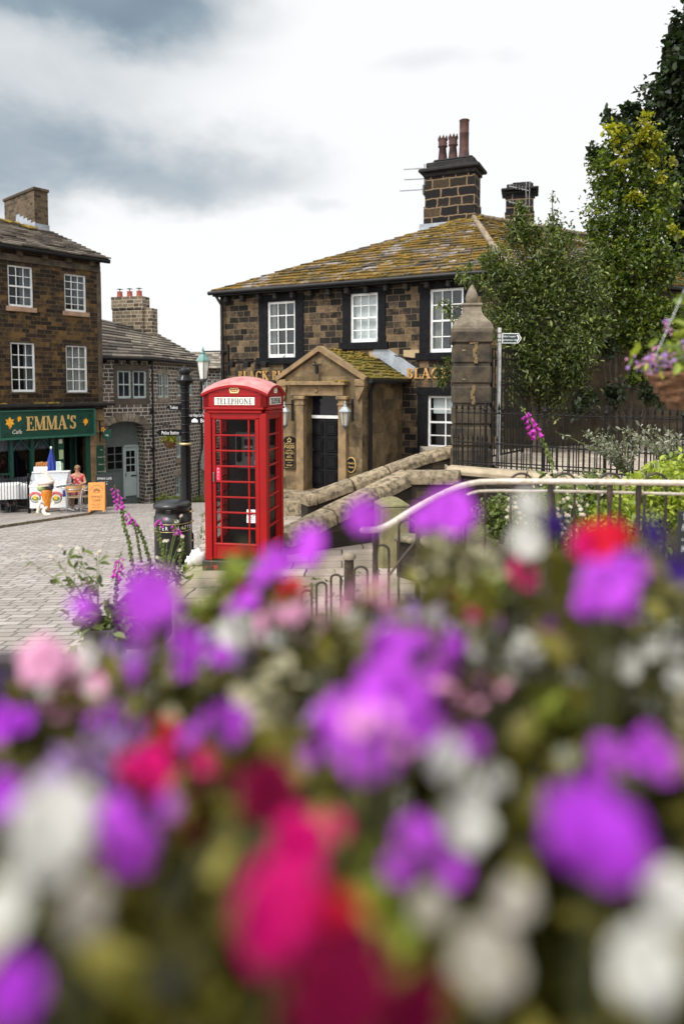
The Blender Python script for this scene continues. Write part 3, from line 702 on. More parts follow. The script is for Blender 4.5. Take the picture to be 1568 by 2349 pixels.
for px, py, r, ro in ((23, 968, .165, 30), (45, 966 - 6, .085, 10), (197, 966, .115, 20)):
    x, z = SC(px, py); lily(x, z, r, ro)
m = MB()
for px, py, s in ((15, 1000, 1), (52, 984, 1), (20, 985, -1), (60, 975, -1), (184, 975, 1), (206, 958, -1), (211, 975, 1), (213, 948, -1), (187, 962, -1), (205, 985, 1)):
    x, z = SC(px, py); pts = []
    for k in range(16):
        t = k / 15 * 5; rr = .12 * (1 - k / 19); pts.append((x + rr * math.cos(t) * s, -.244, z + rr * math.sin(t)))
    m.tube(pts, [.02 * (1 - k / 20) for k in range(16)], 4)
m.build('scrollwork', M_['green_dark'], sg)
# window bay, posts and braces
sf = MB()
for px in (-30, 26, 74, 121):
    x = FA(px, 1050)[0]; sf.box(x - .055, x + .055, -.06, .1, ZG, zs0 + .05)
x = FA(0, 1095)[0]; zr = FA(10, 1088)[1]; sf.box(-3.9, FA(26, 1080)[0], -.02, .06, zr - .03, zr + .03)
for a, b in ((28, 48), (48, 72), (76, 96), (98, 119)):
    xa, xb = FA(a, 1040)[0], FA(b, 1040)[0]; zt = zs0; zl = FA(70, 1035)[1]
    if a in (28, 76): sf.tube([(xa, 0, zl), (xb, 0, zt)], .045, 4)
    else: sf.tube([(xa, 0, zt), (xb, 0, zl)], .045, 4)
xj = FA(201, 1080)[0]; sf.box(FA(196, 1080)[0], FA(205, 1080)[0], -.08, .1, ZG, zs0 + .05)
xa, xb = FA(134, 1080)[0], FA(147, 1080)[0]; sf.box(xa, xb, -.05, .12, ZG, zs0 + .05); sf.box(xg1 - .02, xa, -.0, .1, ZG, zs0)
sfo = sf.build('shop_front', M_['green_paint'], cafe)
MB().quad((xg0, .12, ZG), (xg1, .12, ZG), (xg1, .12, zs0 + .1), (xg0, .12, zs0 + .1)).build('pane', M_['pane_dark'], sfo)
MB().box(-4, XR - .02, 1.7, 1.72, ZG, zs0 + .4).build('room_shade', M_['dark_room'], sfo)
m = MB(); zv = zs0 + .05
for (a, b) in ((-30, 24), (28, 72), (76, 119)):
    xa, xb = FA(a, 1030)[0], FA(b, 1030)[0]; n = 14; zb = FA(60, 1030)[1]
    for i in range(n):
        p0 = xa + (xb - xa) * i / n; p1 = xa + (xb - xa) * (i + 1) / n; dz = (.05 if i % 2 else 0)
        m.quad((p0, .2 + .03 * (i % 2), zb - .07 + dz), (p1, .2 + .03 * ((i + 1) % 2), zb - .07 + (.05 - dz)), (p1, .2 + .03 * ((i + 1) % 2), zv), (p0, .2 + .03 * (i % 2), zv))
    if a > 0 or True:
        zt = FA(60, 1095)[1]; zb2 = zt - .75
        for i in range(n):
            p0 = xa + (xb - xa) * i / n; p1 = xa + (xb - xa) * (i + 1) / n
            m.quad((p0, .2 + .04 * (i % 2), zb2), (p1, .2 + .04 * ((i + 1) % 2), zb2), (p1, .2 + .04 * ((i + 1) % 2), zt + random.uniform(-.02, .02)), (p0, .2 + .04 * (i % 2), zt))
m.build('lace_curtain', M_['lace'], sfo)
m = MB()
for py0, py1 in ((1034 - 2, 1053), (1062, 1080)):
    x0, z1 = FA(135.5, py0, -.05); x1, z0 = FA(145.5, py1, -.05); m.bev(x0, x1, -.075, -.05, z0, z1, .006)
m.build('menu_card', plain('menu_card', (.42, .50, .28), .6, col2=(.36, .44, .25)), sfo)
x0, z1 = FA(135, 1008, -.05); x1, z0 = FA(143, 1017, -.05)
MB().bev(x0, x1, -.07, -.05, z0, z1, .004).build('small_notice', M_['cream'], sfo)
m = MB(); x0, x1 = FA(166, 1080, .6)[0], FA(173, 1080, .6)[0]; m.box(x0 - .1, x0 + .06, .55, .62, ZG, zs0); m.box(FA(184, 1080)[0], FA(186, 1080)[0] + .02, .3, .4, ZG, zs0)
m.build('inner_door', M_['green_dark'], sfo)
m = MB(); xa, xb = FA(206, 1050)[0], FA(221, 1050)[0]; m.bev(xa, xb, -.09, .02, ZG, zc - .2, .015); m.bev(xb + .02, XR + .01, -.05, .02, ZG, zc - .2, .012)
for py in (962, 990, 1020): 
    z = FA(225, py)[1]; m.bev(xa - .02, XR + .04, -.12, .02, z - .03, z + .03, .01)
m.build('stone_pilaster', M_['ochre_stone'], cafe)
x0, z1 = FA(221, 1021, -.1); x1, z0 = FA(238, 1091, -.1)
m = MB(); m.prism([(x0, z0), (x1, z0), (x1, z1 - .12), (x1 - .08, z1), (x0 + .08, z1), (x0, z1 - .12)], -.15, -.11)
mb_ = m.build('menu_board', M_['green_paint'], cafe)
m = MB()
for k, s in enumerate(('Cafe', '', 'Breakfast Tea', '', 'Cappuccino', '', 'Hot Chocolate')):
    if s: text(m, s, (x0 + x1) / 2 + .03, z1 - .18 - k * .13, .045, -.152, .8)
m.build('lettering', M_['cream'], mb_)
# hanging sign on its bracket
xb_, zb_ = FA(229, 985, -.1)
hs = thing('hanging_sign', 'small green cafe sign hanging from an iron bracket beside the archway', 'hanging sign', fa.M @ Vector((xb_, -.12, zb_)), fa.ang - R(70))
m = MB(); m.tube([(0, 0, .12), (.5, 0, .12)], .014, 6); m.tube([(0, 0, -.3), (.05, 0, -.1), (.18, 0, .06), (.3, 0, .11)], .012, 6); m.box(-.012, .012, -.02, .02, -.45, .3)
m.build('bracket', M_['iron'], hs)
m = MB(); m.bev(.1, .5, -.015, .015, -.34, .0, .012); m.build('panel', M_['green_paint'], hs)
m = MB(); m.tube([(.16, 0, .11), (.16, 0, -.01)], .006, 5); m.tube([(.44, 0, .11), (.44, 0, -.01)], .006, 5); m.build('chain', M_['iron'], hs)
m = MB(); text(m, 'Cafe', .32, -.2, .07, -.017, .9); m.build('lettering', M_['cream'], hs)
m = MB()
for k in range(5):
    a = R(72 * k); m.add([(.16, -.018, .0), (.16 + .07 * math.cos(a - .3), -.02, .07 * math.sin(a - .3)), (.16 + .11 * math.cos(a), -.024, .11 * math.sin(a)), (.16 + .07 * math.cos(a + .3), -.02, .07 * math.sin(a + .3))], [(0, 1, 2, 3)])
m.build('painted_lily', M_['orange'], hs)

# ================================================================ house with the archway
fb = Fr((-.3429 * 27.2, 27.2), math.atan2(.67, .74), -4.5)
def FB(px, py, off=0.0):
    x, z = fb.at(px, py, off); return x, z + 4.5
LB = fb.x(348, 900); e2 = fb.M @ Vector((LB, 0, 0))
f2 = Fr((e2.x, e2.y), math.atan2(.964, .267), -4.5)
def F2(px, py, off=0.0):
    x, z = f2.at(px, py, off); return x, z + 4.5
M2 = fb.M.inverted() @ f2.M
L2 = f2.x(460, 900); ZB = FB(290, 824)[1]
arch = thing('arched_house', 'grey stone house number eighty with an arched doorway and pale sash windows', 'house', fb.o, fb.ang)
w1 = []
for a, b in ((270, 301), (305, 336)):
    w1.append((FB(a, 880)[0], FB(b, 880)[0], FB(a, 914)[1], FB(a, 850)[1]))
ax0, ax1 = FB(243, 1080)[0], FB(333, 1080)[0]; zsp = FB(290, 988)[1]; ztp = FB(288, 966)[1]; zb = FB(290, 1152)[1] - .05
n = 14; arc = [((ax0 + ax1) / 2 - (ax1 - ax0) / 2 * math.cos(math.pi * k / n), zsp + (ztp - zsp + .02) * math.sin(math.pi * k / n)) for k in range(n + 1)]
m = MB()
zat = ztp + .06; wall(m, 0, LB, zat, ZB, w1, dep=.16)
for x0, x1 in ((0, ax0), (ax1, LB)): m.quad((x0, 0, 0), (x1, 0, 0), (x1, 0, zat), (x0, 0, zat))
for k in range(n):
    (xa, za), (xb, zb_) = arc[k], arc[k + 1]; m.quad((xa, 0, za), (xb, 0, zb_), (xb, 0, zat), (xa, 0, zat)); m.quad((xa, 0, za), (xa, .9, za), (xb, .9, zb_), (xb, 0, zb_))
m.quad((ax0, 0, zsp), (ax0, .9, zsp), (ax0, .9, 0), (ax0, 0, 0)); m.quad((ax1, 0, 0), (ax1, .9, 0), (ax1, .9, zsp), (ax1, 0, zsp))
m.quad((0, 6, 0), (LB + 3, 6, 0), (LB + 3, 6, ZB), (0, 6, ZB)); m.quad((0, 0, 0), (0, 6, 0), (0, 6, ZB), (0, 0, ZB))
m.build('wall', M_['grey_stone'], arch)
w2 = []
for a, b, t, bt in ((363, 375.5, 857, 912), (378, 388.5, 860, 912), (408, 418, 860, 909), (433, 441.5, 864, 907), (405, 415.5, 987, 1051), (419, 429, 992, 1048), (403, 414.5, 1092, 1140), (418.5, 429.5, 1090, 1140)):
    w2.append((F2(a, (t + bt) / 2)[0], F2(b, (t + bt) / 2)[0], F2(a, bt)[1], F2(a, t)[1]))
m = MB(); wall(m, 0, L2, 0, ZB, w2, dep=.12); m.quad((L2, 0, 0), (L2, 6, 0), (L2, 6, ZB), (L2, 0, ZB)); m.build('wall', M_['grey_stone'], arch, M2)
# arch ring
m = MB(); xm = (ax0 + ax1) / 2; ro = (ax1 - ax0) / 2
for k in range(11):
    p = []
    for t, s in ((k, 0), (k + 1, 0), (k + 1, 1), (k, 1)):
        a = math.pi * t / 11; e = .012 if t == k else -.012
        p.append((xm - (ro + s * .32) * math.cos(a + e), zsp + ((ztp - zsp) + s * .32) * math.sin(a + e)))
    m.prism(p, -.045, .03)
m.build('arch_ring', M_['arch_stone'], arch)
m = MB(); m.prism([(ax0, 0), (ax1, 0)] + [(x, z) for x, z in reversed(arc)], .62, .66); back = m.build('boarding', M_['door_grey'], arch)
dx0, dx1 = FB(287, 1080, .55)[0], FB(313, 1080, .55)[0]; dz0, dz1 = FB(300, 1137, .55)[1], FB(300, 1026, .55)[1]
m = MB(); m.box(dx0, dx1, .56, .61, dz0, dz1 - .0)
dr = m.build('door', M_['pale_paint'], arch)
m = MB(); xx = [dx0 + (dx1 - dx0) * k for k in (.12, .47, .53, .88)]
for i in (0, 2):
    for j in range(3):
        zz = dz1 - .14 - j * .3; m.box(xx[i], xx[i + 1], .552, .558, zz - .26, zz)
m.build('pane', M_['black_gloss'], dr)
m = MB(); m.box(dx0 + .25, dx0 + .5, .548, .558, dz0 + .78, dz0 + .84); m.box(dx0 + .02, dx0 + .05, .53, .56, dz0 + .8, dz0 + .95); m.build('letter_box', M_['black_paint'], dr)
m = MB(); text(m, '80', dx1 - .14, dz0 + .82, .07, .556); m.build('number', M_['ink'], dr)
m = MB(); 
for xa in (dx0 - .09, dx1 + .01): m.box(xa, xa + .08, .50, .62, dz0 - .1, dz1 + .1)
m.box(dx0 - .09, dx1 + .09, .50, .62, dz1 + .02, dz1 + .1); m.build('door_frame', M_['pale_paint'], arch)
gx0, gx1 = FB(245, 1080, .6)[0], FB(281, 1080, .6)[0]; gz0, gz1 = FB(260, 1077, .6)[1], FB(260, 1024, .6)[1]
m = MB(); m.box(gx0, gx1, .575, .625, gz0 - .04, gz1 + .04); sw = m.build('window', M_['door_grey'], arch)
m = MB()
for i in range(2):
    for j in range(3):
        w = (gx1 - gx0) / 2; h = (gz1 - gz0) / 3; m.box(gx0 + i * w + .03, gx0 + (i + 1) * w - .02, .566, .574, gz0 + j * h + .02, gz0 + (j + 1) * h - .02)
m.build('pane', M_['black_gloss'], sw)
for k, (x0, x1, z0, z1) in enumerate(w1): sash(arch, x0, x1, z0, z1, y=.05, cols=2, rows=2, mat='pale_paint', curtain=[(0, 1, 'curtain_dim')], fw=.06, bar=.03, pane='pane_dark')
m = MB(); x0, x1 = w1[0][0] - .16, w1[1][1] + .12; zz0, zz1 = w1[0][2], w1[0][3]
m.bev(x0, x1 + .02, -.02, .05, zz0 - .24, zz0 - .003, .01); m.bev(x0, x1, -.02, .05, zz1 + .003, zz1 + .24, .01)
for xa, xb in ((x0, w1[0][0] - .003), (w1[0][1] + .003, w1[1][0] - .003), (w1[1][1] + .003, x1)): m.bev(xa, xb, -.017, .05, zz0 - .004, zz1 + .004, .008)
m.build('stone_surround', plain('brown_surround', (.075, .062, .05), .9, col2=(.12, .095, .07), scale=5, bmp=.4), arch)
for k, (x0, x1, z0, z1) in enumerate(w2): sash(arch, x0, x1, z0, z1, y=.04, cols=2, rows=2, mat='pale_paint', curtain=[(0, 1, 'curtain_dim')], fw=.055, bar=.03, M=M2, pane='pane_dark')
for i in range(0, 8, 2):
    m = MB()
    x0, x1 = w2[i][0] - .1, w2[i + 1][1] + .1; m.bev(x0, x1, -.03, .05, w2[i][2] - .22, w2[i][2] - .003, .01); m.bev(x0, x1, -.015, .05, w2[i][3] + .003, w2[i][3] + .2, .01)
    m.bev(w2[i][1] + .003, w2[i + 1][0] - .003, -.01, .05, w2[i][2], w2[i][3], .006)
    m.build('stone_surround', M_['arch_stone'], arch, M2)
# roof: one slope over each front, meeting on a hip
P1 = Vector((-.2, -.22, ZB + .06)); P2 = Vector((LB + .05, -.25, ZB + .06)); P3 = M2 @ Vector((L2 + .35, -.25, ZB + .03))
inv = fb.M.inverted()
rt = inv @ U(344, 757, 31.8); rl = inv @ U(232, 732, 31.0)
m = MB(); slates(m, P1, P2, rl, rt, 12, .5, .06); slates(m, P2, P3, rt, rt + (P3 - rt) * .02, 12, .5, .06)
bk = rt + Vector((0, 5, -1.2)); m.quad(rl, rt, bk, rl + Vector((0, 5, -1.2))); m.tri(rt, P3, bk)
rf = m.build('roof', M_['grey_slate'], arch)
m = MB(); m.tube([P1 + Vector((0, -.03, -.05)), P2 + Vector((0, -.03, -.05)), P3 + Vector((-.03, -.03, -.06))], .06, 8); m.build('gutter', M_['black_paint'], arch)
for k in range(5): MB().bev(.1 + k * .47, .22 + k * .47, -.12, .02, ZB - .18, ZB - .02, .02).build('corbel', M_['soot_stone'], arch)
cpos = inv @ U(327, 760, 31.0); cr = Matrix.Translation((cpos.x, cpos.y, 0)) @ Matrix.Rotation(R(-58), 4, 'Z')
ztop = (inv @ U(300, 681, 31.3)).z; zlow = ZB + .4
m = MB(); m.box(-1.5, 0, 0, .55, zlow, ztop - .55); m.box(-1.53, .03, -.03, .58, ztop - .55, ztop); 
m.box(.0, .40, .12, .60, zlow - .2, ztop - .52)
ch = m.build('chimney', M_['chimney_pale'], rf, cr)
for k, x in enumerate((-1.28, -.78, -.3)):
    p = MB(); p.lathe([(.13, 0), (.115, .22), (.13, .26), (.12, .27)], (x, .28, ztop), 14)
    p.build('chimney_pot', M_['red_pot'], rf, cr)
    p = MB(); p.tube([(x, .28, ztop + .27), (x, .28, ztop + .37)], .02, 6); p.lathe([(.15, 0), (.02, .04)], (x, .28, ztop + .37), 14); p.build('pot_cowl', M_['grey_metal'], rf, cr)
m = MB()
for k in range(5): m.box(-1.5 + k * .3, -1.2 + k * .3, -.035, -.032, zlow + .95 - k * .13, zlow + 1.25 - k * .13)
m.build('flashing', M_['lead'], rf, cr)
m = MB(); m.tube([(LB - .02, -.1, ZB - .02), (LB - .03, -.14, ZB - .35), (LB - .03, -.14, 0.2)], .045, 8)
for z in (1.5, 3, 4.5, 6): m.box(LB - .09, LB + .03, -.19, .0, z, z + .06)
m.build('downpipe', M_['black_paint'], arch)
m = MB(); m.tube([(L2 - .05, -.08, ZB - .1), (L2 - .05, -.08, F2(458, 1030)[1])], .05, 8); m.tube([(L2 - .05, -.08, F2(458, 1030)[1]), (L2 - .4, -.08, F2(443, 1062)[1]), (L2 - .4, -.08, 1)], .04, 8); m.build('downpipe', M_['black_paint'], arch, M2)
# shrubs at the foot of the wall
def shrub(name, label, cat, c, rad, n, size, mats, group=None, sq=(1, 1, .8), stems=5):
    t = thing(name, label, cat, (c[0], c[1], c[2]), 0, group)
    p = rng.normal(size=(n, 3)); p /= np.linalg.norm(p, axis=1)[:, None]; p *= (rng.random((n, 1)) ** .45) * rad
    lump = 1 + .28 * np.sin(p[:, :1] * 9 / rad * .5 + 1) * np.cos(p[:, 1:2] * 8 / rad * .5) ; p *= lump
    p *= np.array(sq); p[:, 2] += rad * sq[2] * .9
    leaf_mesh('foliage', p, size, mats, t, .6, .4)
    m = MB()
    for k in range(stems):
        a = random.uniform(0, 6.3); m.tube([(0, 0, -.05), (math.cos(a) * rad * .3, math.sin(a) * rad * .3, rad * .6), (math.cos(a) * rad * .6, math.sin(a) * rad * .6, rad * 1.2 * sq[2])], [.02, .014, .008], 5)
    m.build('stem', M_['bark'], t); return t
for (px, py, r, lab) in ((376, 1152, .42, 'pale green shrub at the foot of the grey stone wall, nearest the downpipe'), (402, 1150, .36, 'small green shrub growing below the lowest pale window of the arched house')):
    x, z = f2.at(px, py, -.5); p = f2.M @ Vector((x, -.5, 0)); shrub('wall_shrub', lab, 'shrub', (p.x, p.y, U(px, py + 8, p.y).z - .2), r, 700, .09, [LEAF_LIME], 'shrubs along the wall')
p = U(452, 1150, 30); shrub('wall_shrub', 'dark green shrub beside the doorway down the street, behind the black finger post', 'shrub', (p.x, p.y, p.z - .35), .38, 500, .09, [LEAF_SOFT], 'shrubs along the wall')
# small hanging basket
bp = U(390, 1012, 27.0)
hb = thing('hanging_basket', 'little hanging basket of yellow flowers on the grey stone wall beside the finger post', 'hanging basket', bp)
m = MB(); m.lathe([(.05, -.28), (.16, -.22), (.22, -.1), (.25, 0)], n=14); m.build('basket', M_['wicker'], hb)
p = rng.normal(size=(330, 3)) * (.15, .15, .09) + (0, 0, .06); leaf_mesh('foliage', p, .09, [LEAF_SOFT, LEAF_YEL], hb, .6, midx=rng.integers(0, 2, 330))
m = MB(); wb = f2.M.inverted() @ bp
tip = Vector((0, 0, .62))
for k in range(3): m.tube([(.24 * math.cos(k * 2.1), .24 * math.sin(k * 2.1), 0), tip], .008, 4)
nv = f2.ey * (-wb.y); m.tube([tip, tip + nv], .014, 6); m.tube([tip + nv * .1, tip + nv - Vector((0, 0, .3))], .012, 6); m.build('bracket', M_['iron'], hb)

# ================================================================ house down the street
fc = Fr((U(453, 900, 37).x, 37), R(12), -9)
def FC(px, py, off=0.0):
    x, z = fc.at(px, py, off); return x, z + 9
lane = thing('lane_house', 'brown stone house down the lane between the arched house and the pub corner', 'house', fc.o, fc.ang)
ZC = FC(490, 846)[1]
wc = [(FC(a, 900)[0], FC(b, 900)[0], FC(480, 935)[1], FC(480, 868)[1]) for a, b in ((463, 468), (470, 476), (485, 491), (496, 502))]
dc = (FC(449 + 6, 1100)[0], FC(463, 1100)[0], 1, FC(455, 1060)[1])
m = MB(); wall(m, 0, 6, 0, ZC, wc + [dc], dep=.15); m.quad((0, 0, 0), (0, 5, 0), (0, 5, ZC), (0, 0, ZC)); m.quad((0, 5, 0), (6, 5, 0), (6, 5, ZC), (0, 5, ZC)); m.build('wall', M_['grey_stone'], lane)
for x0, x1, z0, z1 in wc: sash(lane, x0, x1, z0, z1, y=.05, cols=1, rows=2, curtain=[(0, 1, 'blind')], fw=.05)
m = MB(); slates(m, (-.3, -.3, ZC), (6.3, -.3, ZC), (-.3, 2.4, ZC + 1.0), (6.3, 2.4, ZC + 1.0), 7, .5, .035); m.quad((-.3, 2.4, ZC + 1), (6.3, 2.4, ZC + 1), (6.3, 5.2, ZC), (-.3, 5.2, ZC)); m.build('roof', M_['grey_slate'], lane)
m = MB(); m.box(dc[0] - .12, dc[1] + .12, -.03, .05, dc[3] + .003, dc[3] + .3); m.box(dc[0] - .14, dc[0] - .003, -.03, .05, 1, dc[3]); m.box(dc[1] + .003, dc[1] + .14, -.03, .05, 1, dc[3]); m.build('stone_surround', M_['arch_stone'], lane)
MB().box(dc[0], dc[1], .1, .14, 1, dc[3]).build('door', M_['black_paint'], lane)
xg, zg = FC(463, 1052, -.4)
ls = thing('lane_sign', 'pale hanging sign with a red word on a bracket down the lane', 'hanging sign', fc.M @ Vector((xg, -.35, zg)), fc.ang)
m = MB(); m.bev(-.02, .62, -.02, .02, -.62, .72, .015); m.build('panel', plain('sign_grey', (.42, .42, .42), .6, col2=(.34, .34, .35)), ls)
m = MB(); m.tube([(-.1, 0, .86), (.75, 0, .86)], .03, 6); m.tube([(.1, 0, .86), (.1, 0, .7)], .015, 5); m.tube([(.5, 0, .86), (.5, 0, .7)], .015, 5); m.tube([(.3, 0, .86), (.3, .36, .86)], .03, 6); m.build('bracket', M_['iron'], ls)
m = MB(); text(m, 'Pea', .30, .3, .15, -.022); m.build('lettering', plain('sign_red', (.35, .03, .05), .6, col2=(.3, .03, .05)), ls)
xg, zg = FC(461, 1130, -.5); 
fl = thing('banner_flag', 'red and white shop flag leaning out beside the doorway down the lane', 'flag', fc.M @ Vector((xg, -.5, zg)), fc.ang)
m = MB()
for i in range(8):
    for j in range(5):
        def P(i, j): u = i / 8; v = j / 5; return (-.25 + u * .55 + v * .1 + .1 * u, .03 * math.sin(u * 9 + v), .95 - v * .3 - u * 1.5)
        m.i = 0 if j < 3 else 1; m.add([P(i, j), P(i + 1, j), P(i + 1, j + 1), P(i, j + 1)], [(0, 1, 2, 3)], True)
m.build('cloth', [M_['white'], plain('flag_red', (.5, .02, .04), .8, col2=(.42, .02, .03))], fl)
m = MB(); m.tube([(-.27, 0, 1.05), (.45, 0, -1.0)], .03, 6); m.tube([(.45, 0, -1), (.45, 0, -2.3)], .03, 6); m.build('pole', M_['timber'], fl)
# ================================================================ the pub
ZP = -2.0
fp = Fr((-3.96, 23.0), R(-27.5), ZP)
def FP(px, py, off=0.0):
    x, z = fp.at(px, py, off); return x, z - ZP
XE = FP(1160, 700)[0]
ZE = FP(505, 678)[1]
pub = thing('pub_building', 'dark stone pub with mossy hipped roof, gold lettering, black window surrounds and a gabled porch', 'pub', fp.o, fp.ang)
pw = []
for a, b, t, bt in ((613, 677, 690, 821), (803, 866, 671, 786), (985, 1062, 660, 812), (980, 1060, 907, 1034)):
    mx = (a + b) / 2; my = (t + bt) / 2
    pw.append((FP(a, my)[0], FP(b, my)[0], FP(mx, bt - (1 if a < 900 else 4))[1], FP(mx, t + 1)[1]))
# porch corners in the pub's own frame
def at_y(px, off): return FP(px, 1000, off)[0]
PD = 2.63
qx1 = at_y(830, -PD); qx0 = at_y(646, -PD)
m = MB(); wall(m, 0, XE, 0, ZE, pw, dep=.16)
m.quad((0, 9, 0), (0, 0, 0), (0, 0, ZE), (0, 9, ZE))
sdir = Vector((.88, .475, 0)); R0 = Vector((XE, 0, 0))
sl = (fp.M.inverted().to_3x3() @ sdir)
R1 = R0 + sl * 14
sw_ = MB(); sw_.quad(R0, R1, R1 + Vector((0, 0, ZE)), R0 + Vector((0, 0, ZE))); sw_.build('side_wall', M_['side_stone'], pub)
R2 = R1 + Vector((0, 9, 0)); m.quad(R1, R2, R2 + Vector((0, 0, ZE)), R1 + Vector((0, 0, ZE)))
m.quad(R2, (0, 9, 0), (0, 9, ZE), R2 + Vector((0, 0, ZE)))
m.build('wall', M_['pub_stone'], pub)
# roof: hip front, ridge running back to the right
apx = fp.M.inverted() @ U(1083, 497, 25.2)
rdir = fp.M.inverted().to_3x3() @ Vector((.86, .5, 0)); ridge2 = apx + rdir * 11 - Vector((0, 0, .1))
El = Vector((-.14, -.30, ZE + .10)); Er = Vector((XE + .1, -.32, ZE + .10)); Er2 = R1 + sl.normalized().cross(Vector((0, 0, 1))) * .3 + Vector((0, 0, ZE + .10))
Er2b = Er + sl * 14
m = MB(); slates(m, El, Er, apx, apx + (Er - apx).normalized() * .05, 22, .5, .045, jit=.05)
slates(m, Er, Er2b, apx, ridge2, 22, .5, .045, jit=.05)
Bl = Vector((-.1, 9.3, ZE + .1)); slates(m, Bl, El, apx, apx, 8, .9, .03); m.quad(Bl, apx, ridge2, Er2b)
rf = m.build('roof', M_['pub_slate'], pub)
m = MB()
for a, b in ((Er, apx), (apx, ridge2)):
    n = 22
    for k in range(n):
        p, q = a.lerp(b, k / n), a.lerp(b, (k + 1) / n); m.tube([p + Vector((0, 0, .03)), q + Vector((0, 0, .045))], .10, 6)
m.build('ridge', M_['coping'], rf)
m = MB()
for k in range(230):
    u, v = random.random(), random.random() ** .8
    base = El.lerp(Er, u).lerp(apx, v) if k < 170 else Er.lerp(Er2b, u * .5).lerp(apx, v)
    for j in range(random.randint(1, 4)):
        m.ball((base.x + random.uniform(-.18, .18), base.y + random.uniform(-.04, .04), base.z + .03), random.uniform(.03, .08), 6, 4, (1.6, 1, .5))
tag(m.build('moss_patch', M_['moss'], rf), kind='stuff')
# gutter on stone brackets
m = MB(); m.tube([(-.2, -.34, ZE + .04), (XE + .15, -.34, ZE + .04)], .065, 10); m.bev(-.1, XE + .02, -.28, .0, ZE - .06, ZE + .02, .01)
m.tube([Er + Vector((0, -.02, -.06)), Er2b + Vector((0, -.02, -.06))], .065, 8); m.build('gutter', M_['black_paint'], pub)
m = MB()
x = .3
while x < XE: MB().bev(x, x + .13, -.24, .0, ZE - .26, ZE - .07, .03).build('corbel', M_['soot_stone'], pub); x += .62
m = MB(); xq = FP(517, 900)[0]; m.tube([(xq - .15, -.3, ZE), (xq, -.14, ZE - .35), (xq, -.12, ZE - .6), (xq, -.12, .4)], .045, 8)
for z in (1.6, 3.0, 4.4, 5.6): m.box(xq - .07, xq + .07, -.17, .0, z, z + .06)
m.build('downpipe', M_['black_paint'], pub)
curts = [[(0, .2, 'curtain'), (.82, 1, 'curtain_dim')], [(0, 1, 'blind')], [(0, .3, 'curtain'), (.3, .52, 'curtain_dim')], [(.1, .9, 'blind')]]
for k, (x0, x1, z0, z1) in enumerate(pw):
    if k == 3:
        w = sash(pub, x0, x1, z0, z1, y=.05, cols=2, rows=4, fw=.06, bar=.03)
        MB().quad((x0 + .1, .2, z1 - .5), (x1, .2, z1 - .5), (x1, .2, z1), (x0 + .1, .2, z1)).build('blind', M_['blind'], w)
    else: sash(pub, x0, x1, z0, z1, y=.05, cols=3 if k != 2 else 3, rows=4, curtain=curts[k], fw=.07, bar=.028)
    sx = .30 if k != 1 else .25; b = MB()
    b.bev(x0 - sx, x0 - .003, -.03, .06, z0, z1, .006); b.bev(x1 + .003, x1 + sx, -.03, .06, z0, z1, .006)
    b.bev(x0 - sx - .02, x1 + sx + .02, -.036, .06, z1 + .003, z1 + .24 if k == 3 else min(z1 + .26, ZE - .10), .006); b.bev(x0 - sx - .1, x1 + sx + .1, -.09, .06, z0 - .21, z0 - .003, .01)
    b.build('stone_surround', M_['black_stone'], pub)
# gold lettering
za, zb_ = FP(600, 872)[1], FP(600, 851)[1]
m = MB(); x0 = FP(548, 862)[0]; x1 = FP(680, 862)[0]; serif(m, 'BLACK BULL', x0, x1, za, zb_, -.03, .03, .2, .075); m.build('lettering', M_['gold_dull'], pub); m = MB()
x0 = FP(933, 857)[0]; serif(m, 'BLACK BULL', x0, x0 + 2.35, za + .02, zb_ + .02, -.03, .03, .2, .075); m.build('lettering', M_['gold_dull'], pub)
for px in (547, 582, 622):
    x = FP(px, 845)[0]; z = FP(px, 845)[1]; lamp = MB()
    lamp.tube([(x, 0, z + .30), (x, -.35, z + .28)], .018, 6); lamp.bev(x - .1, x + .1, -.46, -.28, z + .02, z + .2, .02, Matrix.Identity(4)); lamp.build('floodlight', M_['iron'], pub)
m = MB(); z = FP(560, 832)[1]
pts = [(FP(px, 830)[0], -.02, z + dz) for px, dz in ((510, 0), (545, .04), (600, .06), (645, .05), (655, .2))]; m.tube(pts, .014, 5)
pts = [(FP(px, 830)[0], -.02, z + dz) for px, dz in ((905, .12), (960, .0), (1010, .02), (1060, .03))]; m.tube(pts, .014, 5); m.build('cable', M_['black_paint'], pub)
# a few pale repair stones under the middle window
z0_ = pw[1][2] - .24
RS = plain('repair_stone', (.40, .30, .17), .9, col2=(.30, .22, .12), scale=6)
for a, b, t in ((846, 883, 0), (925, 962, 0)):
    xa, xb = FP(a, 805)[0], FP(b, 805)[0]; MB().box(xa, xb, -.012, .02, z0_ - .24, z0_ - .02).build('repair_stone', RS, pub)
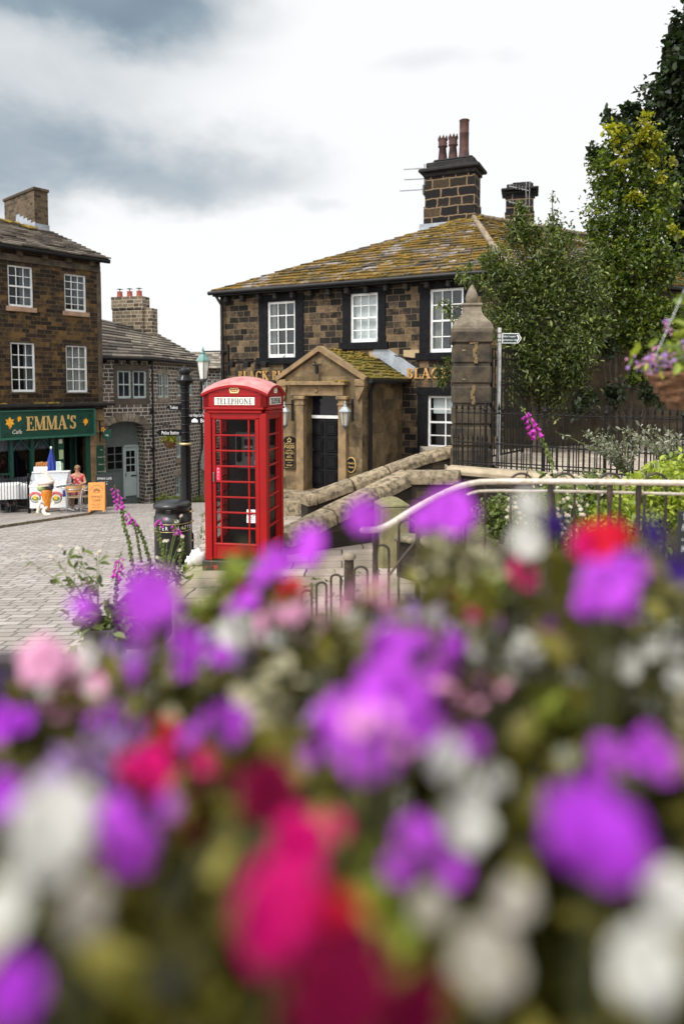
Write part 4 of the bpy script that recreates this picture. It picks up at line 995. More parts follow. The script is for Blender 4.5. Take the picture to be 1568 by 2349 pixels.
# ---- chimneys
def stack(ctr, ang, L, W, zbot, ztop, pots, ant=None):
    Mx = fp.M.inverted() @ Matrix.Translation((ctr.x, ctr.y, 0)) @ Matrix.Rotation(ang, 4, 'Z')
    z0, z1 = zbot, ztop
    m = MB(); h = z1 - z0
    m.box(-L / 2, L / 2, -W / 2, W / 2, z0 - 1, z0 + h * .70); m.bev(-L / 2 - .04, L / 2 + .04, -W / 2 - .04, W / 2 + .04, z0 - .6, z0 + .45, .03)
    c = m.build('chimney', M_['chimney_stone'], rf, Mx)
    m = MB(); m.bev(-L / 2 - .06, L / 2 + .06, -W / 2 - .06, W / 2 + .06, z0 + h * .70, z0 + h * .77, .02)
    m.bev(-L / 2 - .20, L / 2 + .20, -W / 2 - .20, W / 2 + .20, z0 + h * .77, z0 + h * .83, .03)
    m.bev(-L / 2 + .02, L / 2 - .02, -W / 2 + .02, W / 2 - .02, z0 + h * .83, z0 + h * .95, .03); m.bev(-L / 2 + .25, L / 2 - .1, -W / 2 + .1, W / 2 - .1, z0 + h * .95, z1, .05)
    m.build('chimney_cap', M_['soot_stone'], rf, Mx)
    for x, r, hh, crown in pots:
        p = MB()
        if crown:
            p.lathe([(r * 1.2, 0), (r * .85, hh * .55), (r * 1.15, hh * .58), (r * 1.15, hh * .63), (r * .95, hh * .66), (r * 1.15, hh * .71), (r * .95, hh * .74), (r * 1.25, hh * .86)], (x, 0, z1 - .03), 16)
            for k in range(8):
                a0, a1, am = (2 * math.pi * (k + t) / 8 for t in (0, 1, .5)); rr = r * 1.22
                zz = z1 - .03 + hh * .85
                for q in (1, .86): p.tri((x + rr * q * math.cos(a0), rr * q * math.sin(a0), zz), (x + rr * q * math.cos(a1), rr * q * math.sin(a1), zz), (x + rr * q * 1.05 * math.cos(am), rr * q * 1.05 * math.sin(am), zz + hh * .15))
        else: p.lathe([(r * 1.35, 0), (r * 1.1, hh * .12), (r, hh * .3), (r, hh * .64), (r * 1.06, hh * .65), (r * 1.0, hh * .67), (r, hh * .96), (r * 1.08, hh * .97), (r * 1.08, hh)], (x, 0, z1 - .03), 18)
        p.build('chimney_pot', M_['terracotta'], rf, Mx)
    return Mx
b = fp.M.inverted()
cc = U(1037, 480, 25.6)
zt = U(1040, 363, 25.4).z; zbt = U(1040, 500, 25.4).z
Mx = stack(cc, R(-24), 1.80, .85, zbt, zt, [(-.38, .145, .92, True), (.0, .145, .92, True), (.40, .165, 1.36, False)])
m = MB(); m.box(-1.06, 1.06, -.56, .52, zbt - .62, zbt - .2); m.build('flashing', M_['lead'], rf, Mx)
def yagi(Mx, x, y, zs, mastz, horiz=True, L=.95):
    m = MB(); m.tube([(x, y, mastz[0]), (x, y, mastz[1])], .018, 6)
    for z, s in zs:
        m.tube([(x, y, z), (x - L * s, y, z + .05)], .011, 5)
        for k in range(9):
            xx = x - L * s * (k + 1) / 9.5; zz = z + .05 * (k + 1) / 9.5
            if horiz: m.tube([(xx, y - .12, zz), (xx, y + .12, zz)], .006, 4)
            else: m.tube([(xx, y, zz - .09), (xx, y, zz + .09)], .008, 4)
    m.build('aerial', M_['grey_metal'], rf, Mx)
yagi(Mx, -.96, -.3, [(zt - .25, .82), (zt - .62, .80), (zt - 1.0, .98)], (zt - 1.25, zt - .1))
m = MB(); m.bev(-1.0, -.93, -.42, -.2, zt - 1.2, zt - .85, .02); m.build('aerial', M_['grey_metal'], rf, Mx)
cc2 = U(1191, 490, 31.0)
zt2 = U(1190, 423, 31).z; zb2 = U(1190, 515, 31).z
Mx2 = stack(cc2, R(-15), 1.15, 1.0, zb2, zt2, [])
m = MB()
for z in (zt2 - .35, zt2 - 1.0):
    m.tube([(-.45, -.68, z + .12), (.35, -.68, z - .12)], .022, 5)
    for k in range(6): t = k / 6; m.tube([(-.4 + t * .75, -.7, z + .03 - t * .2), (-.4 + t * .75, -.7, z + .22 - t * .2)], .008, 4)
for x in (.26, .40): m.tube([(x, -.69, zt2 - 1.3), (x, -.69, zt2 - .1)], .014, 5)
m.build('aerial', plain('aerial_grey', (.30, .30, .31), .5, col2=(.22, .22, .23)), rf, Mx2)
# ---- the porch
def PF(px, py): return FP(px, py, -PD)
pa = PF(735, 803)[1]; pe = PF(740, 872)[1]; pgx = (qx0 + qx1) / 2
por = MB(); zg = .3
dx0, dx1 = PF(703, 1000)[0], PF(779, 1000)[0]; dz0, dz1 = PF(740, 1126)[1], PF(740, 898)[1]
por.add([(qx0, -PD, zg), (dx0, -PD, zg), (dx0, -PD, dz1), (qx0, -PD, dz1)], [(0, 1, 2, 3)]); por.add([(dx1, -PD, zg), (qx1, -PD, zg), (qx1, -PD, dz1), (dx1, -PD, dz1)], [(0, 1, 2, 3)])
por.add([(qx0, -PD, dz1), (qx1, -PD, dz1), (qx1, -PD, pe), (pgx, -PD, pa - .06), (qx0, -PD, pe)], [(0, 1, 2, 3, 4)])
por.add([(dx0, -PD, zg), (dx1, -PD, zg), (dx1, -PD, dz0), (dx0, -PD, dz0)], [(0, 1, 2, 3)])
for x, s in ((dx0, 0), (dx1, 1)): por.quad((x, -PD, zg), (x, -PD + .35, zg), (x, -PD + .35, dz1), (x, -PD, dz1))
por.quad((dx0, -PD, dz1), (dx0, -PD + .35, dz1), (dx1, -PD + .35, dz1), (dx1, -PD, dz1))
por.quad((dx0, -PD, dz0), (dx1, -PD, dz0), (dx1, -PD + .35, dz0), (dx0, -PD + .35, dz0))
for x in (qx0, qx1): por.quad((x, -PD, zg), (x, 0, zg), (x, 0, pe), (x, -PD, pe))
po = por.build('porch', M_['porch_stone'], pub)
m = MB(); slates(m, (qx1 + .24, -PD - .02, pe + .03), (qx1 + .24, .02, pe + .03), (pgx, -PD - .02, pa + .02), (pgx, .02, pa + .02), 9, .4, .03, jit=.03)
slates(m, (qx0 - .2, .02, pe + .03), (qx0 - .2, -PD - .02, pe + .03), (pgx, .02, pa + .02), (pgx, -PD - .02, pa + .02), 9, .4, .03, jit=.03)
m.build('porch_roof', M_['porch_slate'], po)
m = MB()
for k in range(150):
    u, v = random.random(), random.random(); p = Vector((qx1 + .2, -PD + .1, pe + .05)).lerp(Vector((qx1 + .2, -.05, pe + .05)), u).lerp(Vector((pgx, -PD + .1 + u * (PD - .15), pa + .05)), v)
    m.ball(p, random.uniform(.035, .085), 6, 4, (1, 1.5, .5))
m.build('moss_patch', M_['moss'], po)
m = MB()
for s, xe in ((1, qx1 + .1), (-1, qx0 - .1)):
    th = math.atan2(pa - pe, abs(xe - pgx)); nx, nz = s * math.sin(th) * .11, math.cos(th) * .11
    m.prism([(pgx, pa - .03), (xe, pe - .02), (xe + nx, pe + nz - .02), (pgx, pa + .11)], -PD - .12, -PD + .16)
    m.bev(min(xe, xe - s * .28), max(xe, xe - s * .28), -PD - .1, -PD + .2, pe - .16, pe + .02, .015)
    m.prism([(xe, pe - .16), (xe - s * .28, pe - .16), (xe - s * .24, pe - .45), (xe - s * .2, pe - .55)], -PD - .07, -PD + .1)
m.build('gable_coping', M_['ochre_stone'], po)
lx0, lx1 = PF(662, 880)[0], PF(800, 880)[0]; lz0, lz1 = PF(730, 884)[1], PF(730, 875)[1]
m = MB(); m.bev(lx0, lx1, -PD - .26, -PD + .03, lz0, lz1, .015); m.bev(lx0 + .12, lx1 - .12, -PD - .12, -PD + .02, lz0 - .27, lz0 - .003, .01)
xm = PF(730, 900)[0]; m.ball((xm, -PD - .12, lz0 - .14), .07, 10, 6, (1, .5, 1)); m.build('door_hood', M_['ochre_stone'], po)
m = MB()
for k in range(46):
    x = random.choice((random.uniform(lx0 + .1, lx0 + .35), random.uniform(lx1 - .32, lx1), random.uniform(lx0, lx1)))
    m.ball((x, -PD - random.uniform(.05, .24), lz1), random.uniform(.02, .055), 6, 4, (1.3, 1, .7))
m.build('moss_patch', M_['moss'], po)
m = MB(); cz_ = lz0 - .27
for a, b in ((684, 701), (780, 798)):
    xa, xb = PF(a, 1000)[0], PF(b, 1000)[0]; m.bev(xa, xb, -PD - .13, -PD + .02, zg + .35, cz_ - .1, .012); m.bev(xa - .05, xb + .05, -PD - .18, -PD + .02, cz_ - .1, cz_ - .003, .02); m.bev(xa - .02, xb + .02, -PD - .15, -PD + .02, cz_ - .25, cz_ - .19, .01)
    m.bev(xa - .05, xb + .05, -PD - .18, -PD + .02, zg + .1, zg + .35, .015)
m.build('pilaster', M_['ochre_stone'], po)
yd = -PD + .30
ex0, ex1 = FP(708, 1000, yd)[0], FP(779, 1000, yd)[0]; tz = FP(740, 956, yd)[1]
m = MB(); m.box(ex0 - .06, ex0 + .04, yd - .03, yd + .06, dz0, dz1); m.box(ex1, ex1 + .1, yd - .03, yd + .06, dz0, dz1); m.box(ex0, ex1, yd - .028, yd + .06, tz - .04, tz + .04); m.box(ex0, ex1, yd - .028, yd + .06, dz1 - .1, dz1 - .01)
m.build('door_frame', M_['white_paint'], po)
MB().quad((ex0, yd + .03, tz), (ex1, yd + .03, tz), (ex1, yd + .03, dz1), (ex0, yd + .03, dz1)).build('fanlight', plain('fanlight', (.008, .009, .016), .06, spec=.6), po)
m = MB(); d0, d1 = dz0 + .01, tz - .045; m.box(ex0 + .04, ex1, yd + .0, yd + .05, d0, d1); w = (ex1 - ex0 - .04)
for i in range(2):
    for j in range(4):
        a = ex0 + .04 + w * (.08 + .47 * i); zz = d0 + .1 + j * (d1 - d0 - .12) / 4; h = (d1 - d0 - .12) / 4 - .07
        m.bev(a, a + w * .37, yd - .022, yd + .01, zz, zz + h, .02); m.bev(a + .05, a + w * .37 - .05, yd - .034, yd - .02, zz + .06, zz + h - .06, .011)
m.build('door', M_['black_gloss'], po)
m = MB(); hx = ex0 + .09; hz = d0 + .98; m.bev(hx - .025, hx + .025, yd - .045, yd - .03, hz - .14, hz + .14, .008); m.tube([(hx, yd - .04, hz + .06), (hx, yd - .09, hz + .06), (hx + .12, yd - .09, hz + .06)], .012, 6); m.build('door_handle', M_['steel'], po)
m = MB(); m.tube([(qx1 + .22, -PD + .0, pe - .02), (qx1 + .22, .02, pe - .02)], .07, 8); m.tube([(qx1 + .2, -PD + .35, pe - .05), (qx1 + .08, -PD + .35, pe - .3), (qx1 + .07, -PD + .35, zg)], .05, 8); m.build('downpipe', M_['black_paint'], po)
m = MB()
for k in range(4):
    t0, t1 = k / 4, (k + 1) / 4; m.add([(qx1 + .25 - (qx1 - pgx) * t0, -.015, pe + (pa - pe) * t0 + .02), (qx1 + .25 - (qx1 - pgx) * t1, -.015, pe + (pa - pe) * t1 + .02), (qx1 + .4 - (qx1 - pgx) * t1, -.015, pe + (pa - pe) * t1 + .38), (qx1 + .4 - (qx1 - pgx) * t0, -.015, pe + (pa - pe) * t0 + .38)], [(0, 1, 2, 3)])
m.build('flashing', M_['lead'], po)
m = MB(); x, z = PF(722, 840); m.tube([(x, -PD - .02, z + .12), (x + .05, -PD - .1, z + .1), (x + .12, -PD - .12, z - .12)], .022, 6); m.tube([(x + .14, -PD - .15, z + .02), (x + .14, -PD - .15, z - .2)], .045, 8); m.tube([(x + .02, -PD - .15, z + .02), (x + .26, -PD - .15, z + .03)], .02, 6); m.tube([(x + .14, -PD - .02, z - .2), (x + .14, -PD - .02, z - .42)], .008, 4); m.build('sensor_lamp', M_['iron'], po)
# notices on the porch
x0, z1 = PF(652.5, 1000); x1, z0 = PF(680, 1076)
m = MB(); w = x1 - x0; cxm = (x0 + x1) / 2
arcp = [(cxm + w / 2 * math.cos(math.pi * k / 10), z1 - .13 + .13 * math.sin(math.pi * k / 10)) for k in range(11)]
m.prism([(x0, z0), (x1, z0)] + arcp, -PD - .06, -PD); fb_ = m.build('food_board', M_['black_gloss'], po)
m = MB(); H = z1 - z0
for s, zf, h in (('HOME COOKED', .775, .035), ('FOOD', .68, .085), ('TRADITIONAL', .555, .032), ('CASK ALES', .485, .05), ('BED &', .36, .045), ('BREAKFAST', .27, .045), ('CARVERY', .11, .045)):
    text(m, s, cxm, z0 + H * zf, h, -PD - .061, .78 if len(s) > 6 else .95)
for zf in (.61, .42, .19): m.box(cxm - .06, cxm + .06, -PD - .064, -PD - .059, z0 + H * zf, z0 + H * zf + .006)
for k in range(5): m.ball((cxm + .05 * math.cos(R(72 * k + 90)), -PD - .062, z0 + H * .88 + .05 * math.sin(R(72 * k + 90))), .022, 6, 4, (1, .2, 1))
m.build('lettering', M_['gold'], fb_)
m = MB(); m.tube([(x0 + .025, -PD - .06, z0 + .03), (x1 - .025, -PD - .06, z0 + .03), (x1 - .025, -PD - .06, z1 - .15)], .004, 4); m.tube([(x0 + .025, -PD - .06, z0 + .03), (x0 + .025, -PD - .06, z1 - .15)], .004, 4); m.build('border', M_['gold'], fb_)
x, z = PF(806, 1066); m = MB(); m.i = 0
def disc(m, cx, cz, rx, rz, y0, y1, n=24): m.prism([(cx + rx * math.cos(2 * math.pi * k / n), cz + rz * math.sin(2 * math.pi * k / n)) for k in range(n)], y0, y1)
disc(m, x, z, .135, .20, -PD - .04, -PD); m.i = 1; disc(m, x, z, .115, .18, -PD - .046, -PD - .038); ob = m.build('oval_sign', [M_['gold'], M_['black_gloss']], po)
m = MB(); text(m, 'Quality', x, z + .045, .055, -PD - .048, .9, shear=.3); text(m, 'Food', x, z - .055, .06, -PD - .048, .9, shear=.3); m.build('lettering', M_['gold'], ob)
# doorstep flags in front of the porch
for k, (d, h) in enumerate(((.42, .30), (.84, .13))):
    b_ = MB(); b_.bev(qx0 - .1, qx1 - .2, -PD - d, -PD + (.0 if k == 0 else -.42), zg - .1, dz0 - .02 - k * .17, .02); b_.build('doorstep', M_['coping'], po)

# wall lanterns
def lantern(name, label, loc, rz, arm, glassm, capm, group, s=1.0):
    t = thing(name, label, 'lantern', loc, rz, group)
    m = MB(); m.tube([(0, arm, .34 * s), (0, 0, .34 * s), (0, 0, .26 * s)], .018 * s, 6)
    pts = [(0, arm, -.1 * s)] + [(0, arm * (1 - .8 * k / 8), (-.1 + .42 * math.sin(k / 8 * 1.5)) * s) for k in range(9)]; m.tube(pts, .014 * s, 6)
    m.box(-.04 * s, .04 * s, arm - .03, arm + .02, -.2 * s, .5 * s); m.build('bracket', M_['iron'], t)
    m = MB(); m.lathe([(.20 * s, .10 * s), (.19 * s, .13 * s), (.09 * s, .26 * s), (.05 * s, .27 * s), (.06 * s, .31 * s), (.02 * s, .34 * s), (.035 * s, .38 * s), (.005 * s, .46 * s)], n=6, smooth=False); m.build('cap', capm, t)
    m = MB(); m.lathe([(.095 * s, -.34 * s), (.165 * s, .10 * s)], n=6, smooth=False); m.build('lamp_glass', glassm, t)
    m = MB()
    for k in range(6):
        a = 2 * math.pi * (k + .5) / 6; m.tube([(.1 * s * math.cos(a), .1 * s * math.sin(a), -.34 * s), (.17 * s * math.cos(a), .17 * s * math.sin(a), .11 * s)], .011 * s, 5)
    m.lathe([(.04 * s, -.42 * s), (.11 * s, -.36 * s), (.11 * s, -.33 * s)], n=6, smooth=False); m.lathe([(.005 * s, -.50 * s), (.03 * s, -.45 * s), (.03 * s, -.41 * s)], n=8); m.build('cage', M_['grey_metal'], t)
    return t
lg = plain('lantern_glass', (.42, .39, .33), .25, col2=(.33, .31, .26), scale=6)
for px, lab in ((790, 'grey six sided lantern right of the pub door, above the oval sign'), (651, 'grey wall lantern left of the pub door, half hidden behind the telephone box')):
    x, z = FP(px + 1, 952, -PD - .42); p = fp.M @ Vector((x, -PD - .42, z)); lantern('wall_lantern', lab, p, fp.ang, .42, lg, plain('lantern_cap', (.35, .37, .38), .45, .2, col2=(.24, .26, .27)), 'lanterns on the porch', .78)
x, z = FP(467, 840, -.5); p = U(466, 838, 22.6)
t = lantern('corner_lantern', 'white glass street lantern with green copper cap on the left corner of the pub', p, fp.ang - R(80), .9, M_['lampglass'], M_['copper'], None, 1.3)

# ================================================================ telephone box
W = .865
nb = U(613, 1330, 9.2); rzb = R(-10.2)
ex = Vector((math.cos(rzb), math.sin(rzb), 0)); o_ = Vector((nb.x, nb.y, ground(nb.x, nb.y) + .06)) - ex * W
box = thing('telephone_box', 'red telephone box with domed roof standing on the flagged pavement', 'phone box', o_, rzb)
S = 2.555 / 2.58
def ZZ(z): return z
m = MB(); m.bev(-.035, W + .035, -.035, W + .035, -.1, .10, .012); m.build('plinth', M_['plinth'], box)
m = MB()
for x in (0, W - .1):
    for y in (0, W - .1): m.bev(x, x + .1, y, y + .1, .10, 2.09, .008)
def side(k):
    return Matrix.Translation((W / 2, W / 2, 0)) @ Matrix.Rotation(R(90 * k), 4, 'Z') @ Matrix.Translation((-W / 2, -W / 2, 0))
for k in range(4):
    A = side(k)
    m.bev(.1, W - .1, .012, .06, 2.02, 2.09, .004, A)
    m.bev(.06, W - .06, -.018, .05, 2.085, 2.13, .012, A); m.bev(.03, W - .03, -.032, .05, 2.132, 2.165, .01, A)
    m.bev(-.004, W + .004, -.004, .08, 2.167, 2.36, .004, A)
    m.bev(.1, W - .1, -.012, .02, 2.315, 2.335, .004, A)
    # segmental gable over each side
    n = 16; pts = [(0, 2.36)] + [(W * i / n, 2.36 + .10 * (1 - (2 * i / n - 1) ** 2)) for i in range(n + 1)] + [(W, 2.36)]
    a = MB(); a.prism([(x, z) for x, z in pts[1:-1]], -.003, .06); m.add([A @ Vector(v) for v in a.v], a.f)
    if k: m.bev(.1, W - .1, .02, .06, .10, .32, .006, A)
m.box(.09, W - .09, W - .09, W - .05, .3, 2.05)
m.build('body', M_['red_box'], box)
# sail vault roof with a projecting rim
m = MB(); n = 18; ov = .028
grid = [[((-ov + (W + 2 * ov) * i / n), (-ov + (W + 2 * ov) * j / n)) for i in range(n + 1)] for j in range(n + 1)]
def dome(x, y): return 2.372 + .105 * (1 - (2 * x / W - 1) ** 2) + .105 * (1 - (2 * y / W - 1) ** 2)
vs = [(x, y, dome(x, y)) for row in grid for x, y in row]; fs = [(j * (n + 1) + i, j * (n + 1) + i + 1, (j + 1) * (n + 1) + i + 1, (j + 1) * (n + 1) + i) for j in range(n) for i in range(n)]
m.add(vs, fs, True); m.i = 1
edge = [(i, 0) for i in range(n)] + [(n, i) for i in range(n)] + [(n - i, n) for i in range(n)] + [(0, n - i) for i in range(n)]
ep = [Vector(vs[j * (n + 1) + i]) for i, j in edge]
for k in range(len(ep)):
    a, b_ = ep[k], ep[(k + 1) % len(ep)]; c = Vector((W / 2, W / 2, 0)); dn = Vector((0, 0, -.035))
    ia = a + (Vector((c.x, c.y, a.z)) - a) * .07 + dn; ib = b_ + (Vector((c.x, c.y, b_.z)) - b_) * .07 + dn
    m.add([a, b_, b_ + dn, a + dn], [(0, 3, 2, 1)]); m.add([a + dn, b_ + dn, ib, ia], [(0, 3, 2, 1)])
m.build('roof', [M_['red_roof_sheen'], M_['red_box']], box)
# glazing: front is a door, two sides fixed
zr = [.335 + (2.0 - .335) * k / 8 for k in range(9)]; gx = [.152, .225, .615, .70]
for k, nm in ((0, 'door'), (1, 'side_window'), (3, 'side_window')):
    A = side(k); m = MB(); y0 = .022
    m.bev(.105, gx[0], y0, y0 + .05, .115, 2.015, .006, A); m.bev(gx[3], W - .105, y0, y0 + .05, .115, 2.015, .006, A)
    m.bev(gx[0], gx[3], y0, y0 + .05, .115, zr[0], .006, A); m.bev(gx[0], gx[3], y0, y0 + .05, zr[8], 2.015, .006, A)
    m.bev(gx[0] - .025, gx[3] + .025, y0 - .008, y0 + .01, zr[0] - .03, zr[0] - .008, .004, A); m.bev(gx[0] - .025, gx[3] + .025, y0 - .008, y0 + .01, zr[8] + .008, zr[8] + .03, .004, A)
    for x in gx[1:3]: m.bev(x - .012, x + .012, y0 + .002, y0 + .035, zr[0], zr[8], .004, A)
    for z in zr[1:8]: m.bev(gx[0], gx[3], y0 - .002, y0 + .037, z - .011, z + .011, .004, A)
    d = m.build(nm, M_['red_box'], box)
    MB().add([A @ Vector(p) for p in ((gx[0], y0 + .02, zr[0]), (gx[3], y0 + .02, zr[0]), (gx[3], y0 + .02, zr[8]), (gx[0], y0 + .02, zr[8]))], [(0, 1, 2, 3)]).build('pane', M_['box_pane'], d)
    if k == 0:
        m = MB(); m.bev(.118, .138, -.005, .025, 1.16, 1.29, .008); m.build('handle', M_['steel'], d)
        m = MB(); m.bev(gx[0] + .006, gx[1] - .013, y0 + .005, y0 + .017, zr[4] + .014, zr[5] - .014, .003); ps = m.build('pull_plate', M_['pink_sign'], d)
        m = MB(); zc_ = (zr[4] + zr[5]) / 2
        for i, ch in enumerate('PULL'): text(m, ch, (gx[0] + gx[1]) / 2 - .004, zc_ + .066 - i * .042, .027, y0 + .004, .9)
        m.build('lettering', M_['white'], ps)
        m = MB(); m.quad((.575, y0 + .016, .62), (.695, y0 + .016, .62), (.695, y0 + .016, .80), (.575, y0 + .016, .80)); ns = m.build('notice', M_['white'], d)
        m = MB()
        for i in range(20):
            a0, a1 = R(18 * i), R(18 * (i + 1)); c = Vector((.635, y0 + .0145, .735))
            m.add([c + Vector((r * math.cos(a), 0, r * math.sin(a))) for r, a in ((.042, a0), (.042, a1), (.036, a1), (.036, a0))], [(0, 1, 2, 3)])
        m.box(.62, .65, y0 + .013, y0 + .015, .728, .74); text(m, 'NO SMOKING', .637, .672, .011, y0 + .014, .9); text(m, 'thank you', .637, .645, .009, y0 + .014, .9); m.build('lettering', M_['ink'], ns)
for k in (0, 1, 2, 3):
    A = side(k); m = MB(); m.bev(.155, W - .155, -.010, .0, 2.195, 2.298, .004, A); sp = m.build('name_panel', M_['opal'], box)
    m = MB(); t_ = MB(); serif(t_, 'TELEPHONE', .19, W - .19, 2.210, 2.284, -.0108, .0015, .15, .075, .12); m.add([A @ Vector(v) for v in t_.v], t_.f); m.build('lettering', M_['ink'], sp)
    # crown
    c = MB(); cxm = W / 2; zc_ = 2.362
    c.bev(cxm - .058, cxm + .058, -.014, .0, zc_ - .012, zc_ + .006, .003)
    for q in (-2, -1, 0, 1, 2): c.ball((cxm + q * .024, -.006, zc_ + .016 + .004 * (2 - abs(q))), .011, 8, 5, (1, .6, 1))
    for s in (-1, 1):
        c.tube([(cxm + s * .055, -.006, zc_ + .008), (cxm + s * .064, -.006, zc_ + .035), (cxm + s * .045, -.008, zc_ + .058), (cxm + s * .012, -.008, zc_ + .052)], .0085, 6)
        c.tube([(cxm + s * .024, -.006, zc_ + .02), (cxm + s * .028, -.008, zc_ + .045), (cxm, -.01, zc_ + .055)], .006, 5)
    c.ball((cxm, -.008, zc_ + .064), .010, 8, 6); c.bev(cxm - .004, cxm + .004, -.011, -.004, zc_ + .07, zc_ + .088, .001); c.bev(cxm - .010, cxm + .010, -.011, -.004, zc_ + .076, zc_ + .082, .001)
    m = MB(); m.add([A @ Vector(v) for v in c.v], c.f, True); m.build('crown_emblem', M_['cream'] if k else plain('crown_gold', (.72, .58, .30), .4, col2=(.6, .46, .2)), box)
m = MB(); m.box(.1, W - .1, W - .16, W - .10, .12, 2.0); m.build('back_board', plain('back_board', (.010, .009, .009), .7, col2=(.03, .008, .008), scale=3), box)
m = MB(); m.bev(.24, .62, W - .30, W - .16, 1.28, 1.80, .02); ph = m.build('payphone', plain('phone_grey', (.30, .305, .31), .45, .2, col2=(.24, .245, .25), scale=6), box)
m = MB(); m.bev(.38, .50, W - .315, W - .295, 1.62, 1.70, .005); m.bev(.27, .34, W - .36, W - .3, 1.38, 1.74, .02)
for i in range(3):
    for j in range(4): m.bev(.39 + i * .035, .415 + i * .035, W - .312, W - .298, 1.46 + j * .035, 1.485 + j * .035, .003)
m.build('keypad', M_['black_paint'], ph)
m = MB(); m.box(.38, .50, W - .318, W - .312, 1.58, 1.60); m.bev(.52, .58, W - .31, W - .298, 1.34, 1.40, .005); m.build('label_plate', M_['opal'], ph)

# ================================================================ finger post, bin, dog-white sack
fp0 = G(427, 1200); base = Vector((U(427, 1100, 11.2).x, 11.2, 0)); base.z = ground(base.x, base.y) + .05
post = thing('finger_post', 'black fluted finger post with four pointing street signs beside the litter bin', 'signpost', base)
def HP(py): return U(427, py, 11.2).z - base.z
zt = HP(838)
m = MB(); k = HP(1018)
m.lathe([(.11, -.1), (.11, .3), (.085, .34), (.078, k - .05)], n=18); m.lathe([(.068, k - .06), (.068, HP(880))], n=18)
for py in (1010, 992, 974, 956, 938, 920, 902, 888): z = HP(py); m.lathe([(.070, z - .012), (.088, z - .006), (.088, z + .006), (.070, z + .012)], n=18)
m.build('post', M_['black_gloss'], post)
m = MB(); m.lathe([(.068, HP(892)), (.075, HP(884)), (.14, HP(874)), (.13, HP(871)), (.08, HP(862)), (.075, HP(858)), (.115, HP(850)), (.06, HP(846)), (.02, HP(842)), (.01, zt)], n=18); m.build('finial', M_['black_gloss'], post)
m = MB(); z = k; m.lathe([(.076, z - .02), (.104, z - .015), (.104, z + .015), (.076, z + .02)], n=18)
z = HP(1238); m.lathe([(.08, z - .012), (.12, z - .01), (.12, z + .01), (.08, z + .012)], n=18); z = HP(1168);
for py in (1195, 1172): z = HP(py); m.lathe([(.085, z - .012), (.118, z - .01), (.118, z + .01), (.085, z + .012)], n=18)
m.build('gold_band', M_['brass'], post)
def finger(x0, x1, z, h, s, tx, th, ang, pt=-1, icon=False, sx=.75):
    A = Matrix.Rotation(ang, 4, 'Z'); m = MB(); a, b_ = (x0, x1)
    if x1 < 0: pts = [(x0, z - h / 2), (x0, z + h / 2), (x1 + .06, z + h / 2), (x1, z), (x1 + .06, z - h / 2)]
    else: pts = [(x0, z - h / 2), (x1 - .06, z - h / 2), (x1, z), (x1 - .06, z + h / 2), (x0, z + h / 2)]
    q = MB(); q.prism(pts, -.016, .016); m.add([A @ Vector(v) for v in q.v], q.f); f = m.build('sign_arm', M_['black_gloss'], post)
    m = MB(); text(m, s, tx, z - .004, th, -.0175, sx, M=A, align='CENTER' if x1 < 0 or not icon else 'LEFT', space=1.0)
    if icon:
        q = MB(); q.prism([(tx - .14, z - .03), (tx - .04, z - .03), (tx - .04, z + .005), (tx - .09, z + .04), (tx - .14, z + .005)], -.019, -.017); m.add([A @ Vector(v) for v in q.v], q.f)
    m.build('lettering', M_['white'], f)
finger(-.05, -.46, HP(992), .10, 'Police Station', -.235, .058, R(6), sx=.62)
finger(-.05, -.29, HP(934), .095, 'Toilets', -.175, .055, R(10), sx=.6)
finger(.05, .33, HP(952), .095, 'Brontë Village Car Park', .185, .048, R(-4), sx=.46)
finger(.05, .62, HP(964.5), .095, 'Brontë Parsonage', .245, .062, R(-2), icon=True, sx=.95)

bb = U(397, 1240, 10.4); bb.z = ground(bb.x, bb.y) + .05
lb = thing('litter_bin', 'black drum litter bin with a domed lid on the pavement beside the finger post', 'litter bin', bb)
def HB(py): return U(397, py, 10.4).z - bb.z
r = .272
m = MB(); m.lathe([(r - .01, 0), (r, .03), (r, HB(1214)), (r + .004, HB(1212)), (r + .004, HB(1196)), (r, HB(1194)), (r, HB(1184)), (r * .93, HB(1183)), (r * .93, HB(1172))], n=36); m.box(-.004, .004, -r - .004, -r + .03, .03, HB(1190)); m.build('drum', M_['bin_black'], lb)
m = MB(); m.lathe([(r * .9, HB(1176)), (r * .9, HB(1165)), (r + .008, HB(1164)), (r + .012, HB(1156)), (r * .9, HB(1151)), (r * .5, HB(1147.5)), (.02, HB(1146.5))], n=36); m.bev(-.03, .05, -r - .02, -r + .01, HB(1172), HB(1163), .006); m.build('lid', M_['bin_black'], lb)
m = MB()
for py in (1213, 1196): z = HB(py); m.lathe([(r, z - .003), (r + .007, z - .003), (r + .007, z + .004), (r, z + .004)], n=36)
m.build('gold_band', M_['brass'], lb)
m = MB()
for s, a0 in (('LITTER', -58), ('LITTER', -150)):
    for i, ch in enumerate(s):
        a = R(a0 + i * 11); A = Matrix.Rotation(a + R(90), 4, 'Z'); text(m, ch, 0, HB(1205), .055, -r - .007, .9, M=A)
m.build('lettering', M_['white'], lb)
sb = U(455, 1318, 9.75); sb.z = ground(sb.x, sb.y) + .06
sk = thing('white_sack', 'crumpled white sack slumped on the pavement against the left side of the telephone box', 'sack', sb)
m = MB(); m.ball((0, 0, .11), .125, 22, 14, (1.0, .9, .95)); m.ball((-.10, -.02, .06), .075, 14, 10); m.ball((.03, .0, .17), .07, 14, 10, (1.3, 1, .7))
for i, v in enumerate(m.v):
    x, y, z = v; s = 1 + .10 * math.sin(x * 55 + z * 31) * math.cos(y * 47) + .05 * math.sin(z * 90 + x * 70); m.v[i] = (x * s, y * s, max(0, z * s))
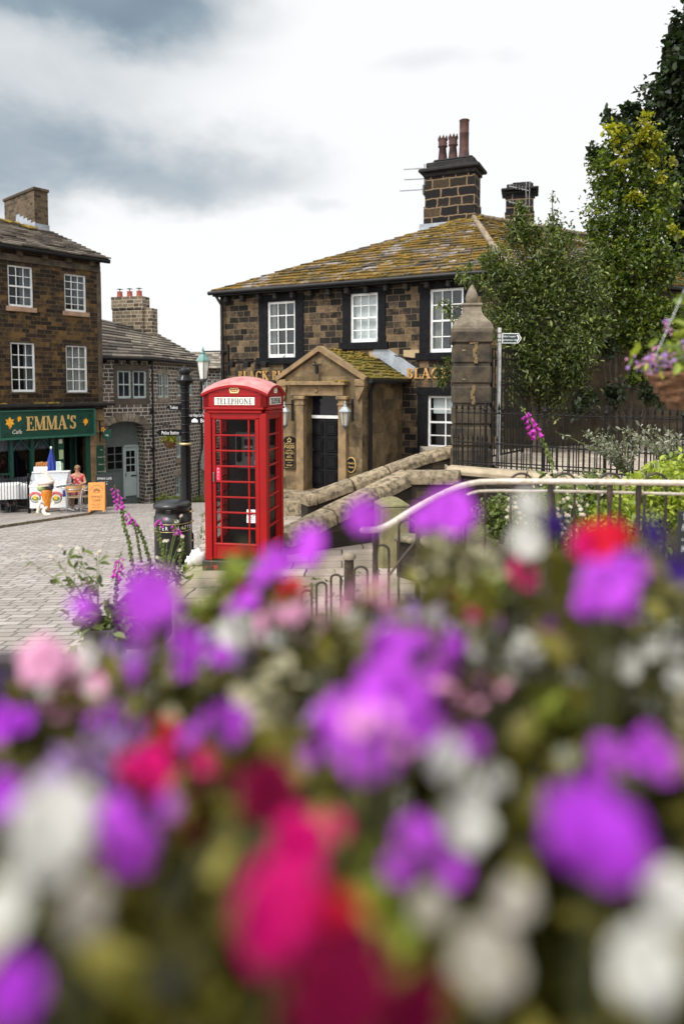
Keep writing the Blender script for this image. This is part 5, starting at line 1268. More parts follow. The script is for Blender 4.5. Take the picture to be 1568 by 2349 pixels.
m.build('sack', plain('sack_white', (.70, .69, .66), .7, col2=(.50, .48, .45), scale=14, bmp=.5, bscale=30), sk)
# ================================================================ in front of the cafe
def at_ground(px, py, h=.07):
    p = G(px, py); return Vector((p.x, p.y, ground(p.x, p.y) + h))
FACE = R(20)                                            # the cafe's furniture looks out to the right
fz = at_ground(112, 1178)
fr_ = thing('ice_cream_freezer', 'white ice cream freezer cart with sloping glass top and round badges', 'freezer', fz, R(8))
m = MB(); m.bev(-.53, .53, -.03, .6, .09, .78, .02); m.bev(-.545, .545, -.04, .62, .74, .79, .01); m.build('body', M_['white'], fr_)
m = MB()
for x in (-.53, .51): m.prism([(x, .79), (x + .02, .79), (x + .02, .8), (x, .8)], .0, .55); m.add([(x, 0, .79), (x, .58, .79), (x, .58, 1.14), (x, .30, 1.14), (x, .06, .92)], [(0, 1, 2, 3, 4)])
m.add([(-.53, .0, .80), (.53, .0, .80), (.53, .06, .92), (-.53, .06, .92)], [(0, 1, 2, 3)]); m.add([(-.53, .06, .92), (.53, .06, .92), (.53, .3, 1.14), (-.53, .3, 1.14)], [(0, 1, 2, 3)]); m.build('glass_top', glass('freezer_glass', (.85, .9, .9), .25), fr_)
m = MB(); m.bev(-.54, .54, .28, .6, 1.14, 1.17, .01); m.bev(-.54, .54, .0, .02, .785, .81, .004); m.box(-.53, .53, .56, .58, .8, 1.14); m.build('shelf', M_['white'], fr_)
m = MB()
for i in range(5):
    for j in range(2): m.bev(-.5 + i * .2, -.33 + i * .2, .1 + j * .22, .28 + j * .22, .70 + .1, .86, .02); m.ball((-.415 + i * .2, .19 + j * .22, .86), .075, 8, 5, (1, 1, .6))
m.build('ice_tub', plain('ice_tub', (.75, .62, .5), .6, rnd=.4), fr_)
m = MB()
for x in (-.42, .42): m.lathe([(.045, -.02), (.045, .02)], n=12, M=Matrix.Translation((x, .1, .045)) @ Matrix.Rotation(R(90), 4, 'X'))
m.lathe([(.045, -.02), (.045, .02)], n=12, M=Matrix.Translation((.42, .5, .045)) @ Matrix.Rotation(R(90), 4, 'X')); m.build('castor', M_['black_paint'], fr_)
def badge(cx, cz, r):
    m = MB(); m.i = 0; disc(m, cx, cz, r, r, -.034, -.03, 28); m.i = 1; disc(m, cx, cz, r * .8, r * .72, -.037, -.033, 28)
    m.i = 2; disc(m, cx, cz - r * .12, r * .66, r * .42, -.039, -.036, 20); m.i = 3; m.box(cx - r * .35, cx + r * .2, -.042, -.038, cz - r * .25, cz + r * .25); m.prism([(cx - r * .45, cz + r * .2), (cx + r * .3, cz + r * .2), (cx - r * .08, cz + r * .55)], -.0425, -.038)
    m.i = 4; n = 12
    for k in range(n):
        a0, a1 = R(155 - 130 * k / n), R(155 - 130 * (k + 1) / n)
        m.add([(cx + q * r * math.cos(a), -.044, cz - .02 + q * r * math.sin(a)) for q, a in ((1.35, a0), (1.35, a1), (.92, a1), (.92, a0))], [(0, 1, 2, 3)])
    b_ = m.build('badge', [M_['ink'], M_['cream'], plain('badge_green', (.12, .22, .06), .5), M_['yellow'], plain('badge_red', (.6, .03, .05), .5)], fr_)
    m = MB()
    for k, ch in enumerate('NEW FOREST'):
        a = R(148 - 116 * k / 9); A = Matrix.Translation((cx + r * 1.1 * math.cos(a), 0, cz - .02 + r * 1.1 * math.sin(a))) @ Matrix.Rotation(R(90) - a, 4, 'Y'); text(m, ch, 0, 0, r * .26, -.0455, .8, M=A)
    for k in range(9):
        a = R(215 + 110 * k / 8); m.box(cx + r * .88 * math.cos(a) - .008, cx + r * .88 * math.cos(a) + .008, -.036, -.0345, cz + r * .88 * math.sin(a) - .01, cz + r * .88 * math.sin(a) + .01)
    m.build('lettering', M_['white'], b_)
badge(-.36, .42, .155); badge(.24, .40, .165)
m = MB()
for k in range(4): m.add([(.42, -.034, .62 - k * .05), (.52, -.034, .66 - k * .05), (.52, -.034, .60 - k * .05), (.44, -.034, .585 - k * .05)], [(0, 1, 2, 3)])
m.build('blue_swoosh', M_['blue'], fr_)
# wafer cones in a rack on top
fm = Matrix.Translation(fz) @ Matrix.Rotation(R(8), 4, 'Z')
wc_ = thing('cone_rack', 'steel rack of stacked wafer cones standing on top of the freezer', 'cone rack', fm @ Vector((-.30, .44, 1.17)), R(8))
m = MB(); m.bev(-.2, .2, -.09, .09, 0, .02, .005); m.add([(-.2, -.09, .02), (.2, -.09, .02), (.2, -.06, .15), (-.2, -.06, .15)], [(0, 1, 2, 3)]); m.build('rack', M_['steel'], wc_)
for k in range(5):
    c = MB(); x = -.14 + k * .07
    for j in range(5): c.lathe([(.012, 0), (.035, .10), (.038, .105)], (x + j * .006, 0, .03 + j * .035 + .01 * (k % 3)), 10)
    c.build('wafer_cone', plain('wafer%d' % k, (.66, .34, .12), .7, col2=(.5, .22, .07), scale=40) if k == 0 else bpy.data.materials['wafer0'], wc_)
pl = thing('price_card', 'pale green price list card standing upright behind the freezer glass', 'price card', fm @ Vector((.22, .42, 1.17)), R(8))
MB().bev(-.075, .075, -.004, .004, 0, .30, .003).build('card', plain('card_green', (.48, .62, .56), .6, col2=(.6, .7, .66), scale=3), pl)
m = MB()
for k in range(6): m.box(-.05, .05 - .01 * (k % 3), -.0065, -.0035, .05 + k * .04, .058 + k * .04)
m.build('print', M_['ink'], pl)
# giant cone figure
cn = at_ground(108, 1184)
cf = thing('cone_figure', 'giant fibreglass ice cream cone figure with white legs leaning on the freezer', 'figure', cn + Vector((0, -.02, 0)), R(8))
m = MB(); prof = [(.055, .10), (.075, .2), (.15, .62), (.165, .68), (.15, .70)]; m.lathe(prof, (.02, 0, 0), 20)
wf = plain('waffle', (.72, .25, .035), .5, col2=(.58, .17, .02), scale=10, bmp=.3); m.build('cone', wf, cf)
m = MB()
for s in (-1, 1):
    for k in range(7):
        pts = []
        for j in range(9):
            z = .12 + j * .06; r_ = .058 + (z - .1) * .185; a = R(-160 + k * 40) + s * j * .16; pts.append((.02 + r_ * math.cos(a), r_ * math.sin(a), z))
        m.tube(pts, .006, 4)
m.build('waffle_ribs', M_['orange'], cf)
m = MB(); m.ball((-.10, -.04, .76), .135, 16, 10, (1, .9, .85)); m.build('green_scoop', plain('pistachio', (.30, .40, .16), .45, col2=(.25, .34, .12)), cf)
m = MB(); m.ball((.13, -.05, .79), .105, 16, 10); m.build('dark_scoop', plain('blackcurrant', (.012, .013, .02), .3, col2=(.03, .03, .04), coat=.3), cf)
m = MB()
for k in range(5):
    r0 = .185 - k * .036; pts = [((r0) * math.cos(t * .55 + k), .0 + (r0) * math.sin(t * .55 + k) * .9, .87 + k * .062 + t * .0055) for t in range(13)]; m.tube(pts, .062 - k * .007, 8)
m.lathe([(.19, .82), (.18, .9), (.1, 1.05), (.03, 1.15), (.004, 1.21)], n=16); m.build('cream_swirl', plain('swirl', (.80, .66, .56), .4, col2=(.70, .36, .26), scale=7, lo=.55, hi=.66, coat=.2), cf)
m = MB(); m.tube([(-.02, -.02, .30), (-.13, -.14, .38), (-.16, -.18, .25), (-.19, -.15, .10), (-.19, -.25, .05)], [.05, .055, .05, .045, .05], 10); m.tube([(.02, -.03, .2), (-.03, -.2, .12), (.04, -.33, .06), (.13, -.38, .04)], [.055, .055, .05, .05], 10); m.ball((.16, -.39, .045), .05, 10, 6, (1.4, .9, .8)); m.tube([(.12, 0, .42), (.2, -.02, .36), (.21, -.04, .27)], [.03, .03, .04], 8)
m.build('limbs', plain('figure_white', (.74, .70, .62), .35, col2=(.55, .48, .36), scale=7, coat=.2), cf)
# closed parasol
up = U(121, 1166, 22.7); up.z = ground(up.x, up.y) + .07
um = thing('closed_parasol', 'closed blue parasol with a red printed band, folded up behind the freezer', 'parasol', up)
zt = U(119, 1027, up.y).z - up.z
m = MB(); m.tube([(0, 0, 0), (0, 0, zt - .02)], .02, 8); m.ball((0, 0, zt), .035, 10, 6, (1, 1, 1.4)); m.build('pole', M_['white'], um)
m = MB(); n = 32; prof = [(.02, zt - .05), (.06, zt - .2), (.13, zt - .5), (.20, zt - .85), (.235, zt - 1.08), (.22, zt - 1.12)]
vs = []; 
for i, (r_, z) in enumerate(prof):
    for k in range(n):
        a = 2 * math.pi * k / n; rr = r_ * (1 + .22 * math.cos(8 * a) * min(1, i / 2)); vs.append((rr * math.cos(a), rr * math.sin(a), z - (.09 * math.cos(4 * a + 1) if i > 3 else 0)))
for i in range(len(prof) - 1):
    for k in range(n): m.i = 1 if (i == 3 and k % 8 in (0, 1, 2, 3, 4)) else 0; m.add([], []) ; m.f.append((i * n + k, i * n + (k + 1) % n, (i + 1) * n + (k + 1) % n, (i + 1) * n + k)); m.m.append(m.i); m.sm.append(True)
m.v = vs; m.build('canopy', [M_['blue'], plain('band_red', (.42, .05, .07), .7, col2=(.02, .03, .2), scale=14)], um)
m = MB(); m.lathe([(.22, 0), (.22, .05), (.03, .09)], n=20); m.build('base', M_['grey_metal'], um)
# tables and chairs
def table(loc, label):
    t = thing('cafe_table', label, 'table', loc, random.uniform(0, 1), 'cafe tables outside')
    m = MB(); m.lathe([(.30, .715), (.325, .72), (.325, .74), (.30, .745)], n=28); m.build('table_top', M_['steel'], t)
    m = MB(); m.lathe([(.285, .7455), (.285, .748)], n=28); m.build('table_mat', M_['grey_metal'], t)
    m = MB(); m.tube([(0, 0, .03), (0, 0, .72)], .028, 10)
    for k in range(4): a = R(90 * k + 45); m.tube([(0, 0, .06), (.3 * math.cos(a), .3 * math.sin(a), .015)], .02, 6)
    m.build('pedestal', M_['steel'], t); return t
def chair(loc, rz, label):
    t = thing('cafe_chair', label, 'chair', loc, rz, 'cafe chairs outside')
    m = MB(); m.bev(-.2, .2, -.2, .2, .44, .465, .01); m.build('seat', M_['timber'], t)
    m = MB(); n = 10
    for k in range(n):
        a0, a1 = (R(-70 + 140 * (k + q) / n) for q in (0, 1)); m.add([(.23 * math.sin(a), .02 + .19 * math.cos(a), z) for a in (a0, a1) for z in (.62, .80)], [(0, 2, 3, 1)], True); m.add([(.245 * math.sin(a), .02 + .205 * math.cos(a), z) for a in (a0, a1) for z in (.62, .80)], [(0, 1, 3, 2)], True)
    m.build('backrest', wood2, t)
    m = MB()
    pts = [(.25 * math.sin(R(-110 + 220 * k / 14)), .02 + .21 * math.cos(R(-110 + 220 * k / 14)), .70 if 3 < k < 11 else .66) for k in range(15)]; m.tube(pts, .012, 6); m.build('arm_rail', M_['steel'], t)
    for x, y in ((-.2, -.2), (.2, -.2), (-.19, .2), (.19, .2)):
        m = MB(); m.tube([(x * 1.1, y * 1.12, 0), (x, y, .44), (x * 1.15, y * .7, .68)], .012, 6); m.build('leg', M_['steel'], t)
    return t
wood2 = plain('chair_wood', (.52, .30, .13), .5, col2=(.42, .22, .08), scale=5)
tp = at_ground(184, 1176); table(tp, 'round steel cafe table in front of the seated woman, next to the wooden board')
tp2 = at_ground(158, 1180); tp2 += Vector((-.12, .25, 0)); table(tp2, 'round steel cafe table nearest the ice cream freezer')
chair(at_ground(172, 1180), R(195), 'cafe chair with its curved wooden back to the street, nearest the freezer')
chair(at_ground(201, 1178), R(120), 'cafe chair between the steel table and the wooden sandwich board')
# ---- people
def skinned(name, joints, edges, mat, parent, sub=2):
    me = bpy.data.meshes.new(name); ks = list(joints); me.from_pydata([joints[k][0] for k in ks], [(ks.index(a), ks.index(b)) for a, b in edges], [])
    o = bpy.data.objects.new(name, me); COL.objects.link(o)
    o.modifiers.new('skin', 'SKIN'); s = o.modifiers.new('sub', 'SUBSURF'); s.levels = s.render_levels = sub
    for i, k in enumerate(ks):
        r_ = joints[k][1]; me.skin_vertices[0].data[i].radius = (r_, r_) if not isinstance(r_, tuple) else r_
    me.skin_vertices[0].data[0].use_root = True
    bpy.context.view_layer.update()
    m2 = bpy.data.meshes.new_from_object(o.evaluated_get(bpy.context.evaluated_depsgraph_get())); m2.name = name
    bpy.data.objects.remove(o)
    for p in m2.polygons: p.use_smooth = True
    m2.materials.clear(); m2.materials.append(mat)
    o = bpy.data.objects.new(name, m2); COL.objects.link(o); o.parent = parent; return o
def person(label, loc, rz, cloth, skirt=True, glasses=True, lean=0.0, hair=True):
    t = thing('person', label, 'person', loc, rz)
    J = {'pelvis': ((0, 0, .55), (.135, .115)), 'waist': ((0, .01 + lean * .3, .72), (.12, .095)), 'chest': ((0, .02 + lean * .7, .92), (.145, .11)), 'neck0': ((0, .02 + lean, 1.06), .06), 'neck': ((0, .0 + lean, 1.13), .048), 'head': ((0, -.012 + lean, 1.22), (.078, .088)), 'crown': ((0, .0 + lean, 1.30), (.068, .08))}
    E = [('pelvis', 'waist'), ('waist', 'chest'), ('chest', 'neck0'), ('neck0', 'neck'), ('neck', 'head'), ('head', 'crown')]
    for s, n in ((-1, 'l'), (1, 'r')):
        J.update({n + 'sh': ((s * .165, .02 + lean * .9, 1.02), .056), n + 'el': ((s * .235, -.03 + lean * .6, .79), .042), n + 'wr': ((s * .13, -.24, .775), .028), n + 'pm': ((s * .10, -.30, .77), (.032, .018)),
                  n + 'hip': ((s * .095, -.04, .53), .095), n + 'kn': ((s * .11, -.42, .49), .066), n + 'an': ((s * .11, -.40, .10), .04), n + 'toe': ((s * .12, -.53, .035), .036)})
        E += [('neck0', n + 'sh'), (n + 'sh', n + 'el'), (n + 'el', n + 'wr'), (n + 'wr', n + 'pm'), ('pelvis', n + 'hip'), (n + 'hip', n + 'kn'), (n + 'kn', n + 'an'), (n + 'an', n + 'toe')]
        for k in range(4):
            J[n + 'f%d' % k] = ((s * (.075 + .016 * k), -.355 - .008 * (k in (1, 2)), .768), .0085); J[n + 'g%d' % k] = ((s * (.072 + .016 * k), -.385, .755), .007); E += [(n + 'pm', n + 'f%d' % k), (n + 'f%d' % k, n + 'g%d' % k)]
        J[n + 'th'] = ((s * .062, -.315, .775), .009); E.append((n + 'pm', n + 'th'))
    skinned('body', J, E, M_['skin'], t)
    hz = Vector((0, -.012 + lean, 1.22))
    m = MB(); m.tube([hz + Vector((0, -.085, .025)), hz + Vector((0, -.112, -.018)), hz + Vector((0, -.088, -.025))], [.010, .016, .010], 6); m.ball(hz + Vector((0, -.088, -.052)), .02, 8, 5, (1.3, .35, .3))
    for s in (-1, 1): m.ball(hz + Vector((s * .083, .0, -.005)), .022, 8, 6, (.4, .8, 1.2))
    m.build('face', plain('skin_face', (.50, .22, .16), .5, col2=(.46, .19, .13)) if 'skin_face' not in bpy.data.materials else bpy.data.materials['skin_face'], t)
    m = MB()
    for s in (-1, 1):
        if glasses: m.ball(hz + Vector((s * .035, -.084, .022)), .026, 10, 6, (1, .35, .75))
        else: m.ball(hz + Vector((s * .033, -.082, .022)), .012, 8, 6, (1, .5, .8))
    if glasses: m.tube([hz + Vector((-.09, .0, .026)), hz + Vector((-.06, -.075, .028)), hz + Vector((.06, -.075, .028)), hz + Vector((.09, .0, .026))], .005, 5)
    m.build('sunglasses' if glasses else 'eyes', M_['black_gloss'], t)
    if hair:
        m = MB(); m.ball(hz + Vector((0, .028, .045)), .098, 16, 10, (.92, .95, .92)); m.ball(hz + Vector((0, .09, .07)), .045, 10, 8)
        m.v = [v for v in m.v]; m.build('hair', M_['hair'], t)
    JC = {'p': ((0, 0, .54), (.155, .135)), 'w': ((0, .01 + lean * .3, .73), (.135, .108)), 'c': ((0, .02 + lean * .7, .90), (.158, .125)), 'c2': ((0, .03 + lean * .9, .98), (.15, .09))}
    EC = [('p', 'w'), ('w', 'c'), ('c', 'c2')]
    for s, n in ((-1, 'l'), (1, 'r')):
        JC[n + 's'] = ((s * .165, .025 + lean * .9, 1.01), .066); JC[n + 'a'] = ((s * .20, .0 + lean * .75, .91), .062); EC += [('c2', n + 's'), (n + 's', n + 'a')]
        JC[n + 'h'] = ((s * .09, -.06, .535), .11); JC[n + 'k'] = ((s * .105, -.40, .50), .088); EC += [('p', n + 'h'), (n + 'h', n + 'k')]
        JC[n + 'c'] = ((s * .105, -.40, .32 if skirt else .13), .085 if skirt else .055); EC.append((n + 'k', n + 'c'))
    skinned('dress' if skirt else 'clothes', JC, EC, cloth, t); return t
wp = at_ground(168, 1174); wp.y += .35; wp.x += .03
wz = U(168, 1087, wp.y).z - 1.31
person('woman in a red and white dress and sunglasses seated outside the cafe', Vector((wp.x, wp.y, max(wz, wp.z))), R(15), M_['dress'])
chair(Vector((wp.x, wp.y + .03, max(wz, wp.z))), R(15), 'cafe chair under the seated woman in the red dress')
lp = U(1, 1160, 22.0); lp.z = U(1, 1092, 22.0).z - 1.31
person('person in dark clothing leaning forward at a table behind the iron fence', lp, R(70), M_['navy'], False, False, .12)
chair(lp + Vector((0, 0, 0)), R(70), 'cafe chair behind the iron fence, under the person in dark clothing')
for px, D, lab in ((38, 22.1, 'white clothed table behind the iron fence, nearer the ice cream freezer'), (14, 21.75, 'white clothed table at the left edge behind the iron fence')):
    p = U(px, 1160, D); p.z = U(px, 1110, D).z - .74
    t = thing('clothed_table', lab, 'table', p, R(20), 'white clothed tables')
    m = MB(); m.bev(-.4, .4, -.35, .35, .72, .74, .01); n = 40; vs = []
    per = [(-.4 + .8 * k / 12, -.36) for k in range(12)] + [(.41, -.36 + .72 * k / 8) for k in range(8)] + [(.4 - .8 * k / 12, .36) for k in range(12)] + [(-.41, .36 - .72 * k / 8) for k in range(8)]
    for k, (x, y) in enumerate(per):
        f = 1 + .05 * math.sin(k * 2.2); vs += [(x, y, .738), (x * f, y * f, .30)]
    m.add(vs, [(2 * k, 2 * k + 1, (2 * k + 3) % (2 * n), (2 * k + 2) % (2 * n)) for k in range(n)], True); m.build('tablecloth', M_['white'], t)
    m = MB(); m.tube([(0, 0, -.1), (0, 0, .72)], .04, 8); m.lathe([(.25, -.3), (.25, -.26), (.04, -.1)], n=16); m.build('pedestal', M_['grey_metal'], t)
# boards
ab = at_ground(222, 1180)
sbd = thing('sandwich_board', 'orange wooden sandwich board with burnt lettering outside the cafe', 'sandwich board', ab, R(12))
th = R(11)
for s in (-1, 1):
    A = Matrix.Translation((0, .2 if s > 0 else -.0, 0)) @ Matrix.Rotation(s * th, 4, 'X') if s > 0 else Matrix.Rotation(-th, 4, 'X')
    m = MB(); m.bev(-.235, .235, -.012, .012, .05, .86, .008, A); m.bev(-.235, -.17, -.012, .012, .0, .05, .004, A); m.bev(.17, .235, -.012, .012, .0, .05, .004, A)
    pnl = m.build('panel', M_['wood_board'], sbd, Matrix.Translation((0, .16, 0)) if s > 0 else None)
    if s < 0:
        m = MB(); text(m, "EMMA'S", 0, .44, .075, -.0135, .95, M=A); text(m, 'CAFE', 0, .335, .075, -.0135, .95, M=A)
        for zz, w in ((.22, .16), (.17, .11), (.12, .15)):
            for k in range(int(w * 60)): 
                if k % 4: m.box(-w + k * w * 2 / (w * 60), -w + k * w * 2 / (w * 60) + .02, -.0145, -.0125, zz, zz + .018, A)
        for k in range(9):
            a = R(20 + 140 * k / 8); m.box(-.008, .008, -.0145, -.0125, .045, .115, A @ Matrix.Translation((0, 0, .58)) @ Matrix.Rotation(R(90) - a, 4, 'Y'))
        for k in range(15):
            a = R(15 + 150 * k / 14); m.box(-.007, .007, -.0145, -.0125, .165, .195, A @ Matrix.Translation((0, 0, .6)) @ Matrix.Rotation(R(90) - a, 4, 'Y'))
        m.box(-.1, .1, -.0145, -.0125, .555, .567, A); m.build('lettering', M_['burnt'], pnl)
cb = at_ground(234, 1171); cb.y += .25
cbd = thing('chalkboard', 'black chalkboard with a shaped top standing behind the orange sandwich board', 'chalkboard', cb, R(12))
m = MB(); A = Matrix.Rotation(-R(9), 4, 'X'); q = MB(); q.prism([(-.27, 0), (.27, 0), (.27, 1.0), (.14, 1.03), (.10, 1.09), (-.10, 1.09), (-.14, 1.03), (-.27, 1.0)], -.015, .015); m.add([A @ Vector(v) for v in q.v], q.f); m.bev(-.27, .27, .28, .3, 0, 1.0, .01, Matrix.Rotation(R(7), 4, 'X')); p1 = m.build('panel', M_['slateboard'], cbd)
m = MB(); text(m, "EMMA'S CAFE", 0, .90, .075, -.0165, .72, M=A, shear=.1); text(m, 'Y.I.L.L', .0, .74, .07, -.0165, .8, M=A)
for k in range(6): m.box(-.18, -.18 + .3, -.018, -.016, .80, .806, A)
m.build('lettering', M_['chalk'], p1)
# iron fence of the cafe
pA = at_ground(68, 1179); pB = U(-30, 1165, 20.9); pB.z = ground(pB.x, pB.y) + .07
fn = thing('cafe_fence', 'low black iron fence with thin bars along the cafe pavement', 'fence', pA, math.atan2((pB - pA).y, (pB - pA).x))
Lf = (pB - pA).to_2d().length; rise = U(-30, 1152, 20.9).z - pA.z
m = MB(); n = int(Lf / .085)
for k in range(1, n):
    x = Lf * k / n; z = rise * k / n; m.tube([(x, 0, z * .3), (x, 0, .96 + z * .9)], .008, 5, False); m.ball((x, 0, .97 + z * .9), .014, 6, 4, (1, 1, 1.6))
m.build('bars', M_['iron'], fn)
m = MB(); 
for z in (.10, .86): m.tube([(0, 0, z), (Lf, 0, z + rise * .9)], .014, 6)
m.build('rail', M_['iron'], fn)
m = MB(); m.lathe([(.045, -.05), (.045, 1.02), (.06, 1.03), (.06, 1.06), (.03, 1.08), (.045, 1.10), (.045, 1.13), (.005, 1.17)], n=12); m.build('post', M_['iron'], fn)

# ================================================================ church steps, walls, gate pier
TZ = .86
A_, B_, C_ = U(640, 1218, 10.75), U(930, 1078, 12.9), U(1056, 1078, 12.6)
def coping_wall(name, label, pts, wd, ch, base, capm, wallm, seg=1.0, open_end=True):
    """a stone wall under shaped coping stones that follow its slope"""
    o = pts[0]; t = thing(name, label, 'wall', (o.x, o.y, base))
    off = Vector((o.x, o.y, base)); w = MB(); c = MB()
    for a, b in zip(pts[:-1], pts[1:]):
        a, b = a - off, b - off; L = (b - a).length; d = (b - a).normalized(); s = Vector((d.y, -d.x, 0)).normalized(); up = s.cross(d).normalized()
        if up.z < 0: up = -up
        hw = wd / 2
        q = [a + s * hw - up * ch, b + s * hw - up * ch, b - s * hw - up * ch, a - s * hw - up * ch]
        lo = [Vector((p.x, p.y, -.6)) for p in q]; w.add(q + lo, [(0, 1, 5, 4), (1, 2, 6, 5), (2, 3, 7, 6), (3, 0, 4, 7), (3, 2, 1, 0)])
        n = max(1, round(L / seg))
        for k in range(n):
            p0 = a + d * (L * k / n + (.014 if k else -.0)); p1 = a + d * (L * (k + 1) / n - .014); e = wd / 2 + .05; j = random.uniform(-.008, .008)
            prof = [(-e, -ch), (e, -ch), (e + .005, -ch * .45), (e * .72, -.012 + j), (e * .3, j), (-e * .5, j), (-e, -ch * .4)]
            bm = bmesh.new(); vs0 = [bm.verts.new(p0 + s * x + up * z) for x, z in prof]; vs1 = [bm.verts.new(p1 + s * x + up * z) for x, z in prof]; N = len(prof)
            for i in range(N): bm.faces.new((vs0[i], vs1[i], vs1[(i + 1) % N], vs0[(i + 1) % N]))
            bm.faces.new(vs0); bm.faces.new(list(reversed(vs1))); bmesh.ops.recalc_face_normals(bm, faces=bm.faces); bmesh.ops.bevel(bm, geom=bm.edges, offset=.014, segments=1, affect='EDGES'); c.bm(bm)
    w.build('wall', wallm, t); c.build('coping', capm, t); return t
coping_wall('stair_wall', 'sloping stone wall with thick coping rising from the telephone box to the railings', [A_, B_, C_], .36, .25, -.2, M_['coping'], M_['dark_wall'], .95)
A2, B2, C2 = U(704, 1131, 14.4), U(962, 1040, 15.1), U(1036, 1021, 15.2)
coping_wall('stair_wall', 'further sloping stone wall that starts beside the pub door and meets the gate pier', [U(695, 1133, 14.3), A2 + Vector((.12, 0, .02)), B2, C2], .34, .24, -.6, M_['coping'], M_['dark_wall'], .95)
D_ = U(1620, 1114, 11.4); E_ = U(1030, 1067, 13.0)
coping_wall('terrace_wall', 'low terrace wall with pale flat coping under the spear topped railings', [E_, D_], .40, .15, .4, plain('pale_coping', (.36, .29, .20), .9, col2=(.24, .19, .12), scale=3, bmp=.5), M_['dark_wall'], 1.6)
m = MB(); n = 9
for k in range(n):
    x0 = -.5 + k * .34; z = -.38 + (k + 1) * (TZ + .38) / n; m.bev(x0, x0 + 3.4 - k * .3, 12.75 + .04 * k, 14.75 + .04 * k, z - .16, z, .015)
tag(m.build('church_steps', M_['coping']), kind='structure')
m = MB(); m.quad((2.2, 13.0, TZ), (40, 10.4, TZ), (40, 60, TZ), (2.2, 60, TZ)); m.quad((2.2, 13.0, -1), (40, 10.4, -1), (40, 10.4, TZ), (2.2, 13.0, TZ)); m.quad((2.2, 60, -3), (2.2, 13, -3), (2.2, 13, TZ), (2.2, 60, TZ))
tag(m.build('terrace', TERRACE_PAVE), kind='structure')
m = MB(); pts = []
nx_, ny_ = 14, 10
for j in range(ny_ + 1):
    for i in range(nx_ + 1):
        x = 1.55 + i * .8 + j * .02; y = 6.2 + j * .66 - (x - 1.5) * .09; pts.append((x, y, ground(x, y) + .14 + .5 * min(1, max(0, j / 4)) * min(1, i / 2) + random.uniform(-.04, .04)))
m.add(pts, [(j * (nx_ + 1) + i, j * (nx_ + 1) + i + 1, (j + 1) * (nx_ + 1) + i + 1, (j + 1) * (nx_ + 1) + i) for j in range(ny_) for i in range(nx_)], True)
tag(m.build('garden_soil', M_['soil']), kind='structure')
pc = U(1077, 1066, 15.0); PB = pc.z
pier = thing('gate_pier', 'tall blocky stone gate pier with a swept cap and pointed finial', 'gate pier', (pc.x, pc.y, PB), R(-7))
def PZ(py): return U(1077, py, 14.6).z - PB
hw = .40; m = MB(); js = [1080, 1027, 977, 930, 883, 836, 786]
for k in range(len(js) - 1):
    e = .022 if k == 0 else 0; m.bev(-hw - e, hw + e, -hw - e, hw + e, PZ(js[k]) + .012, PZ(js[k + 1]) - .012, .045)
m.box(-hw + .03, hw - .03, -hw + .03, hw - .03, PZ(1080), PZ(786)); m.bev(-hw - .025, hw + .025, -hw - .025, hw + .025, PZ(786) + .003, PZ(760), .02); m.build('shaft', M_['pier_stone'], pier)
m = MB(); s2 = math.sqrt(2); z0, z1 = PZ(760), PZ(692); h = z1 - z0
prof = [(.405, 0), (.42, .1), (.41, .2), (.37, .32), (.30, .44), (.23, .58), (.195, .72), (.185, .88), (.195, .9), (.215, .93), (.215, .98), (.19, 1.0)]
m.lathe([(r_ * s2, z0 + f * h) for r_, f in prof], n=4, smooth=False); m.build('cap', M_['pier_cap'], pier)
m = MB(); z2 = PZ(646); h = z2 - z1; m.lathe([(.10, z1), (.125, z1 + h * .1), (.135, z1 + h * .25), (.128, z1 + h * .42), (.09, z1 + h * .68), (.04, z1 + h * .88), (.005, z2)], n=20); m.build('finial', M_['pier_cap'], pier)
m = MB()
for zz, zt_, x in ((PZ(834), PZ(787), .06), (PZ(928), PZ(885), .02)):
    pts = [(x + .03 * math.sin(k * 1.3), -hw - .004, zz + (zt_ - zz) * k / 7) for k in range(8)]
    for k in range(7): a, b = pts[k], pts[k + 1]; m.bev(min(a[0], b[0]) - .025, max(a[0], b[0]) + .025, -hw - .012, -hw + .02, a[2], b[2] + .01, .006)
m.bev(-.06, .12, -hw - .012, -hw + .02, PZ(790), PZ(784) , .008); m.build('mortar_patch', plain('mortar_patch', (.19, .125, .055), .9, col2=(.10, .07, .034), scale=12, bmp=.4), pier)
m = MB()
for zz in (PZ(805), PZ(872)): m.bev(-.21, -.14, -hw - .008, -hw + .01, zz, zz + .03, .004)
m.build('iron_stub', M_['coping'], pier)

# ---- spear railings
def spear(m, x, z, s=1.0): m.lathe([(.012 * s, z), (.022 * s, z + .02 * s), (.012 * s, z + .035 * s), (.010 * s, z + .05 * s), (.026 * s, z + .075 * s), (.002 * s, z + .19 * s)], (x, 0, 0), 6)
def railing(name, label, a, b, h, spacing, rails, posts, s=1.0, br=.0095):
    t = thing(name, label, 'railing', a, math.atan2((b - a).y, (b - a).x)); L = (b - a).to_2d().length; dz = b.z - a.z
    m = MB(); n = int(L / spacing)
    for k in range(n + 1):
        x = L * k / n; z = dz * k / n; m.tube([(x, 0, z), (x, 0, z + h)], br, 6, False); spear(m, x, z + h, s)
    m.build('bars', M_['iron'], t); m = MB()
    for r_ in rails: m.tube([(0, 0, r_), (L, 0, r_ + dz)], .014, 6); 
    m.build('rail', M_['iron'], t)
    for x in posts:
        p = MB(); z = dz * x / L; p.tube([(x, 0, z - .05), (x, 0, z + h + .06)], .02, 8); p.lathe([(.03, 0), (.055, .01), (.055, .035), (.03, .05), (.035, .07), (.018, .1), (.025, .125), (.003, .17)], (x, 0, z + h + .05), 10); p.build('post', M_['iron'], t)
    return t
ra, rb = U(1046, 946, 14.25), U(1640, 964, 12.4)
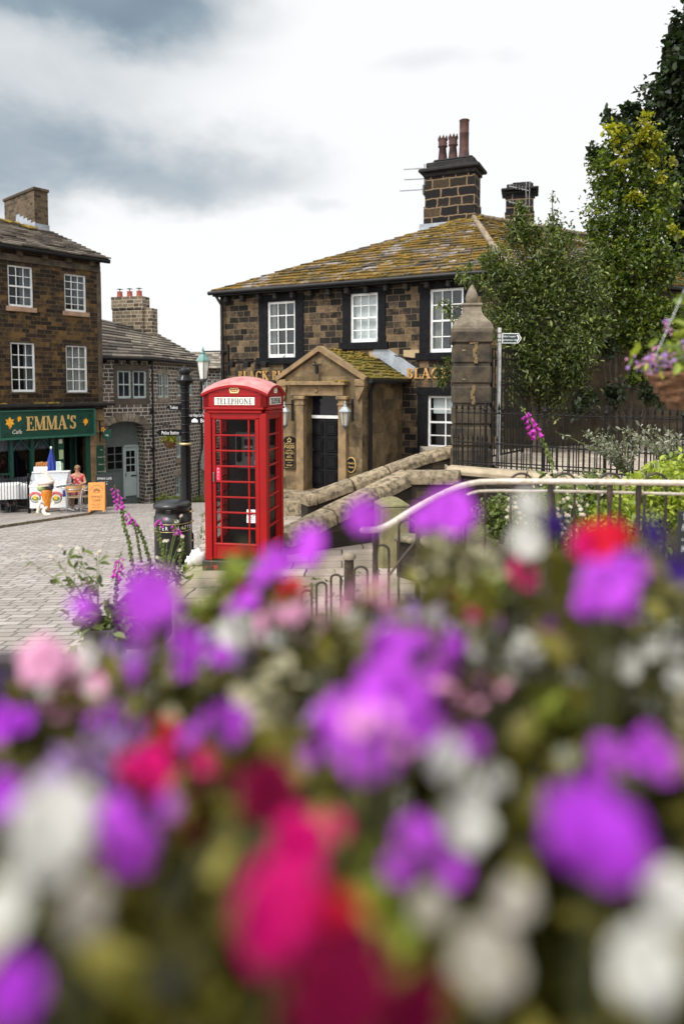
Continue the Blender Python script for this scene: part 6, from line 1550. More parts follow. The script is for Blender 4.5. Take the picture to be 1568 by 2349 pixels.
hA = 1.10; a = Vector((ra.x, ra.y, ra.z - hA)); b = Vector((rb.x, rb.y, rb.z - hA))
L = (b - a).to_2d().length
pxs = [1113, 1250, 1391, 1568]
def along(px, a, b):
    r_ = ray(px, 900); d = (b - a).to_2d(); den = r_.x * d.y - r_.y * d.x; k = (a.x * d.y - a.y * d.x) / den; p = r_.to_2d() * k; return (p - a.to_2d()).length
railing('tall_railing', 'tall black iron railing with spear heads and ball topped posts beside the gate pier', a, b, hA, .122, (hA - .0, .12), [along(p, a, b) for p in pxs], 1.15, .0125)
ra, rb = U(1040, 1012, 13.05), U(1640, 1050, 11.42); hB = ra.z - U(1040, 1066, 13.05).z
a = Vector((ra.x, ra.y, ra.z - hB)); b = Vector((rb.x, rb.y, rb.z - hB))
railing('low_railing', 'lower black spear topped railing standing on the pale terrace coping', a, b, hB, .088, (hB, .05), [], .85, .0125)
# tall iron gate leaf
ga = U(1124, 1050, 15.6); ga.z = TZ; gb = U(1196, 1050, 17.2)
gt = thing('iron_gate', 'tall open black iron gate leaf behind the stone pier', 'gate', ga, math.atan2(gb.y - ga.y, gb.x - ga.x)); Lg = (gb - ga).to_2d().length; hg = U(1150, 803, 16.3).z - TZ
m = MB()
for x in (0, Lg): m.box(x - .03, x + .03, -.03, .03, .05, hg)
for z in (.12, .75, hg - .2, hg - .0): m.box(0, Lg, -.014, .014, z - .03, z + .012)
m.build('gate_frame', M_['iron'], gt); m = MB()
for k in range(1, 10): x = Lg * k / 10; m.tube([(x, 0, .1), (x, 0, hg)], .014, 6)
pts = [(Lg * k / 10, .0, hg * .62 + .35 * math.sin(math.pi * k / 10)) for k in range(11)]; m.tube(pts, .016, 6); m.tube([(x, y, z - .16) for x, y, z in pts], .016, 6); m.build('bars', M_['iron'], gt)
# footpath sign
sp_ = U(1141, 1040, 15.2); sp_.z = TZ
fs = thing('footpath_sign', 'white pole with a green public footpath arm beside the gate pier', 'signpost', sp_)
def HS(py): return U(1141, py, 15.2).z - TZ
m = MB(); m.tube([(0, 0, -.05), (0, 0, HS(752))], .042, 12); m.build('post', plain('pole_white', (.60, .60, .58), .5, col2=(.36, .36, .35), scale=7), fs)
m = MB()
for py in (764, 776, 784): z = HS(py); m.lathe([(.044, z - .008), (.05, z - .006), (.05, z + .006), (.044, z + .008)], n=12)
m.build('clamp', M_['grey_metal'], fs)
za, zb_ = HS(787.5), HS(764.5); x0, x1 = .055, .475; zm = (za + zb_) / 2
m = MB(); m.i = 0; m.prism([(x0, za), (x1 - .07, za), (x1, zm), (x1 - .07, zb_), (x0, zb_)], -.012, .012); m.i = 1; g_ = .016; m.prism([(x0 + g_, za + g_), (x1 - .075, za + g_), (x1 - g_ * 1.4, zm), (x1 - .075, zb_ - g_), (x0 + g_, zb_ - g_)], -.0145, -.011)
arm = m.build('sign_arm', [M_['white'], M_['green_dark']], fs)
m = MB(); text(m, 'Public Footpath', x0 + .155, zm + .038, .042, -.0155, .74); text(m, 'to Penistone Hill', x0 + .16, zm - .038, .042, -.0155, .74)
m.add([(x1 - .115, -.0155, za + .035), (x1 - .085, -.0155, za + .035), (x1 - .045, -.0155, zm), (x1 - .075, -.0155, zm)], [(0, 1, 2, 3)]); m.add([(x1 - .115, -.0155, zb_ - .035), (x1 - .085, -.0155, zb_ - .035), (x1 - .045, -.0155, zm), (x1 - .075, -.0155, zm)], [(3, 2, 1, 0)]); m.build('lettering', M_['white'], arm)

# ---- stone post, bollard, low kerb wall
p = U(897, 1290, 9.4); p.z = ground(p.x, p.y) + .05
sp2 = thing('stone_post', 'square stone post with a pyramid top in front of the steps wall', 'stone post', p, R(12)); hz = U(897, 1163, 9.2).z - p.z; ht = U(897, 1139, 9.4).z - p.z
m = MB(); m.bev(-.2, .2, -.2, .2, -.1, hz, .025); m.lathe([(.2 * s2, hz + .0), (.19 * s2, hz + .02), (.1 * s2, hz + (ht - hz) * .75), (.02, ht)], n=4, smooth=False); m.build('post', plain('mossy_stone', (.22, .19, .10), .92, col2=(.10, .10, .04), scale=4, bmp=.6), sp2)
p = U(800, 1345, 7.2); p.z = ground(p.x, p.y) + .05; hb_ = U(800, 1268, 7.2).z - p.z
bo = thing('bollard', 'short round bollard with a pale domed cap on the flagstones', 'bollard', p)
m = MB(); m.lathe([(.06, -.05), (.055, .05), (.05, hb_ - .06)], n=16); m.build('shaft', M_['old_iron'], bo); m = MB(); m.lathe([(.072, hb_ - .06), (.075, hb_ - .03), (.055, hb_ - .005), (.01, hb_)], n=16); m.build('cap', M_['pier_cap'], bo)
ka, kb = U(925, 1222, 8.6), U(1075, 1262, 7.4)
coping_wall('kerb_wall', 'low stone kerb wall behind the handrail, right of the pyramid topped post', [ka, U(990, 1232, 8.0), kb], .2, .09, .0, M_['coping_dark'], M_['dark_wall'], .6)

# ================================================================ handrail and hoops
hr = thing('handrail', 'pale worn metal handrail that dips down to a flat end at the steps', 'handrail', U(862, 1400, 4.75))
o_ = hr.location.copy()
pts = [(826, 1216, 4.55), (845, 1217, 4.58), (866, 1215, 4.62), (892, 1204, 4.68), (925, 1183, 4.78), (962, 1160, 4.90), (1002, 1138, 5.03), (1046, 1118, 5.16), (1086, 1108, 5.26), (1130, 1104.5, 5.30), (1300, 1104.5, 5.26), (1450, 1106.5, 5.18), (1660, 1109, 5.05)]
P3 = [U(*q) - o_ for q in pts]
def smooth_path(P, n=5):
    out = []
    for i in range(len(P) - 1):
        p0, p1, p2, p3 = P[max(i - 1, 0)], P[i], P[i + 1], P[min(i + 2, len(P) - 1)]
        for k in range(n):
            t = k / n; out.append(.5 * ((2 * p1) + (p2 - p0) * t + (2 * p0 - 5 * p1 + 4 * p2 - p3) * t * t + (3 * p1 - p0 - 3 * p2 + p3) * t ** 3))
    return out + [P[-1]]
sp3 = smooth_path(P3); m = MB(); m.tube(sp3, [.013 if i == 0 else .022 for i in range(len(sp3))], 12); m.build('rail', M_['rail_metal'], hr)
lq = smooth_path([U(*q) - o_ for q in ((893, 1318, 4.9), (930, 1270, 4.95), (985, 1205, 5.08), (1040, 1155, 5.22), (1070, 1136, 5.32))]); m = MB(); m.tube(lq, .010, 8); m.build('slope_rail', M_['old_iron'], hr)
lr = smooth_path([U(*q) - o_ for q in ((1068, 1137, 5.32), (1085, 1130, 5.34), (1125, 1126, 5.38), (1300, 1127, 5.34), (1470, 1131, 5.26), (1660, 1136, 5.12))]); m = MB(); m.tube(lr, .011, 8); m.build('lower_rail', M_['rail_metal'], hr)
def gz(p): return ground(p.x, p.y) + .04
for px, py, D in ((861, 1214, 4.66), (958, 1165, 4.93), (1056, 1118, 5.22), (1262, 1106, 5.3), (1398, 1107, 5.24), (1464, 1108, 5.22)):
    tpp = U(px, py, D); bz = gz(tpp); m = MB(); H = tpp.z - bz; P = []; rr = []
    for k in range(41):
        f = k / 40; P.append(Vector((tpp.x, tpp.y, bz + H * f)) - o_); rr.append(.0165 + (.0085 * max(0, math.sin(f * 22)) if .35 < f < .98 else 0))
    m.tube(P, rr, 8); m.build('post', M_['old_iron'], hr)
# hoop topped fence behind the rail
hf = thing('hoop_fence', 'rusty hoop topped iron fence running behind the pale handrail', 'fence', U(900, 1390, 5.2)); o2 = hf.location.copy()
hoops = [(1195, 1086, 5.6, .084), (1294, 1086, 5.6, .084), (1398, 1086, 5.56, .084), (1503, 1086, 5.5, .084), (1608, 1087, 5.45, .084), (1090, 1106, 5.6, .08), (1010, 1143, 5.5, .075), (935, 1192, 5.4, .07), (874, 1250, 5.45, .06), (827, 1300, 5.6, .055), (770, 1318, 6.0, .042), (737, 1336, 5.9, .042), (704, 1354, 5.8, .042)]
for px, py, D, hw_ in hoops:
    c = U(px, py, D); g0 = gz(c); m = MB()
    P = [Vector((c.x - hw_, c.y, g0))] + [Vector((c.x - hw_ * math.cos(math.pi * k / 10), c.y, c.z - hw_ * .8 + hw_ * .8 * math.sin(math.pi * k / 10))) for k in range(11)] + [Vector((c.x + hw_, c.y, g0))]
    m.tube([q - o2 for q in P], .0105, 7); m.build('hoop', M_['old_iron'], hf)

# ================================================================ trees and garden
def blob_pts(blobs, n, thin=.0):
    P = []; tot = sum(b[2] ** 2 for b in blobs)
    for (px, py, rp, D, *rest) in blobs:
        c = np.array(U(px, py, D)); rr = rp * D / F; k = max(8, int(n * rp ** 2 / tot)); sub = max(3, int(k / 45))
        q = rng.normal(size=(sub, 3)); q /= np.linalg.norm(q, axis=1)[:, None]; q *= (rng.random((sub, 1)) ** .33) * rr * .92
        q[:, 1] *= .8; w = rr * (.10 + .16 * rng.random(sub)) + .04
        idx = rng.integers(0, sub, k); e = rng.normal(size=(k, 3)) * w[idx][:, None] * .85; P.append(c + q[idx] + e)
    return np.concatenate(P)
def branches(m, root, blobs, r0=.09, D=None):
    for b in blobs:
        c = U(b[0], b[1], b[3]); mid = root.lerp(c, .5) + Vector((random.uniform(-.2, .2), 0, .25)); rr = r0 * (.35 + .4 * random.random())
        m.tube([root, root.lerp(mid, .5) + Vector((0, 0, .05)), mid, c], [rr, rr * .8, rr * .6, rr * .2], 6, False)
        for k in range(4):
            e = c + Vector((random.uniform(-1, 1), random.uniform(-.6, .6), random.uniform(-.6, 1))) * (b[2] * b[3] / F); m.tube([mid.lerp(c, .4 + .1 * k), e], [rr * .3, rr * .1], 4, False)
# big glossy bush in front of the pub's right wing
blobs = [(1200, 545, 48, 17.6), (1265, 590, 70, 17.6), (1150, 640, 52, 17.2), (1225, 680, 85, 17.4), (1325, 690, 70, 17.8), (1175, 745, 66, 17.2), (1290, 790, 82, 17.4), (1215, 830, 66, 17.2), (1345, 765, 42, 17.4), (1250, 900, 55, 17.6), (1345, 610, 42, 18.2), (1130, 590, 28, 17.2), (1195, 890, 42, 17.6), (1310, 860, 48, 17.5)]
sprigs = [(1188, 478, 15, 17.6), (1196, 500, 20, 17.6), (1265, 455, 8, 17.6), (1266, 490, 11, 17.6), (1268, 525, 24, 17.6), (1300, 540, 22, 17.8), (1115, 590, 17, 17), (1130, 625, 20, 17), (1052, 628, 14, 16.3), (1076, 612, 9, 16.4), (1068, 640, 13, 16.5), (1098, 650, 20, 16.6), (1012, 690, 7, 15.9), (1024, 706, 10, 15.9), (1035, 722, 11, 16), (1048, 735, 9, 16), (1002, 862, 13, 15.9), (1022, 850, 14, 15.9), (1030, 825, 10, 15.8), (1015, 875, 12, 15.9), (1385, 738, 16, 17.2), (1368, 755, 20, 17.2), (1120, 680, 16, 16.8)]
bx = U(1230, 1000, 17.8); bx.z = TZ
bush = thing('evergreen_bush', 'large glossy evergreen bush spreading between the gate pier and the pub wing', 'bush', bx)
P = np.concatenate([blob_pts(blobs, 24000), blob_pts(sprigs, 2200)]) - np.array(bush.location)
leaf_mesh('crown', P, .10, LEAF, bush, .42, .5)
m = MB(); branches(m, Vector(bx) + Vector((0, 0, .3)), blobs, .10); 
for a, b in (((1140, 700, 17), (1048, 625, 16.3)), ((1120, 800, 17), (1008, 858, 15.9)), ((1130, 760, 17), (1010, 688, 15.9)), ((1268, 580, 17.6), (1265, 448, 17.6)), ((1205, 560, 17.6), (1187, 470, 17.6))): pa_, pb_ = U(*a), U(*b); m.tube([pa_, pa_.lerp(pb_, .5) + Vector((0, 0, .08)), pb_], [.03, .02, .006], 5, False)
m.tube([Vector(bx) - Vector((0, 0, .1)), Vector(bx) + Vector((.02, 0, .4))], [.13, .1], 8); m.v = [tuple(Vector(v) - bush.location) for v in m.v]; m.build('trunk', M_['bark'], bush)
# slim tree with yellow tips
blobs = [(1415, 330, 40, 19.5), (1480, 345, 44, 19.5), (1385, 400, 42, 19.5), (1445, 420, 62, 19.5), (1510, 440, 48, 19.5), (1400, 490, 58, 19.5), (1470, 520, 66, 19.5), (1390, 570, 48, 19.5), (1440, 610, 70, 19.3), (1510, 610, 55, 19.3), (1400, 660, 44, 19.3), (1460, 700, 66, 19.3), (1520, 735, 52, 19.3), (1425, 770, 44, 19.2), (1490, 800, 56, 19.2), (1540, 820, 44, 19.2), (1380, 640, 30, 19.3), (1500, 870, 30, 19.2), (1365, 525, 22, 19.5), (1450, 860, 26, 19.2)]
tips = [(1408, 292, 20, 19.3), (1412, 318, 14, 19.2), (1482, 290, 24, 19.2), (1498, 322, 22, 19.2), (1470, 318, 18, 19.1), (1535, 372, 10, 19.2), (1508, 410, 12, 19.1), (1420, 372, 14, 19.1), (1545, 530, 10, 19), (1440, 345, 12, 19.1), (1500, 365, 16, 19.1), (1558, 540, 8, 19), (1455, 455, 16, 19)]
tx = U(1415, 1000, 19.4); tx.z = TZ
tree = thing('slim_tree', 'tall thin stemmed tree with bright yellow green tips, right of the evergreen bush', 'tree', tx)
leaf_mesh('crown', blob_pts(blobs, 24000) - np.array(tx), .095, LEAF_TALL, tree, .7, .5)
leaf_mesh('bright_tips', blob_pts(tips, 1000) - np.array(tx), .11, LEAF_YEL, tree, .75, .5)
m = MB(); st = [tx - Vector((0, 0, .1)), U(1410, 820, 19.4), U(1412, 600, 19.5), U(1430, 420, 19.5), U(1440, 300, 19.5)]; m.tube(st, [.07, .06, .05, .03, .01], 8); st2_ = [tx + Vector((.3, 0, -.1)), U(1455, 780, 19.4), U(1475, 560, 19.5), U(1485, 320, 19.4)]; m.tube(st2_, [.06, .05, .035, .01], 8); st3 = [tx + Vector((.1, .1, -.1)), U(1385, 860, 19.4), U(1366, 700, 19.5)]; m.tube(st3, [.04, .03, .012], 6)
for b_ in blobs: c = U(*b_[:2], b_[3]); s_ = U(1425 + (b_[0] - 1425) * .25, b_[1] + 60, 19.4); m.tube([s_, c], [.02, .006], 5, False)
m.v = [tuple(Vector(v) - tx) for v in m.v]; m.build('trunk', M_['bark'], tree)
# dark big tree behind
blobs = [(1562, 110, 42, 25), (1590, 60, 60, 25), (1530, 170, 42, 25), (1590, 190, 70, 25), (1498, 232, 46, 25), (1560, 270, 66, 25), (1455, 285, 46, 25), (1400, 300, 34, 25), (1500, 330, 60, 25), (1590, 370, 76, 25), (1545, 440, 66, 25), (1600, 500, 80, 25), (1560, 560, 70, 25), (1620, 640, 80, 25), (1580, 700, 70, 25), (1380, 350, 30, 25), (1660, 200, 90, 25), (1680, 420, 100, 25), (1660, 90, 70, 25), (1545, 640, 60, 25)]
dx = U(1640, 1000, 25.5); dx.z = TZ
dark = thing('dark_tree', 'large dark broadleaf tree filling the right edge behind the slim tree', 'tree', dx)
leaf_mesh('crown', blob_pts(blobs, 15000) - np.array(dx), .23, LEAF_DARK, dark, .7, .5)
m = MB(); top = U(1620, 250, 25.5); m.tube([dx - Vector((0, 0, .1)), U(1640, 700, 25.5), top], [.35, .28, .1], 10); 
for b_ in blobs: c = U(*b_[:2], b_[3]); s_ = U(1625, min(900, b_[1] + 170), 25.5); m.tube([s_, s_.lerp(c, .6) + Vector((0, 0, .2)), c], [.09, .06, .02], 6, False)
m.v = [tuple(Vector(v) - dx) for v in m.v]; m.build('trunk', M_['bark'], dark)
# climber on the dark wall below the trees
blobs = [(1500, 900, 34, 18.6), (1545, 880, 40, 18.8), (1410, 905, 26, 18.4), (1330, 925, 30, 17.2), (1390, 800, 26, 18.8)]
sh = U(1450, 1000, 18.6); sh.z = TZ
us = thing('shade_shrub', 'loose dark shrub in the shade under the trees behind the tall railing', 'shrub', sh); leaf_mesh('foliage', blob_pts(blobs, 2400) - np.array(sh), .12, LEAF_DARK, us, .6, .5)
m = MB(); branches(m, Vector(sh), blobs, .04); m.v = [tuple(Vector(v) - sh) for v in m.v]; m.build('stem', M_['bark'], us)

# foxgloves
def foxglove(label, pts, top, tot, D, group, leaves=10, s=1.0, bell=FOX, pods=True):
    P = smooth_path([U(x, y, D) for x, y in pts], 6); base = P[0].copy(); t = thing('foxglove', label, 'foxglove', base, 0, group)
    Q = [p - base for p in P]; n = len(Q)
    m = MB(); m.tube(Q, [.009 * s * (1 - .7 * i / n) for i in range(n)], 6); m.build('stem', M_['stem'], t)
    L = [0]
    for i in range(1, n): L.append(L[-1] + (Q[i] - Q[i - 1]).length)
    def at(f):
        d = f * L[-1]
        for i in range(1, n):
            if L[i] >= d: return Q[i - 1].lerp(Q[i], (d - L[i - 1]) / max(1e-6, L[i] - L[i - 1]))
        return Q[-1]
    b = MB(); pods_ = MB(); k = 0; f = .25
    while f < 1:
        a = k * 2.4 + .3; c = at(f); dr = Vector((math.cos(a), math.sin(a), 0))
        if top <= f < tot:
            dr = Vector((math.cos(a) * .8, -.55 + .5 * math.sin(a), 0)).normalized(); e = c + dr * .016 * s; d = (dr * .65 + Vector((0, 0, -.75))).normalized(); g = (1 - .45 * (f - top) / max(.01, tot - top)) * s
            b.tube([e, e + d * .010 * g, e + d * .034 * g, e + d * .046 * g, e + d * .050 * g], [.004 * g, .009 * g, .0125 * g, .016 * g, .019 * g], 9)
        else:
            r_ = (.011 if f < top else .006) * s; pods_.ball(c + dr * .013 * s, r_, 6, 5, (1, 1, 1.4)); pods_.tube([c, c + dr * .02 * s + Vector((0, 0, -.012))], [.004 * s, .001], 4, False)
        f += .0105 / max(.3, L[-1]) * s * 1.25; k += 1
    b.build('bells', bell, t); pods_.build('seed_pods', LEAF_SOFT, t)
    if leaves:
        pp = rng.normal(size=(leaves * 3, 3)) * (.05, .05, .05) * s + np.array([0, 0, .06]); leaf_mesh('leaves', pp, .085 * s, LEAF_SOFT, t, .4, .2)
    return t
FG = 'foxgloves in the dark planter'
foxglove('tallest foxglove in the planter, leaning left with purple bells at its tip', [(318, 1360), (303, 1290), (295, 1238), (285, 1206), (278, 1160), (262, 1112)], .80, .98, 6.3, FG)
foxglove('foxglove right of the tallest one, with a small tuft of purple bells leaning left', [(362, 1340), (341, 1278), (328, 1235), (314, 1206), (302, 1192), (288, 1170)], .82, .98, 6.5, FG)
foxglove('thin foxglove without open bells between the two leaning ones', [(335, 1345), (320, 1262), (313, 1222), (304, 1196)], 2, 3, 6.4, FG, 6, .7)
foxglove('short foxglove standing upright in front of the litter bin with one purple tip', [(380, 1330), (372, 1260), (366, 1236), (362, 1207), (373, 1184)], .86, .98, 6.4, FG, 8)
foxglove('foxglove in front of the right side of the litter bin, tipped to the left', [(408, 1335), (414, 1280), (419, 1252), (413, 1225), (397, 1200)], .80, .97, 6.7, FG, 10)
foxglove('lowest foxglove at the left with a fat purple head', [(262, 1420), (266, 1360), (270, 1315), (277, 1268)], .66, .95, 5.7, FG, 6)
foxglove('tall leaning foxglove in front of the railings by the gate pier', [(1275, 1110), (1258, 1045), (1232, 995), (1209, 955), (1194, 932)], .62, .93, 7.4, None, 6, 1.6)
# planters that hold them
def planter(name, label, px0, px1, py0, D, dp, rz=0.0):
    a, b = U(px0, py0, D), U(px1, py0, D); w = (b - a).length; c = (a + b) / 2; gz_ = ground(c.x, c.y + dp / 2) + .055; H = a.z - gz_
    t = thing(name, label, 'planter', (c.x, c.y + dp / 2, gz_), rz); m = MB(); x, y = w / 2, dp / 2; e = .03
    for q in ((-x, x, -y, -y + e), (-x, x, y - e, y), (-x, -x + e, -y + e, y - e), (x - e, x, -y + e, y - e)): m.bev(*q, 0, H, .006)
    m.build('tub', M_['pot_dark'], t); MB().box(-x + e, x - e, -y + e, y - e, .02, H - .05).build('soil', M_['soil'], t); return t, H
t1, h1 = planter('planter', 'dark square planter of foxgloves standing on the pavement edge', 255, 364, 1392, 5.45, .42)
t2, h2 = planter('planter', 'small dark planter of straggly white flowers nearest the setts', 190, 262, 1448, 5.0, .28)
def spray(name, label, cat, c, n, L, mats, flow=None, fr=.012, leaf=.035, group=None, lean=(0, 0), nl=16, up=1.0, spread=.55):
    """a loose plant of thin stems with leaves along them and small flowers at the ends"""
    t = thing(name, label, cat, c, 0, group); m = MB(); LP = []; f = MB(); cen = MB()
    for k in range(n):
        a = random.uniform(0, 6.28); sp = random.uniform(.2, 1) * spread; h = L * random.uniform(.55, 1.1)
        e = Vector((math.cos(a) * sp * h + lean[0] * h, math.sin(a) * sp * h + lean[1] * h, h * up)); mid = e * .5 + Vector((0, 0, .12 * h)); m.tube([(0, 0, 0), mid, e], [.004, .003, .0015], 5, False)
        for j in range(nl): u = random.uniform(.15, 1); q = (mid * (u * 2) if u < .5 else mid.lerp(e, u * 2 - 1)); LP.append(q + Vector((random.gauss(0, .012), random.gauss(0, .012), random.gauss(0, .01))))
        if flow:
            nrm = Vector((random.gauss(0, .4), -.6, .7)).normalized(); s1 = nrm.orthogonal().normalized(); s2_ = nrm.cross(s1)
            for j in range(11):
                a0 = 2 * math.pi * j / 11; w = .22; f.add([e, e + (s1 * math.cos(a0 - w) + s2_ * math.sin(a0 - w)) * fr * .8, e + (s1 * math.cos(a0) + s2_ * math.sin(a0)) * fr * 1.15, e + (s1 * math.cos(a0 + w) + s2_ * math.sin(a0 + w)) * fr * .8], [(0, 1, 2, 3)])
            cen.ball(e + nrm * .002, fr * .32, 6, 4)
    m.build('stem', M_['stem'], t); leaf_mesh('leaves', np.array([tuple(v) for v in LP]), leaf, mats, t, .5, .3)
    if flow: f.build('petals', flow, t); cen.build('flower_centres', M_['yellow'], t)
    return t
spray('daisy_plant', 'straggly white daisy plant leaning left out of the small dark planter', 'daisies', t2.location + Vector((-.05, 0, h2 - .03)), 11, .62, LEAF_SOFT, WHT, .016, .06, None, (-.38, 0), 9)
leaf_mesh('foliage', rng.normal(size=(170, 3)) * (.11, .09, .07) + (0, 0, h2 + .02), .075, LEAF_SOFT, t2, .6)
spray('trailing_plant', 'bushy pale violet plant under the foxgloves in the dark square planter', 'bedding plant', t1.location + Vector((0, 0, h1 - .02)), 46, .30, LEAF_SOFT, LIL, .014, .05, None, (0, -.1), 12)
spray('daisy_plant', 'thin daisy plant with white heads in front of the litter bin', 'daisies', t1.location + Vector((.16, .05, h1 - .02)), 7, .62, LEAF_SOFT, WHT, .017, .04, None, (.12, 0), 6, 1, .25)
# garden behind the handrail
GD = 'white daisies behind the handrail'
for px, py, D, n, L, lab in ((1275, 1190, 7.0, 15, .62, 'tall white daisies beside the leaning foxglove'), (1340, 1170, 7.6, 14, .55, 'white daisies between the foxglove and the silvery shrub'), (1185, 1200, 6.8, 14, .42, 'white daisies low behind the rail at the foot of the terrace wall'), (1310, 1230, 6.4, 16, .40, 'white daisies close behind the lower rail, above the red petunia')):
    c = U(px, py + 70, D); spray('daisy_plant', lab, 'daisies', (c.x, c.y, c.z), int(n * 1.25), L * 1.25, LEAF_SOFT, WHT, .022, .04, GD, (0, 0), 8, 1, .42)
def lime(px, py, D, r_, n, lab, mat=LEAF_LIME, sz=.06, nm='lime_shrub', cat='shrub'):
    c = U(px, py, D); return shrub(nm, lab, cat, (c.x, c.y, c.z - r_ * .7), r_, int(n * 1.9), sz, [mat], 'shrubs in the garden bed')
lime(1500, 1150, 7.2, .42, 1100, 'bright lime shrub right of the daisies behind the handrail')
lime(1420, 1200, 6.6, .30, 650, 'yellow green ferny shrub low behind the twisted rail post')
lime(1555, 1110, 8.0, .40, 900, 'tallest lime leaved shrub at the right edge under the hanging basket')
lime(1150, 1190, 8.0, .34, 650, 'soft green shrub at the foot of the terrace wall behind the rail', LEAF_SOFT)
lime(1350, 1150, 8.6, .42, 900, 'soft green shrub behind the daisies in the garden bed', LEAF_SOFT)
lime(1255, 1170, 8.3, .36, 700, 'soft green shrub right behind the leaning foxglove', LEAF_SOFT)
lime(1440, 1255, 6.2, .30, 600, 'dark green shrub lowest in the bed behind the red petunia', LEAF_SOFT)
# silvery arching shrub
c = U(1440, 1075, 9.2)
for k, (px, py, D, lean, L, lab) in enumerate(((1440, 1095, 9.4, (-.5, 0), 1.0, 'silvery small leaved shrub arching left in front of the spear railings'), (1540, 1090, 9.0, (-.2, 0), 1.0, 'silvery small leaved shrub at the right edge in front of the railings'))):
    c = U(px, py, D); spray('silver_shrub', lab, 'shrub', c, 34, L * .8, LEAF_GREY, None, leaf=.05, group='silvery shrubs', lean=lean, nl=26, up=.75, spread=.75)

# hanging basket, right edge
hc = U(1598, 850, 3.3)
hb = thing('wicker_basket', 'large wicker hanging basket of lilac flowers at the right edge', 'hanging basket', hc)
m = MB()
for k in range(13):
    z = -.022 - .0125 * k; rr = .215 - .0078 * k - (.0012 * k * k * .5 if k > 9 else 0); m.tube([((rr + .006 * math.sin(5 * a + k)) * math.cos(a), (rr + .006 * math.sin(5 * a + k)) * math.sin(a), z + .006 * math.sin(7 * a + 2 * k)) for a in [2 * math.pi * j / 40 for j in range(41)]], .0065 + .006 * (k % 3 == 0), 6, False)
m.lathe([(.06, -.182), (.12, -.18), (.19, -.05), (.205, -.01)], n=30); m.build('basket', M_['wicker'], hb)
m = MB(); hook = Vector((.03, .0, .62))
for a in (2.9, .8, -1.2): m.tube([(.21 * math.cos(a), .21 * math.sin(a), 0), hook], .0026, 5)
m.build('chain', M_['steel'], hb)
pp = rng.normal(size=(420, 3)) * (.11, .10, .05) + (0, 0, .05); leaf_mesh('foliage', pp, .055, [LEAF_SOFT, LEAF_LIME], hb, .5, midx=rng.integers(0, 2, 420))
pp = rng.normal(size=(150, 3)) * (.045, .05, .12) + (.02, 0, .20); leaf_mesh('upright_leaves', pp, .08, LEAF_LIME, hb, .45)
pp = np.concatenate([rng.normal(size=(190, 3)) * (.045, .05, .022) + (-.20, -.03, .035), rng.normal(size=(60, 3)) * (.05, .05, .03) + (-.1, -.1, .09), rng.normal(size=(14, 3)) * (.02, .02, .02) + (-.15, -.02, .20)]); leaf_mesh('blossom', pp, .015, [LIL, PNK], hb, 1.0, midx=rng.integers(0, 2, len(pp)))
pw_ = hc + Vector((.45, .05, 0)); pw_.z = ground(pw_.x, pw_.y)
bp_ = thing('basket_post', 'dark post whose arm carries the wicker basket', 'post', pw_)
m = MB(); hh = hc.z + .62 - pw_.z; m.tube([(0, 0, 0), (0, 0, hh + .05)], .03, 10); m.build('post', M_['old_iron'], bp_); m = MB(); m.tube([(0, 0, hh), (-.44, -.05, hh)], .015, 8); m.tube([(0, 0, hh - .25), (-.3, -.03, hh)], .01, 6); m.build('arm', M_['old_iron'], bp_)
# chalk sign at the right edge
cs = U(1556, 1282, 3.7)
ck = thing('pavement_sign', 'black chalk sign with white handwriting cut off by the right edge', 'chalkboard', (cs.x, cs.y, cs.z), R(-6))
hh = U(1556, 1172, 3.7).z - cs.z
m = MB(); m.bev(-.012, .55, -.012, .012, -.35, hh, .006); pn = m.build('panel', M_['slateboard'], ck); m = MB()
for s, zf in (('To', .87), ('F', .66), ('-', .43), ('Ho', .22)): text(m, s, .004, hh * zf, .034, -.0135, .8, align='LEFT', shear=.15)
m.build('lettering', M_['chalk'], pn)
gsz = ground(cs.x, cs.y); m = MB(); m.tube([(.03, .0, -.35), (.03, .0, gsz - cs.z)], .015, 6); m.tube([(.5, .0, -.35), (.5, .0, gsz - cs.z)], .015, 6); m.build('leg', M_['old_iron'], ck)
# weeds between flags
wd = MB(); WP = []
for k in range(70):
    p = G(random.uniform(455, 840), random.uniform(1290, 1440)); 
    for j in range(14): WP.append((p.x + random.gauss(0, .05), p.y + random.gauss(0, .02), ground(p.x, p.y) + .055))
for k in range(40):
    t = random.random(); p = G(468 + random.gauss(0, 2), 1180 + 75 * t)
    for j in range(10): WP.append((p.x + random.gauss(0, .04), p.y + random.gauss(0, .04), ground(p.x, p.y) + .05))
tag(leaf_mesh('weeds', np.array(WP), .045, LEAF_SOFT, None, .35, 1.0), kind='stuff')
